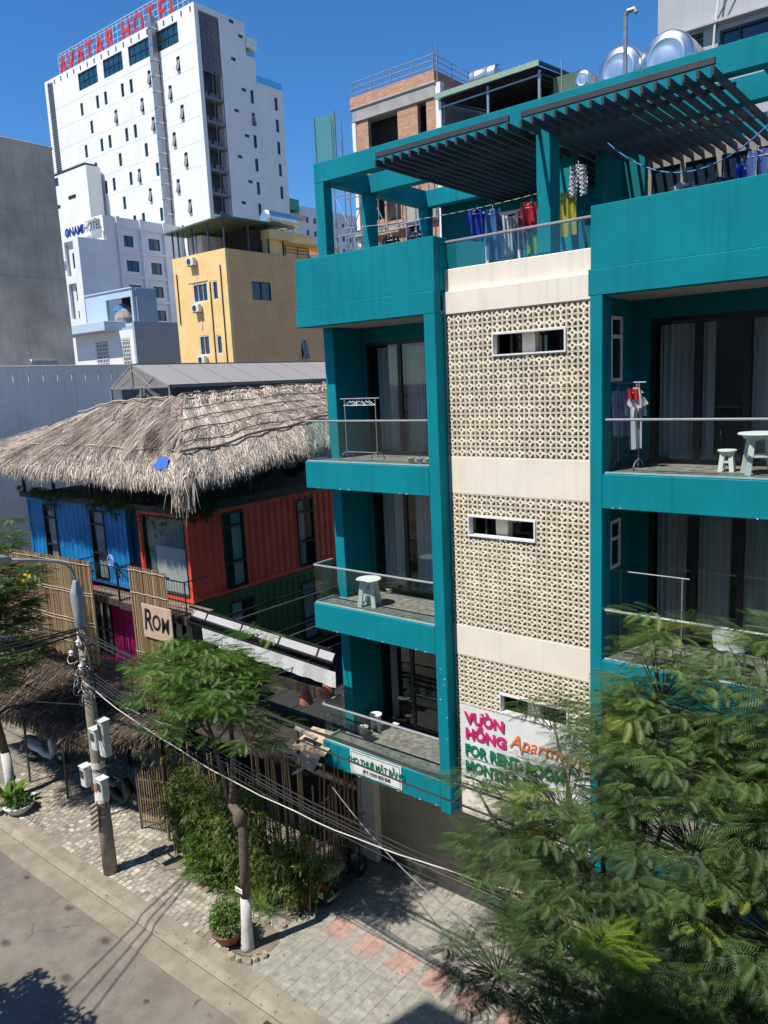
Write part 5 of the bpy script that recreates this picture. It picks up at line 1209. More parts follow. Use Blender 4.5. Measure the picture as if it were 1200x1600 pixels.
# ---- far hotel block on the right of the tower
fh_ = thing('far_hotel', 'distant pale hotel block with rows of small windows below the tower', 'building', (-150, 160, 0))
MB().box(-165, -150, 155, 180, 20, 59.2).build('wall', M_offw, fh_); MB().box(-165,-148.5,150,156,55.5,56.3).build('roof_canopy', MAT('beige_canopy', (.6,.52,.42), .8), fh_); MB().box(-166,-149,148,154,57.5,60.2).build('green_crown', MAT('green_mesh', (.08,.35,.25), .8), fh_)
for r in range(5):
    for c in range(8):
        y = 157.4+2.9*c; z = 56.6-3.4*r; MB().box(-150.05, -149.95, y, y+.9, z-1.4, z).build('window', M_winglass, fh_)
# ---- building the photograph is taken from (behind the camera)
ob = thing('opposite_building', 'tall beige building on the near side of the street, behind the viewpoint', 'building', (0, -1, 0))
ow_ = [(x, x+1.5, z, z+1.6) for x in (-10.8,-7.2,-3.6,2.2,5.8,9.4) for z in (1.0,4.4,7.8,11.2,14.6,18.0)]
MB().wall(lambda u, z, w: (u, -.7-w, z), (-11.9, 14), (0, 21.2), .3, ow_).build('front_wall', MAT('beige_render', (.42,.36,.29), .85, var=.08), ob)
MB().box(-11.85, 14, -14, -1.01, 0, 21.1).build('body', MAT('beige_side', (.35,.30,.25), .85), ob)
# ================================================================ vegetation
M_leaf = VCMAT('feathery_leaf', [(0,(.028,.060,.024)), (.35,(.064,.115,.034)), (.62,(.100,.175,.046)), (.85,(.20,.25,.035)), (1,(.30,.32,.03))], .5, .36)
M_leafg = VCMAT('fresh_green_leaf', [(0,(.020,.050,.012)), (.5,(.065,.145,.020)), (1,(.17,.27,.03))], .45, .30)
M_leafb = VCMAT('bamboo_leaf', [(0,(.03,.055,.015)), (.5,(.075,.125,.022)), (1,(.21,.22,.05))], .5, .30)
M_bark = MAT('grey_brown_bark', (.165,.125,.095), .9, var=.3, scale=7, bump=.5, bscale=35, dirt=.3, dcol=(.09,.07,.05))
M_lime = MAT('whitewashed_bark', (.62,.60,.57), .9, var=.12, scale=6, bump=.5, bscale=35, dirt=.25, dcol=(.35,.3,.26))
M_twig = MAT('twig_bark', (.10,.075,.055), .9, var=.2, scale=9)
def frond_template(n=11, wide=.29, pw=.033, droop=.16):
    V = []; F = []
    rx = np.linspace(0, 1, 5)
    for a, b in zip(rx, rx[1:]):
        k = len(V); V += [(a,-.008,-droop*a*a), (b,-.006,-droop*b*b), (b,.006,-droop*b*b), (a,.008,-droop*a*a)]; F.append((k,k+1,k+2,k+3))
    for i in range(n):
        t = (i+.5)/n; x = .10+.88*t; L = wide*math.sin(PI*(.18+.74*t))**.7; z = -droop*x*x
        for s in (-1, 1):
            c, s2 = math.cos(rad(62-18*t)), math.sin(rad(62-18*t)); dx, dy = L*c, L*s2*s; px_, py_ = -s2*pw*s, c*pw
            k = len(V); V += [(x,0,z), (x+dx*.45+px_*s*.5, dy*.45+py_*s*.5*s, z+.012), (x+dx, dy, z-.07*L/.27), (x+dx*.45-px_*s*.5, dy*.45-py_*s*.5*s, z-.014)]; F.append((k,k+1,k+2,k+3))
    return np.array(V), np.array(F)
def leaf_template(w=.16, droop=.25, fold=.06):
    V = [(0,0,0), (.45,w,-droop*.2+fold), (1,0,-droop), (.45,-w,-droop*.2+fold)]
    return np.array(V), np.array([(0,1,2,3)])
def place_many(tmpl, pos, az, el, roll, L):
    V, F = tmpl; n = len(pos)
    X = np.stack([np.cos(el)*np.cos(az), np.cos(el)*np.sin(az), np.sin(el)], 1)
    Y0 = np.stack([-np.sin(az), np.cos(az), np.zeros(n)], 1); Z0 = np.cross(X, Y0)
    Y = Y0*np.cos(roll)[:, None]+Z0*np.sin(roll)[:, None]; Z = np.cross(X, Y)
    P_ = pos[:, None, :]+L[:, None, None]*(V[None, :, 0, None]*X[:, None, :]+V[None, :, 1, None]*Y[:, None, :]+V[None, :, 2, None]*Z[:, None, :])
    Fa = F[None]+(np.arange(n)*len(V))[:, None, None]
    return P_.reshape(-1, 3), Fa.reshape(-1, F.shape[1])
FR = frond_template()
def crown(name, parent, blobs, nros, fl, rng, mat, per=(6, 9), tone0=.42, tips=.2, hole=None, tmpl=None, limbs=None, twigr=.006, yellow=0., up=(.0, .55)):
    """rosettes of fronds through the volume of several lobes, each on its own twig"""
    vol = np.array([b[1][0]*b[1][1]*b[1][2] for b in blobs])**.75; cnt = np.maximum(3, (nros*vol/vol.sum()).astype(int))
    P_ = []; B = []
    for (c, r), k in zip(blobs, cnt):
        d = rng.normal(size=(k*2, 3)); d /= np.linalg.norm(d, axis=1)[:, None]; d = d[(d[:, 2] > -.55)][:k]
        rr = rng.uniform(.35, 1.05, len(d))**.6
        wob = 1+.22*np.sin(d[:, 0]*5+c[0]*3)*np.cos(d[:, 1]*4+c[2])
        P_.append(np.array(c)+d*np.array(r)*(rr*wob)[:, None]); B += [c]*len(d)
    P_ = np.concatenate(P_); B = np.array(B)
    if hole is not None:
        for hc, hr in hole:
            k = np.linalg.norm((P_-np.array(hc))/np.array(hr), axis=1) > 1; P_ = P_[k]; B = B[k]
    pos = []; az = []; el = []; L = []; tn = []
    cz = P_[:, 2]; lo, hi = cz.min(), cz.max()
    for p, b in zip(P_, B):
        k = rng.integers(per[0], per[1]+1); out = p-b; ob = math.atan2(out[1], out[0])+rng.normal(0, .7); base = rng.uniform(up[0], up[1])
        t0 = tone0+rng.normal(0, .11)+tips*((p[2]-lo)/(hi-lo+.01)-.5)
        if rng.random() < yellow*max(0., (p[2]-b[2]))*.5: t0 += .35
        tl_ = fl*.85; sl_ = rng.normal(.12, .15)
        for i in range(k):
            f_ = i/(k-1); s_ = 1 if i % 2 else -1; a = ob+s_*(1.25-.75*f_)+rng.normal(0, .16)
            if i == k-1: a = ob+rng.normal(0, .15)
            if tmpl is not None: a = rng.random()*2*PI
            pos.append(p+np.array([math.cos(ob), math.sin(ob), sl_])*tl_*(f_-.5)); az.append(a); el.append(base*.5+rng.normal(.02, .16)); L.append(fl*rng.uniform(.7, 1.15)*(1-.2*abs(f_-.4))); tn.append(t0+rng.normal(0, .06)+.06*f_)
    pos = np.array(pos); n = len(pos)
    T = tmpl or FR
    V, F = place_many(T, pos, np.array(az), np.array(el), rng.normal(0, .2, n), np.array(L))
    tone = np.clip(np.repeat(np.array(tn), len(T[1]))+rng.normal(0, .04, n*len(T[1])), 0, 1)
    np_obj(name, V, None, F, mat, parent, tone)
    tw = MB()
    for p, b in zip(P_, B):
        if rng.random() < .6:
            q = np.array(b)+(p-np.array(b))*.15; q[2] -= .25; mid = (p+q)/2+rng.normal(0, .05, 3); tw.tube([tuple(q), tuple(mid), tuple(p)], [twigr*2.2, twigr*1.4, twigr], 3, caps=False)
    tw.build('twigs', M_twig, parent, kind='stuff')
    return P_
def limb(parent, pts, r0, r1, name='limb', mat=None):
    k = len(pts); MB().tube(pts, [r0+(r1-r0)*i/(k-1) for i in range(k)], 8).build(name, mat or M_bark, parent, smooth=True)
rg = np.random.default_rng(5)
# big foreground tree
tr = thing('street_tree', 'large feathery-leaved street tree in the right foreground hiding the teal building base', 'tree', (-3.7, 9.6, 0))
limb(tr, [(-3.7,9.6,0),(-3.72,9.6,1.2),(-3.6,9.55,2.4),(-3.7,9.5,3.4)], .15, .11, 'trunk')
FORK = (-3.7,9.5,3.4)
blobs = [((-3.25,9.6,8.45),(.55,.6,1.0)), ((-3.0,9.5,7.6),(1.2,1.0,.8)), ((-1.7,9.6,8.55),(1.0,1.0,1.0)), ((-1.3,9.5,7.4),(1.3,1.2,1.0)), ((-2.7,9.3,6.6),(1.5,1.2,.8)),
         ((-4.7,9.7,6.25),(1.15,.9,.55)), ((-5.45,9.7,5.15),(.95,.9,.5)), ((-4.3,9.4,5.5),(1.1,1.0,.55)), ((-5.15,10.3,7.25),(.55,.4,.2)), ((-4.35,10.1,7.3),(.7,.5,.35)), ((-1.6,9.1,6.0),(1.3,1.2,.9)), ((-2.7,9.0,4.9),(1.1,1.1,.6)), ((-4.5,9.3,4.35),(.9,1.0,.5)),
         ((-5.9,9.7,3.0),(1.0,.9,.5)), ((-4.8,9.4,2.9),(1.0,1.0,.5)), ((-3.5,9.1,3.9),(.9,.9,.5)), ((-1.5,8.9,4.4),(1.2,1.1,.7)), ((-2.7,8.7,3.2),(1.1,1.0,.6)), ((-6.3,9.8,6.05),(.38,.35,.16)), ((.0,9.3,6.8),(1.4,1.3,1.6)), ((0,9,4.5),(1.4,1.2,1))]
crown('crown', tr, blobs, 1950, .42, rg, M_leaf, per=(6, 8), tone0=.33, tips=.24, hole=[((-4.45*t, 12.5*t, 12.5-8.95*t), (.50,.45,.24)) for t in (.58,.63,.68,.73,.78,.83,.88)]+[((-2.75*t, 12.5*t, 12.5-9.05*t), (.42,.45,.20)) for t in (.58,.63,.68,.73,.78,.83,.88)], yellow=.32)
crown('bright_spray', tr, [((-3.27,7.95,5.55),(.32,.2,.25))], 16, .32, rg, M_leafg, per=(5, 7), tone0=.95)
for (c, r) in blobs:
    m1 = lerp(FORK, c, .45); m1 = (m1[0]+random.uniform(-.15,.15), m1[1], m1[2]-.2); limb(tr, [FORK, m1, (c[0], c[1], c[2]-.15)], .06, .02)
# middle tree with whitewashed foot
tm_ = thing('street_tree', 'slender street tree with whitewashed foot and bent forking trunk beside the potted bush', 'tree', (-12.5, 9.8, 0))
base = [(-12.50,9.80,-.02),(-12.50,9.80,.12),(-12.47,9.80,.6),(-12.42,9.8,1.35)]
MB().tube(base, [.17,.145,.125,.118], 12).build('whitewashed_foot', M_lime, tm_, smooth=True)
limb(tm_, [(-12.42,9.8,1.34),(-12.36,9.8,2.2),(-12.32,9.8,2.95),(-12.42,9.8,3.3),(-12.62,9.78,3.55)], .116, .10, 'trunk')
MB().lathe((-12.40,9.79,3.22), [(.05,-.2),(.13,-.1),(.145,.05),(.11,.17),(.04,.24)], 10).build('burl', M_bark, tm_, smooth=True)
limb(tm_, [(-12.60,9.78,3.52),(-12.52,9.8,4.0),(-12.42,9.8,4.8),(-12.45,9.8,5.6),(-12.3,9.8,6.6)], .085, .03); limb(tm_, [(-12.62,9.78,3.5),(-12.78,9.75,4.2),(-13.0,9.7,5.0),(-13.3,9.7,6.0)], .075, .025)
for c in ((-14.6,9.8,5.9),(-11.4,9.8,6.6),(-13.9,9.7,6.9)): limb(tm_, [(-12.9,9.72,4.9), lerp((-12.9,9.72,4.9), c, .5), c], .03, .012)
mb_ = [((-13.3,9.8,6.75),(1.1,1.1,.36)), ((-12.2,9.8,6.4),(.95,1.0,.40)), ((-14.1,9.8,6.35),(1.2,1.1,.38)), ((-14.9,9.8,5.45),(.75,.9,.30)), ((-12.7,9.7,6.1),(1.3,1.2,.40)), ((-13.6,9.6,5.35),(.9,.9,.32)), ((-11.45,9.9,7.6),(.35,.3,.15)), ((-11.9,9.8,5.4),(.7,.8,.3))]
crown('crown', tm_, mb_, 330, .40, rg, M_leafg, per=(6, 9), tone0=.40, tips=.3, up=(-.1,.4), hole=[((-12.3,9.4,5.0),(.5,1.2,.25))])
pl = thing('name_plate', 'small white plate fixed to the bent tree trunk above the whitewash', 'plate', (-12.45, 9.66, 1.6)); MB().bbox(-12.56,-12.33,9.64,9.66,1.52,1.63,.004).build('plate', M_white, pl); MB().box(-12.52,-12.38,9.636,9.639,1.565,1.585).build('print', M_wdark, pl)
# left tree with yellow blossom
tl = thing('street_tree', 'dark-crowned street tree with yellow blossom at the left edge, whitewashed foot', 'tree', (-23.75, 9.9, 0))
MB().tube([(-23.75,9.9,-.02),(-23.78,9.9,.7),(-23.85,9.9,1.5)], [.19,.15,.14], 12).build('whitewashed_foot', M_lime, tl, smooth=True)
limb(tl, [(-23.85,9.9,1.48),(-24.05,9.85,2.6),(-23.9,9.8,3.6),(-23.2,9.7,5.0)], .138, .07, 'trunk')
for c in ((-21.4,9.5,7.4),(-22.2,9.4,8.2),(-21.6,9.5,5.8)): limb(tl, [(-23.6,9.75,4.2), lerp((-23.6,9.75,4.2), c, .55), c], .06, .015)
lbb = [((-21.3,9.6,7.55),(1.15,1.0,.42)), ((-22.4,9.5,8.4),(.9,.9,.5)), ((-22.6,9.5,7.0),(1.3,1.1,.55)), ((-22.1,9.4,6.1),(1.35,1.1,.35)), ((-22.4,9.4,5.0),(1.3,1.1,.35)), ((-21.2,9.5,5.55),(.8,.8,.3)), ((-22.9,9.3,4.3),(1.0,.9,.35)), ((-21.7,9.4,6.7),(.9,.9,.35)), ((-21.35,9.6,9.15),(.35,.3,.15))]
crown('crown', tl, lbb, 560, .42, rg, M_leaf, per=(6, 9), tone0=.30, tips=.1, yellow=.1)
fb = MB(); random.seed(9)
for (cx_, cy_, cz_) in ((-19.9,9.3,7.75),(-20.9,9.0,7.95),(-21.3,9.0,7.7),(-20.6,9.0,8.35),(-22.2,9.0,9.2),(-22.0,9.2,8.9)):
    for k in range(26):
        x, y, z = cx_+random.gauss(0,.14), cy_+random.gauss(0,.12), cz_+random.gauss(0,.08); s = .045
        a = random.random()*PI; fb.quad((x-s*math.cos(a),y-s*math.sin(a),z), (x+s*.5,y-s,z+.02), (x+s*math.cos(a),y+s*math.sin(a),z+s), (x-s*.5,y+s,z+.03))
fb.build('blossom', MAT('yellow_petal', (.72,.45,.02), .6), tl, kind='stuff')
# tree by the near kerb, low at the left corner, whose shadow falls on the road
tn_ = thing('street_tree', 'broad-leaved dark tree at the near kerb, shading the road in the lower left corner', 'tree', (-15.3, 2.7, 0))
limb(tn_, [(-15.3,2.7,-.1),(-15.2,2.75,2.0),(-15.0,2.9,3.6)], .16, .10, 'trunk'); limb(tn_, [(-15.0,2.9,3.5),(-14.6,2.9,4.6),(-14.3,3.0,5.2)], .07, .03)
LF = leaf_template(.19, .2)
crown('crown', tn_, [((-15.0,2.5,5.0),(1.3,1.2,.8)), ((-14.1,3.2,4.6),(.8,.8,.45)), ((-16.2,3.1,4.8),(.9,.9,.5)), ((-13.5,3.6,3.9),(.5,.5,.25)), ((-15.6,3.4,4.3),(.7,.8,.4))], 620, .20, rg, M_leaf, per=(9, 13), tone0=.12, tips=0, tmpl=LF, up=(-.4,.7))
g = MB(); g.bbox(-60, 20, -.69, 3.7, -.4, 0, .02); g.build('near_pavement', M_kerb, kind='structure')
# bamboo hedge -------------------------------------------------
BL = leaf_template(.085, .35, .02)
def bamboo(x, y, h, n, label, spread=.35):
    t = thing('bamboo_plant', label, 'bamboo', (x, y, 0)); m = MB(); P_ = []
    for i in range(n):
        dx, dy = random.gauss(0, spread), random.gauss(0, spread*.5); hh = h*random.uniform(.45, .95); bx, by = x+dx*.4, y+dy*.4
        pts = [(bx+dx*(k/5)**2*.8, by+dy*(k/5)**2*.8, hh*k/5) for k in range(6)]; m.tone = random.uniform(.2, .6); m.tube(pts, [.016,.015,.013,.011,.008,.004], 5)
        for k in range(14):
            s = random.uniform(.28, 1.0); j = min(4, int(s*5)); f_ = s*5-j; q = lerp(pts[j], pts[j+1], f_); a = random.random()*2*PI; L = random.uniform(.12, .4)*(1.15-s*.5)
            e = (q[0]+L*math.cos(a), q[1]+L*math.sin(a), q[2]+random.uniform(0,.14)); P_.append(e); P_.append(lerp(q, e, .6))
    m.build('culm', M_bamboo, t)
    P_ = np.array(P_); k = 5; pos = np.repeat(P_, k, 0)+rg.normal(0, .045, (len(P_)*k, 3)); N_ = len(pos)
    V, F = place_many(BL, pos, rg.random(N_)*2*PI, rg.normal(-.15, .4, N_), rg.normal(0, .4, N_), rg.uniform(.13, .24, N_))
    np_obj('foliage', V, None, F, M_leafb, t, np.clip(np.repeat(rg.normal(.46, .18, len(P_)), k)+rg.normal(0, .08, N_), 0, 1))
random.seed(77)
for (x, y, h, n, lab) in ((-16.4,11.2,3.2,15,'light green bamboo clump beside the gateway posts'), (-15.6,11.15,3.3,16,'bushy bamboo clump second from the gate, over the leafy shrub'), (-14.85,11.2,3.1,15,'bamboo clump behind the bent street tree trunk'),
                       (-14.1,11.15,3.0,15,'olive bamboo clump in the middle of the hedge, over the ferns'), (-13.4,11.2,3.1,15,'bamboo clump under the orange rail, right of the middle'), (-12.7,11.2,3.0,14,'sparser dark bamboo clump near the parked scooter'), (-12.3,11.45,2.9,7,'thin bamboo clump at the hedge end below the teal balcony')):
    bamboo(x, y, h, n, lab, .42)
def shrub(name, label, cat, x, y, z, r, n, mat, L, tone, tmpl=None, group=None, parent=None):
    t = parent or thing(name, label, cat, (x, y, z), group)
    d = rg.normal(size=(n, 3)); d /= np.linalg.norm(d, axis=1)[:, None]; d[:, 2] = np.abs(d[:, 2])*.9+.05
    pos = np.array([x, y, z])+d*np.array(r)*(rg.uniform(.3, 1.0, n)**.5)[:, None]
    V, F = place_many(tmpl or leaf_template(.22, .2), pos, np.arctan2(d[:, 1], d[:, 0])+rg.normal(0, .7, n), rg.normal(.3, .5, n), rg.normal(0, .5, n), rg.uniform(.6, 1.2, n)*L)
    nf = len((tmpl or leaf_template())[1])
    np_obj('foliage', V, None, F, mat, t, np.clip(np.repeat(rg.normal(tone, .17, n), nf), 0, 1))
    m = MB()
    for i in range(9): a = i*.7; m.tube([(x+.03*math.cos(a), y+.03*math.sin(a), z), (x+r[0]*.55*math.cos(a), y+r[1]*.55*math.sin(a), z+r[2]*.7)], .012, 4)
    m.build('stem', M_twig, t); return t
shrub('leafy_shrub', 'bright green leafy shrub at the foot of the bamboo, left of the bent tree', 'shrub', -15.45, 10.95, 0, (.62,.4,1.25), 260, M_leafg, .3, .5, tmpl=frond_template(6,.36,.11,.3))
shrub('leafy_shrub', 'low round-leaved shrub just behind the bent tree trunk', 'shrub', -14.75, 10.9, 0, (.4,.3,.7), 260, M_leafg, .16, .35)
def fern(x, y, label, L=.55, n=15, tone=.5, mat=None, wide=.16):
    t = thing('fern', label, 'fern', (x, y, 0)); az = np.linspace(0, 2*PI, n+1)[:-1]+rg.normal(0, .15, n); pos = np.tile(np.array([[x, y, .05]]), (n, 1)); tp = frond_template(9, wide, .06, .55)
    V, F = place_many(tp, pos, az, rg.uniform(.5, 1.15, n), rg.normal(0, .2, n), rg.uniform(.7, 1.1, n)*L); nf = len(tp[1])
    np_obj('frond', V, None, F, mat or M_leafg, t, np.clip(np.repeat(rg.normal(tone, .15, n), nf), 0, 1)); return t
for (x, y, lab, tn) in ((-13.95,10.95,'large fern in front of the bamboo, right of the bent trunk',.5), (-13.35,10.85,'bright fern nearest the pavement between two darker ferns',.75), (-13.6,11.1,'yellowish fern right against the bamboo',.95), (-12.95,10.85,'small dark fern by the stones near the scooter',.3), (-14.35,10.9,'fern close behind the bent trunk',.6)): fern(x, y, lab, tone=tn)
# pots
M_pot = MAT('brick_red_glaze', (.26,.085,.06), .5, var=.2, scale=8); M_potw = MAT('white_pot', (.62,.62,.58), .6, var=.1, scale=8)
pb_ = thing('potted_bush', 'bushy green plant in a wide brick-red bowl by the whitewashed tree', 'potted plant', (-13.02, 9.72, 0))
MB().lathe((-13.02,9.72,0), [(.20,0),(.24,.03),(.33,.18),(.385,.31),(.41,.34),(.40,.375),(.36,.37),(.34,.30)], 22).build('pot', M_pot, pb_, smooth=True); MB().lathe((-13.02,9.72,.28), [(.34,0),(.34,.04)], 18).build('soil', M_soil, pb_)
shrub('', '', '', -13.02, 9.72, .36, (.46,.40,.72), 900, M_leafg, .10, .5, parent=pb_)
pw_ = thing('potted_plant', 'low green plant in a shallow white bowl beside the left tree', 'potted plant', (-22.72, 9.62, 0))
MB().lathe((-22.72,9.62,0), [(.26,0),(.30,.03),(.42,.2),(.46,.26),(.44,.29),(.40,.26)], 22).build('pot', M_potw, pw_, smooth=True); shrub('', '', '', -22.72, 9.62, .24, (.42,.36,.38), 420, M_leafg, .14, .25, parent=pw_)
nf_ = thing('birds_nest_fern', 'yellow-green birds nest fern with broad upright fronds by the left tree', 'fern', (-23.25, 9.55, 0)); n = 22; BT = (np.array([(0,-.03,0),(.35,-.10,.0),(.75,-.11,-.08),(1,0,-.25),(.75,.11,-.08),(.35,.10,.0),(0,.03,0)]), np.array([(0,1,2,3,4,5,6)]))
V, F = place_many(BT, np.tile([[-23.25,9.55,.12]], (n,1)), rg.random(n)*2*PI, rg.uniform(.35,1.25,n), rg.normal(0,.15,n), rg.uniform(.55,.95,n)); np_obj('frond', V, None, F, M_leafg, nf_, rg.uniform(.55,1,n)); MB().lathe((-23.25,9.55,0), [(.2,0),(.26,.2),(.24,.24)], 14).build('pot', M_soil, nf_)
# greenery trailing over the terrace edge above the containers
hg = thing('trailing_plants', 'dark trailing greenery along the terrace edge above the blue container', 'plants', (-22, 12.95, 9.0))
pos = []; random.seed(6)
for k in range(1500):
    x = random.uniform(-27, -17.7); dz = .35+.25*math.sin(x*2.2)+.2*math.sin(x*5+1); dens = .6+.4*math.sin(x*1.7)
    if x > -21.2: dz += .35
    if random.random() < dens: pos.append((x, 12.86+random.gauss(0,.06), 9.45-random.random()*dz))
for k in range(260): pos.append((-17.62+random.gauss(0,.05), random.uniform(13,14.0), 9.4-random.random()*.5))
pos = np.array(pos); N_ = len(pos); V, F = place_many(frond_template(4,.5,.2,.3), pos, rg.random(N_)*2*PI, rg.normal(-.5,.5,N_), rg.normal(0,.4,N_), rg.uniform(.10,.2,N_)); np_obj('foliage', V, None, F, M_leaf, hg, np.clip(np.repeat(rg.normal(.3,.2,N_), len(frond_template(4)[1])), 0, 1), kind='stuff')
# broken kerb stones round the trees
random.seed(13)
M_stone = MAT('broken_stone', (.33,.28,.21), .9, var=.3, scale=8, bump=.4, bscale=30)
sp_ = ((-12.85,9.45,'broken stone left of the whitewashed tree foot'),(-12.62,9.38,'flat broken stone in front of the whitewashed foot'),(-12.38,9.42,'small tan stone before the tree foot'),(-12.2,9.5,'cracked slab piece right of the tree foot'),(-12.0,9.85,'squarish stone right of the tree, on the slab edge'),(-12.1,9.66,'small stone between the cracked slab piece and tree'),(-12.75,10.62,'rounded grey stone at the planting bed end'),(-12.35,10.75,'dark stone beside the small fern near the scooter'))
for x, y, lab in sp_:
    m = MB(); s = random.uniform(.09,.17); k = random.randint(6,8); pts = [(x+s*random.uniform(.7,1.2)*math.cos(a*2*PI/k), y+s*.7*random.uniform(.7,1.2)*math.sin(a*2*PI/k), .0) for a in range(k)]
    top = [(p[0]*.85+x*.15, p[1]*.85+y*.15, random.uniform(.06,.11)) for p in pts]; m.add(pts+top, [tuple(range(k,2*k))]+[(i,(i+1)%k,(i+1)%k+k,i+k) for i in range(k)]); single(m.build('loose_stone', M_stone), lab, 'stone', 'broken stones round the tree and bed')
# ================================================================ street furniture
M_pole_c = MAT('pole_concrete', (.30,.265,.215), .85, var=.2, scale=5, bump=.3, bscale=45, streak=.3, dirt=.25, dcol=(.16,.14,.12))
M_lampgrey = MAT('lamp_grey_paint', (.30,.34,.36), .5, var=.1, scale=3); M_cable = MAT('black_cable', (.02,.02,.022), .6); M_cablew = MAT('white_cable', (.55,.53,.48), .6)
PXx, PYy = -17.64, 9.56
up_ = thing('utility_pole', 'concrete utility pole with grey lamp bracket, posters and tangled cables', 'pole', (PXx, PYy, 0))
MB().tube([(PXx,PYy,-.05),(PXx-.01,PYy,1.5),(PXx-.03,PYy,4),(PXx-.07,PYy,6.75)], [.185,.175,.15,.115], 16).build('shaft', M_pole_c, up_, smooth=True)
MB().lathe((PXx-.075,PYy,6.75), [(.125,0),(.135,.02),(.145,.5),(.16,.85),(.155,.92),(.07,1.18),(.05,1.22)], 16).build('sleeve', M_lampgrey, up_, smooth=True)
MB().tube([(PXx-.07,PYy,7.9),(PXx-.07,9.55,8.05),(PXx-.07,9.50,8.25),(PXx-.07,9.36,8.42),(PXx-.07,9.1,8.54),(PXx-.07,8.6,8.68),(PXx-.07,8.0,8.82)], .032, 8).build('lamp_arm', M_lampgrey, up_, smooth=True)
lh = MB().tube([(PXx-.07,8.05,8.80),(PXx-.07,7.9,8.86),(PXx-.07,7.5,8.92),(PXx-.07,7.25,8.9)], [.05,.09,.13,.05], 10).build('lamp_head', M_lampgrey, up_, smooth=True)
for z, m_, h_ in ((2.05, M_white, .30), (2.42, MAT('orange_poster', (.55,.12,.04), .7), .10), (2.6, MAT('grey_poster', (.5,.5,.52), .7), .28), (3.0, MAT('pale_poster', (.6,.6,.58), .7), .16), (1.65, M_white, .12)):
    MB().lathe((PXx-.012,PYy,z), [(.172+.002,0),(.166+.002,h_)], 18).build('poster', m_, up_)
random.seed(19)
m = MB()
for k in range(26):
    z = random.uniform(5.0, 6.5); a0 = random.random()*6; R_ = random.uniform(.16,.42); cx_, cy_ = PXx+random.uniform(-.25,.2), PYy-random.uniform(.0,.2); sq = random.uniform(.3,1)
    tiltz = random.uniform(-.5,.5); m.tube([(cx_+R_*math.cos(a0+t), cy_+R_*.35*math.sin(a0+t), z+R_*sq*math.sin(a0+t*1.0+.5)+.1*tiltz) for t in np.linspace(0, random.uniform(3,6.2), 12)], .009, 4, caps=False)
m.build('cable_tangle', M_cable, up_, kind='stuff')
m = MB()
for k in range(9):
    z = random.uniform(4.9, 5.9); a0 = random.random()*6; R_ = random.uniform(.12,.35); cx_ = PXx+random.uniform(-.5,.2)
    m.tube([(cx_+R_*math.cos(a0+t), PYy-.15+R_*.3*math.sin(a0+t), z+R_*.7*math.sin(a0+t)) for t in np.linspace(0, random.uniform(2,4.5), 10)], .010, 4, caps=False)
m.build('pale_cable_loops', M_cablew, up_, kind='stuff')
for z in (4.95,5.6,6.3): MB().lathe((PXx-.05,PYy,z), [(.17,0),(.17,.05)], 16).build('band', M_galv, up_)
for (x, y, z, lab) in ((-17.45,9.3,6.4,''),(-17.85,9.3,6.05,''),(-17.5,9.32,5.75,'')): MB().lathe((x,y,z), [(.02,0),(.05,.03),(.035,.06),(.06,.1),(.03,.14)], 10).build('insulator', M_white, up_)
for (x, z, lab) in ((-16.80,4.0,'upper left electricity meter box on the utility pole'), (-16.42,4.12,'tallest electricity meter box, upper right on the utility pole'), (-17.88,2.78,'lower electricity meter box on the street side, left of the pole'), (-17.12,2.66,'lower electricity meter box right of the pole shaft')):
    tall_ = z == 4.12; h_ = .46 if tall_ else .27; x0_ = x if z < 3.5 else x-.35
    b = thing('meter_box', lab, 'meter box', (x0_, 9.3, z), 'meter boxes on the utility pole')
    MB().bbox(x0_-.12, x0_+.12, 9.22, 9.44, z-h_, z+h_, .025).build('case', M_potw, b); MB().box(x0_-.08, x0_+.08, 9.21, 9.219, z-.02, z+h_-.08).build('meter_window', M_winglass, b)
    MB().bbox(x0_-.135, x0_+.135, 9.2, 9.46, z+h_+.001, z+h_+.04, .01).build('lid', M_potw, b); MB().beam((x0_,9.42,z), (PXx,9.5,z), .03,.05).build('bracket', M_galv, b); MB().tube([(x0_,9.35,z-h_),(x0_+.02,9.36,z-h_-.3),(PXx+.1,9.5,z-h_-.5)], .014, 4).build('lead', M_cable, b)
wb = thing('striped_board', 'narrow board with slanting dark stripes leaning on the utility pole', 'board', (-17.7, 9.3, 1.1))
MB().add([(-17.95,9.32,1.12),(-17.55,9.32,1.42),(-17.5,9.32,2.2),(-17.85,9.32,1.95),(-17.95,9.35,1.12),(-17.55,9.35,1.42),(-17.5,9.35,2.2),(-17.85,9.35,1.95)], [(0,1,2,3),(7,6,5,4),(0,4,5,1),(1,5,6,2),(2,6,7,3),(3,7,4,0)]).build('board', M_ply, wb)
for k in range(5):
    t = .08+k*.19; a, b = lerp((-17.95,9.316,1.12), (-17.85,9.316,1.95), t), lerp((-17.55,9.316,1.42), (-17.5,9.316,2.2), t); a2, b2 = lerp((-17.95,9.316,1.12), (-17.85,9.316,1.95), t+.09), lerp((-17.55,9.316,1.42), (-17.5,9.316,2.2), t+.09)
    MB().quad(a, b, b2, a2).build('stripe', M_wdark, wb)
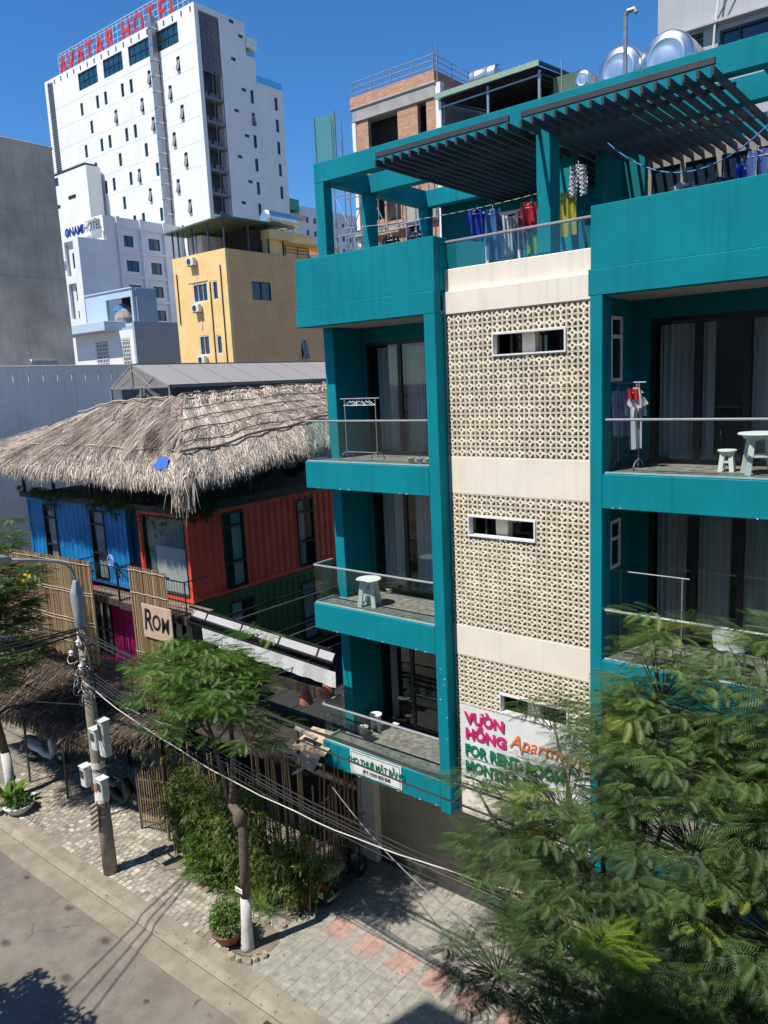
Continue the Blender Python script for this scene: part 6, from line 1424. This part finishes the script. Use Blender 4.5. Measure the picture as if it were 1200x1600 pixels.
# ---------------------------------------------------------------- cables
def cable(label, a, b, sag, r, mat=M_cable, n=26, kink=0.):
    P_ = []
    for i in range(n+1):
        t = i/n; p = lerp(a, b, t); P_.append((p[0]+kink*math.sin(t*31), p[1]+kink*math.cos(t*23), p[2]-sag*4*t*(1-t)+kink*math.sin(t*47)))
    return single(MB().tube(P_, r, 5, caps=False).build('cable', mat), label, 'cable', 'overhead street cables')
A0 = (-17.62, 9.45, 6.65)
cable('thick upper black cable from the pole passing above the middle tree to the right', A0, (3.0,9.5,6.35), .42, .022)
cable('second thick black cable, just below the uppermost one over the teal slab banner', (-17.62,9.45,6.6), (3.0,9.5,6.05), .58, .018)
cable('thin black cable twisted along the uppermost thick one', (-17.62,9.47,6.7), (3.0,9.5,6.38), .43, .012, kink=.02)
for i, (z0, z1, sg, r, lab) in enumerate(((5.8,5.35,.92,.014,'topmost of the lower cable bunch crossing the shaded ground-floor wall'), (5.7,5.2,.90,.012,'second cable of the lower bunch crossing the shaded ground-floor wall'), (5.6,5.15,.90,.017,'third and thickest cable of the lower bunch by the ground-floor wall'), (5.5,5.05,.86,.009,'thin fourth cable of the lower bunch by the ground-floor wall'), (5.45,5.2,1.05,.012,'lowest thin black cable of the lower bunch'))):
    cable(lab, (-17.6,9.4,z0), (3.0,9.3,z1), sg, r, kink=.012)
cable('white cable sagging below the black bunch from the pole past the hedge', (-17.6,9.38,5.4), (-4.6,9.3,4.85), .70, .012, M_cablew, kink=.012)
cable('thin grey wire dropping from the hedge end to the slab pavement side', (-10.9,11.2,3.8), (-6.6,10.2,2.9), .28, .012, M_galv)
cable('short service cable from the pole to the small timber balcony', (-17.5,9.5,5.3), (-15.2,12.6,6.3), .18, .012)
cable('service cable from the pole to the awning frame', (-17.5,9.5,5.0), (-12.4,12.5,6.1), .5, .012)
cable('pale twisted service wire from the pole to the lower thatch', (-17.5,9.5,5.25), (-15.9,11.0,3.9), .12, .016, M_cablew, kink=.02)
for i, (za, zb, ya, r, lab) in enumerate(((6.55,6.35,9.3,.028,'uppermost cable leaving the pole to the left, thick and black'),(6.45,6.0,9.3,.018,'second cable leaving the pole to the left'),(5.2,3.9,9.2,.012,'thin wire sloping down to the left across the lower thatch'),(4.7,2.3,9.2,.012,'lowest thin wire sloping down to the left over the pavement'),(5.6,5.2,9.3,.014,'middle thin wire leaving the pole to the left'))):
    cable(lab, (-17.75,9.5,za), (-34,ya,zb), .25, r)
for i, (xb, za, lab) in enumerate(((-14.9,6.7,'first cable crossing the street from the pole towards the viewpoint'),(-14.3,6.6,'second cable crossing the street from the pole towards the viewpoint'),(-15.6,6.75,'third cable crossing the street from the pole towards the viewpoint'))):
    cable(lab, (-17.68,9.5,za), (xb,-.5,9.0), .35, .022)
# ---------------------------------------------------------------- motor scooters
M_tyre = MAT('tyre_rubber', (.02,.02,.02), .8); M_seat = MAT('seat_vinyl', (.10,.10,.10), .4); M_redlens = MAT('red_lens', (.5,.01,.01), .2); M_mir = MAT('mirror_glass', (.6,.6,.62), .05, metal=1)
def scooter(label, loc, rz, body, seatm=M_seat):
    """built pointing +Y (front), rear wheel at origin"""
    t = thing('motor_scooter', label, 'scooter', (0,0,0))
    for y in (0, 1.25):
        w_ = MB().lathe((0,y,.28), [(.20,-.05),(.255,-.045),(.28,0),(.255,.045),(.20,.05)], 20, 'x').build('wheel', M_tyre, t, smooth=True)
        MB().lathe((0,y,.28), [(.05,-.055),(.19,-.03),(.19,.03),(.05,.055)], 14, 'x').build('rim', M_galv, w_)
    MB().tube([(0,-.12,.62),(0,.1,.58),(0,.4,.50),(0,.58,.34),(0,.85,.27),(0,1.0,.40)], [.09,.15,.15,.13,.12,.06], 12).build('body_panel', body, t, smooth=True)
    MB().tube([(0,.93,.34),(0,1.0,.6),(0,.95,.85),(0,.90,.98)], [.12,.17,.15,.09], 12).build('front_fairing', body, t, smooth=True)
    MB().tube([(0,-.28,.80),(0,-.05,.83),(0,.25,.78),(0,.5,.76),(0,.58,.72)], [.07,.14,.145,.12,.04], 12).build('seat', seatm, t, smooth=True)
    MB().tube([(0,1.08,.40),(0,1.25,.56),(0,1.42,.42)], [.05,.075,.04], 8).build('front_mudguard', body, t, smooth=True); MB().tube([(0,.14,.56),(0,-.12,.60),(0,-.32,.40)], [.06,.08,.05], 8).build('rear_mudguard', M_tyre, t, smooth=True)
    m = MB(); m.tube([(-.32,.80,1.03),(-.12,.90,1.0),(.12,.90,1.0),(.32,.80,1.03)], .016, 6); m.tube([(0,1.25,.28),(0,.93,.95)], .03, 6); m.build('handlebar', M_galv, t)
    for s in (-1,1): MB().tube([(s*.33,.79,1.03),(s*.40,.76,1.03)], .024, 8).build('grip', M_tyre, t); MB().tube([(s*.22,.86,1.02),(s*.28,.86,1.2)], .008, 4).build('mirror_stem', M_galv, t); MB().lathe((s*.30,.86,1.22), [(.055,-.008),(.06,0),(.055,.008)], 12, 'y').build('mirror', M_mir, t); MB().tube([(s*.07,-.34,.66),(s*.14,-.30,.66)], .03, 8).build('indicator', M_redlens, t)
    MB().bbox(-.075,.075,-.36,-.27,.66,.74,.02).build('tail_light', M_redlens, t); MB().box(-.085,.085,-.375,-.365,.40,.55).build('number_plate', M_white, t)
    m = MB(); m.tube([(-.13,-.05,.84),(-.13,-.36,.88),(.13,-.36,.88),(.13,-.05,.84)], .013, 6); m.build('grab_rail', M_mir, t); MB().tube([(.12,.35,.26),(.15,0,.27),(.16,-.28,.33)], [.03,.055,.045], 8).build('exhaust', M_galv, t, smooth=True)
    MB().lathe((0,.92,.90), [(.02,-.0),(.07,.02),(.06,.06),(.0,.08)], 12, 'y').build('headlight', M_mir, t); MB().tube([(0,.3,.28),(-.2,.28,.01)], .012, 4).build('side_stand', M_galv, t)
    t.location = loc; t.rotation_euler = (0,0,rz); return t
scooter('black motor scooter seen from behind, parked at the hedge end by the column', (-11.98,12.0,0), rad(4), MAT('black_gloss', (.018,.02,.024), .25, spec=.6), MAT('grey_seat', (.22,.22,.21), .35))
scooter('dark motor scooter parked behind the utility pole at the cafe entrance', (-20.9,11.4,0), rad(-75), MAT('charcoal_gloss', (.02,.02,.022), .3))
scooter('pale grey scooter in deep shade behind the left tree', (-25.6,11.5,0), rad(-70), MAT('pale_grey_gloss', (.42,.44,.46), .3))
# ---------------------------------------------------------------- banners
M_ban = MAT('banner_vinyl', (.74,.75,.76), .6, var=.03, scale=3); M_bg = MAT('banner_green_ink', (.0,.19,.10), .6); M_bm = MAT('banner_magenta_ink', (.62,.015,.16), .6); M_bo = MAT('banner_orange_ink', (.80,.20,.03), .6); M_bk = MAT('banner_black_ink', (.03,.03,.03), .7)
def banner(t, x0, x1, z0, z1, y, amp=.012):
    m = MB(); nx, nz = 30, 10
    for j in range(nz+1):
        for i in range(nx+1):
            x = x0+(x1-x0)*i/nx; z = z0+(z1-z0)*j/nz; m.v.append((x, y+amp*math.sin(x*6+z*2)*math.sin(z*3+1)+amp*.5*math.sin(x*15), z-.012*math.sin(PI*i/nx)*(1 if j == nz else 0)))
    for j in range(nz):
        for i in range(nx): a = j*(nx+1)+i; m.f.append((a,a+1,a+nx+2,a+nx+1)); m.m.append(0); m.t.append(.5)
    return m.build('cloth', M_ban, t, smooth=True)
bn = thing('banner', 'white rental banner with magenta, orange and green lettering on the breeze-block bay', 'banner', (-7.1, 12.72, 4.9))
banner(bn, -8.53, -5.60, 4.12, 5.74, 12.745)
TY = 12.722; XU = ((1,0,0), (0,0,1))
text('VƯỜN', 'lettering', M_bm, bn, (-8.40,TY,5.37), *XU, .31, .003, 1.05, .016); text('HỒNG', 'lettering', M_bm, bn, (-8.40,TY,5.02), *XU, .31, .003, 1.05, .016)
text('Apartments', 'lettering', M_bo, bn, (-7.35,TY,5.10), *XU, .42, .003, .9, .0, shear=.35)
text('FOR RENT: ROOM', 'lettering', M_bg, bn, (-8.42,TY,4.64), *XU, .33, .003, .84, .014); text('MONTH & DAY', 'lettering', M_bg, bn, (-8.42,TY,4.27), *XU, .33, .003, .84, .014)
bl = MB(); bl.box(-8.42,-7.3,TY-.002,TY,4.585,4.597); bl.build('underline', M_bk, bn)
for k in range(5):
    R_ = .10+.045*k; MB().tube([(-6.55+R_*math.cos(a), TY, 4.22+R_*math.sin(a)*.8) for a in np.linspace(.3, 2.9, 14)], .009, 4).build('ring_motif', M_bk, bn)
b2 = thing('banner', 'small white notice banner on the lowest left balcony edge', 'banner', (-10.75, 12.47, 3.7)); banner(b2, -11.50, -9.98, 3.40, 3.99, 12.478, .007)
text('CHO THUÊ MẶT BẰNG', 'lettering', M_bg, b2, (-10.74,12.462,3.68), *XU, .205, .002, .80, .006, 'CENTER'); text('ĐT: 0939 833 838', 'lettering', M_bk, b2, (-10.70,12.462,3.50), *XU, .115, .002, .95, .002, 'CENTER')
m = MB()
for (a, b, c, d) in ((-11.46,-10.02,3.43,3.437),(-11.46,-10.02,3.953,3.96),(-11.46,-11.453,3.437,3.953),(-10.027,-10.02,3.437,3.953)): m.box(a,b,12.463,12.466,c,d)
m.build('printed_border', M_bg, b2)
# ---------------------------------------------------------------- balcony furniture
def stool_table(name, label, cat, loc, r, h, group=None, rz=0., leg=.07):
    t = thing(name, label, cat, (0,0,0), group)
    MB().lathe((0,0,h-.035), [(r*.93,0),(r,.012),(r,.025),(r*.97,.035)], 26).build('top', M_white, t); MB().lathe((0,0,h-.09), [(r*.72,0),(r*.80,.055)], 20).build('apron', M_white, t)
    for k in range(4):
        a = PI/4+k*PI/2; c, s = math.cos(a), math.sin(a)
        m = MB(); q = [(r*.55*c,r*.55*s,h-.05),(r*.86*c,r*.86*s,0)]; m.beam(q[0], q[1], leg, leg*.6); m.build('leg', M_white, t)
    for k in range(4):
        a, b = PI/4+k*PI/2, PI/4+(k+1)*PI/2; z = h*.45; rr = r*.71; MB().beam((rr*math.cos(a),rr*math.sin(a),z), (rr*math.cos(b),rr*math.sin(b),z), .02, .035).build('stretcher', M_white, t)
    t.location = loc; t.rotation_euler = (0,0,rz); return t
f1, f2, f3 = F1+.012, F2+.012, F3+.012
stool_table('round_table', 'round white plastic table on the middle left balcony', 'table', (-11.08,12.98,f2), .29, .64, rz=.3, leg=.10)
stool_table('stool', 'small white stool tucked under the round table of the middle left balcony', 'stool', (-11.12,13.1,f2), .15, .36, rz=.2)
stool_table('stool', 'white stool with dark seat pad beside the white pot on the lowest left balcony', 'stool', (-11.62,13.62,f1), .16, .42, rz=.5)
stool_table('stool', 'small round white stool on the upper right balcony, left of its table', 'stool', (-3.52,13.35,f3), .15, .36, rz=.1)
stool_table('round_table', 'round white table on the upper right balcony at the picture edge', 'table', (-2.98,13.15,f3), .33, .66, rz=.4, leg=.08)
ch = thing('plastic_chair', 'white rounded plastic chair on the middle right balcony behind the tree top', 'chair', (-3.3,13.1,f2)); m = MB()
for i in range(12):
    a, b = PI*(1.05+.9*i/12), PI*(1.05+.9*(i+1)/12); z = lambda t: .85-.22*abs(math.cos(t))**2
    m.quad((-3.3+.28*math.cos(a),13.1+.26*math.sin(a),f2+.42),(-3.3+.28*math.cos(b),13.1+.26*math.sin(b),f2+.42),(-3.3+.31*math.cos(b),13.1+.30*math.sin(b),f2+z(b)),(-3.3+.31*math.cos(a),13.1+.30*math.sin(a),f2+z(a)))
m.build('backrest', M_white, ch); MB().lathe((-3.3,13.1,f2+.40), [(.24,0),(.27,.02),(.25,.04)], 18).build('seat', M_white, ch)
for k in range(4): a = PI/4+k*PI/2; MB().beam((-3.3+.2*math.cos(a),13.1+.2*math.sin(a),f2+.41),(-3.3+.27*math.cos(a),13.1+.27*math.sin(a),f2), .04,.04).build('leg', M_white, ch)
def rack(label, x0, x1, y, z, h, loops=True):
    t = thing('drying_rack', label, 'clothes rack', ((x0+x1)/2, y, z)); MB().tube([(x0-.12,y,z+h),(x1+.12,y,z+h)], .014, 6).build('top_rail', M_rail, t)
    for x in (x0, x1): MB().tube([(x,y,z+.05),(x,y,z+h)], .011, 6).build('upright', M_rail, t); MB().tube([(x+.0,y-.24,z)]+[(x,y-.24*math.cos(a),z+.16*math.sin(a)) for a in np.linspace(.2,PI-.2,8)]+[(x,y+.24,z)], .012, 6).build('foot_loop', M_rail, t)
    return t
rk = rack('empty steel clothes rack with hangers on the top left balcony', -11.72, -10.82, 13.2, f3, 1.36); random.seed(3)
MB().tube([(-11.72,13.2,f3+.16),(-10.82,13.2,f3+.16)], .01, 5).build('low_rail', M_rail, rk)
def hanger(t, x, y, z, mat=M_white, w_=.19, turn=0.): 
    c, s = math.cos(turn), math.sin(turn); m = MB(); m.tube([(x,y,z),(x+.012*c,y,z-.02),(x,y,z-.06)], .005, 4); m.tube([(x,y,z-.06),(x-w_*c,y-w_*s,z-.15),(x+w_*c,y+w_*s,z-.15),(x,y,z-.06)], .006, 4); return m.build('hanger', mat, t)
for i in range(7): hanger(rk, -11.55+.09*i+random.uniform(-.02,.02), 13.2, f3+1.36, turn=random.uniform(-.9,.9))
for i, (x, y, z, lab, grp) in enumerate(((-9.58,12.78,f3,'left one of three white pots at the rail of the top left balcony','pots at the balcony rail'),(-9.36,12.78,f3,'middle one of three white pots at the rail of the top left balcony','pots at the balcony rail'),(-9.12,12.78,f3,'right one of three white pots, nearest the pier, top left balcony','pots at the balcony rail'),(-11.72,13.25,f1,'white pot with dry twigs on the lowest left balcony',None),(-11.25,13.95,f1,'small white lantern-like pot by the door of the lowest left balcony',None),(-11.30,13.98,f2,'small white pot at the door of the middle left balcony',None))):
    p = thing('plant_pot', lab, 'plant pot', (x, y, z), grp); s = (.075,.075,.075,.12,.08,.075)[i]
    MB().lathe((x,y,z), [(s*.7,0),(s*.95,s*1.5),(s*1.08,s*1.55),(s*1.05,s*1.75),(s*.85,s*1.6)], 16).build('pot', M_potw, p, smooth=True); m = MB()
    for k in range(7):
        a = random.random()*6; m.tube([(x,y,z+s*1.5),(x+.03*math.cos(a),y+.03*math.sin(a),z+s*1.5+.14),(x+.08*math.cos(a),y+.08*math.sin(a),z+s*1.5+random.uniform(.2,.34))], .004, 3)
    if i < 4: m.build('dry_stems', M_twig, p)
# ---------------------------------------------------------------- laundry
def garment(label, cat, name, x, y, z, w_, h_, mat, shape='shirt', turn=0., group=None, hang=True):
    t = thing(name, label, cat, (x, y, z), group); c, s = math.cos(turn), math.sin(turn)
    if shape == 'shirt': out = [(-.5,-.06),(-.16,0),(.16,0),(.5,-.06),(.62,-.36),(.44,-.40),(.36,-.24),(.36,-1),(-.36,-1),(-.36,-.24),(-.44,-.40),(-.62,-.36)]
    elif shape == 'trousers': out = [(-.4,0),(.4,0),(.46,-.4),(.42,-1),(.10,-1),(.02,-.38),(-.04,-.38),(-.12,-1),(-.44,-1),(-.46,-.4)]
    elif shape == 'hat': out = [(-.2,0),(.2,0),(.3,-.4),(.75,-.85),(.3,-1),(-.35,-1),(-.6,-.8),(-.3,-.4)]
    else: out = [(-.5,0),(.5,0),(.52,-.5),(.46,-1),(.1,-.97),(-.46,-1),(-.5,-.5)]
    from mathutils.geometry import tessellate_polygon as tp_
    m = MB(); pts = []; nx = 14; nz = 18
    inside = lambda a, b: sum(((q[1] > b) != (r[1] > b)) and (a < (r[0]-q[0])*(b-q[1])/(r[1]-q[1]+1e-12)+q[0]) for q, r in zip(out, out[1:]+out[:1])) % 2 == 1
    lo, hi = min(p[0] for p in out), max(p[0] for p in out); ph = random.random()*6
    def P_(a, b):
        fold = .035*math.sin(a*11+ph+b*1.5)*(.3-b)+.02*math.sin(a*23+b*3); return (x+c*a*w_-s*fold, y+s*a*w_+c*fold, z+b*h_+.012*math.sin(a*7+ph))
    for i in range(nx*2):
        for j in range(nz):
            a0, a1 = lo+(hi-lo)*i/(nx*2), lo+(hi-lo)*(i+1)/(nx*2); b0, b1 = -j/nz, -(j+1)/nz
            if inside((a0+a1)/2, (b0+b1)/2): m.quad(P_(a0,b1), P_(a1,b1), P_(a1,b0), P_(a0,b0))
    m.build('cloth', mat, t)
    if hang: hanger(t, x, y, z+.06, w_=w_*.42, turn=turn)
    return t
FM = lambda n, c: FROST(n, c, .15)
def check_mat():
    m, t_, out = _nodes('checked_cloth'); N = t_.nodes.new; L = t_.links.new; b = N('ShaderNodeBsdfPrincipled'); b.inputs['Roughness'].default_value = .85; g_ = N('ShaderNodeNewGeometry'); k = N('ShaderNodeTexChecker'); k.inputs['Scale'].default_value = 28; k.inputs[1].default_value = (.6,.6,.6,1); k.inputs[2].default_value = (.02,.025,.06,1)
    L(g_.outputs[0], k.inputs[0]); L(k.outputs[0], b.inputs[0]); L(b.outputs[0], out.inputs[0]); return m
R0 = 'washing on the roof terrace'
for a in ((-8.35,13.6,15.72,.36,.62,FM('royal_blue_cloth',(.015,.04,.36)),'shirt',.5,'bright royal blue shirt on the roof terrace, leftmost by the parapet','shirt'),
          (-8.0,13.6,15.66,.30,.95,FM('sky_blue_cloth',(.06,.17,.36)),'towel',.3,'blue and white towel hanging beside the royal blue shirt','towel'),
          (-7.72,13.7,15.5,.26,.72,FM('white_cloth',(.6,.6,.62)),'towel',1.0,'narrow white cloth hung edge-on behind the roof glass rail','cloth'),
          (-7.45,13.8,15.55,.30,.7,FM('grey_cloth',(.13,.13,.16)),'shirt',.4,'dark grey shirt before the white-framed roof door','shirt'),
          (-7.12,13.5,15.62,.40,.52,FM('scarlet_cloth',(.45,.015,.03)),'towel',.15,'scarlet red blouse on the roof terrace washing line','blouse'),
          (-7.10,13.55,15.12,.26,.42,FM('lime_cloth',(.15,.34,.07)),'towel',.15,'lime green cloth right under the scarlet blouse','cloth'),
          (-6.28,13.3,15.62,.30,.74,FM('mustard_yellow_cloth',(.40,.38,.04)),'towel',.1,'mustard yellow shirt hung in front of the teal roof post','shirt'),
          (-5.95,12.98,15.95,.34,.5,check_mat(),'trousers',.1,'black and white checked trousers hanging above the yellow shirt','trousers'),
          (-10.05,13.0,15.40,.34,.4,FM('black_cloth',(.012,.012,.018)),'shirt',.2,'black top hanging over the left roof parapet','shirt'),
          (-9.5,13.1,15.42,.32,.3,FM('navy_cloth',(.02,.025,.06)),'towel',.1,'navy cloth hanging over the left roof parapet near the corner','cloth')):
    garment(a[8], a[9], 'hanging_'+a[9], a[0], a[1], a[2], a[3], a[4], a[5], a[6], a[7], R0)
cable('thin washing line across the left roof terrace', (-12.0,13.6,15.9), (-6.9,13.5,15.75), .1, .006, M_cablew); 
R1 = 'washing over the right parapet'
for a in ((-4.35,13.4,15.42,.34,.5,FM('striped_grey_cloth',(.45,.45,.46)),'shirt',.6,'pale striped shirt on the blue line over the right parapet','shirt'),(-4.18,13.4,15.36,.36,.5,FM('crimson_cloth',(.5,.012,.05)),'shirt',.2,'crimson shirt on a green hanger over the right parapet','shirt'),(-3.95,13.4,15.36,.34,.5,FM('red_cloth',(.42,.02,.05)),'shirt',.3,'second red shirt on the blue line over the right parapet','shirt'),
          (-3.72,13.4,15.40,.3,.5,FM('dark_cloth',(.03,.03,.05)),'shirt',.2,'dark blue-black garment on the right washing line','shirt'),(-3.45,13.4,15.55,.14,.3,FM('cobalt_cloth',(.03,.09,.6)),'towel',.2,'tiny cobalt blue cloth pegged on the right washing line','cloth'),(-3.22,13.4,15.70,.34,.42,FM('denim_check_cloth',(.08,.14,.38)),'trousers',.3,'blue checked shorts at the right end of the washing line','shorts')):
    garment(a[8], a[9], 'hanging_'+a[9], a[0], a[1], a[2], a[3], a[4], a[5], a[6], a[7], R1)
cable('bright blue washing line sagging over the right roof parapet', (-5.6,13.4,16.3), (-2.6,13.4,16.5), .82, .012, MAT('blue_line', (.05,.22,.5), .6))
rk2 = rack('clothes rack with white shirts in the dark corner of the upper right balcony', -5.35, -4.98, 13.3, f3, 1.5)
for a in ((-5.36,13.25,f3+1.36,.26,.8,FM('white_shirt_cloth',(.62,.63,.68)),'shirt',.5,'white shirt on the rack in the corner of the upper right balcony','shirt'),(-5.22,13.35,f3+1.36,.24,.78,FM('lilac_shirt_cloth',(.42,.42,.72)),'shirt',.7,'lilac shirt between the white shirts on the upper right balcony rack','shirt'),(-5.02,13.25,f3+1.30,.30,.95,FM('pale_shirt_cloth',(.60,.62,.72)),'shirt',.3,'long pale shirt at the right end of the rack','shirt')): garment(a[8], a[9], 'hanging_'+a[9], a[0], a[1], a[2], a[3], a[4], a[5], a[6], a[7], 'shirts on the balcony rack')
garment('white sun hat with red lining hung over the shirts', 'hat', 'hanging_hat', -4.96, 13.12, f3+1.42, .28, .34, FM('hat_cloth', (.6,.58,.62)), 'hat', .2)
garment('red scarf tucked into the sun hat on the rack', 'scarf', 'hanging_scarf', -4.98, 13.08, f3+1.40, .20, .18, FM('scarf_red', (.45,.02,.03)), 'towel', .2, hang=False)
rack('empty wide steel clothes rack on the middle right balcony', -5.25, -4.15, 13.2, f2, 1.47)

# ---------------------------------------------------------------- small traces of use
random.seed(101)
lf_ = MB()
for k in range(520):
    x, y = random.uniform(-26, -6), random.choice((random.uniform(8.9, 11.4), random.gauss(9.0, .15), random.uniform(5, 9)))
    if y < 8.33: z = -.103
    elif y < 8.87: z = -.083
    elif y < 9.06: z = -.02
    else: z = .014
    s_ = random.uniform(.012, .034); a = random.random()*PI; c_, q_ = math.cos(a)*s_, math.sin(a)*s_; lf_.tone = random.random()
    lf_.quad((x-c_, y-q_, z), (x+q_*.5, y-c_*.5, z+.006), (x+c_, y+q_, z+.002), (x-q_*.5, y+c_*.5, z+.008))
lf_.build('fallen_leaves', VCMAT('fallen_leaf', [(0,(.06,.04,.02)), (.5,(.22,.15,.06)), (1,(.40,.33,.12))], .8), kind='stuff')
# flaked paint and chips along the teal slab edges
M_chip = MAT('bare_plaster_chip', (.62,.62,.60), .9, var=.1, scale=20)
ch_ = MB()
for (xa, xb, z, n_) in ((-12.3,-9.0,B1,12),(-12.3,-9.0,B2,8),(-12.3,-9.0,B3,6),(-8.9,-8.7,4.9,4),(-8.9,-8.7,6.0,5),(-5.2,-2.0,B3,5),(-5.2,-2.0,B2,4)):
    for k in range(n_):
        x, zz = random.uniform(xa, xb), z+abs(random.gauss(0, .012 if z in (B1,B2,B3) else .5)); k_ = random.randint(5, 7); s_ = random.uniform(.008, .024)
        ch_.add([(x+s_*random.uniform(.6,1.6)*math.cos(-a*2*PI/k_), 12.4985, zz+.012+s_*.7*random.uniform(.5,1.1)*math.sin(-a*2*PI/k_)) for a in range(k_)], [tuple(range(k_))])
ch_.build('paint_chips', M_chip, apt, kind='stuff')
# a few thin stay wires and a wall-mounted unit on the far houses
for (x, z, lab) in ((-100.6, 30.0, 'outdoor air-conditioning unit on the front of the small white hotel'),):
    a_ = thing('air_conditioner', lab, 'air conditioner', (x, 57.6, z)); MB().bbox(x-.4, x+.4, 57.6, 57.95, z-.3, z+.3, .03).build('casing', M_wframe, a_)
# drain grate in the gutter
dg = thing('drain_grate', 'small iron drain grate set into the kerb gutter in front of the whitewashed tree', 'grate', (-10.4, 8.6, -.08))
MB().box(-10.75, -10.05, 8.45, 8.75, -.12, -.0805).build('frame', M_dark, dg)
for k in range(9): MB().box(-10.73+.08*k, -10.69+.08*k, 8.46, 8.74, -.0800, -.0745).build('bar', M_rust, dg)
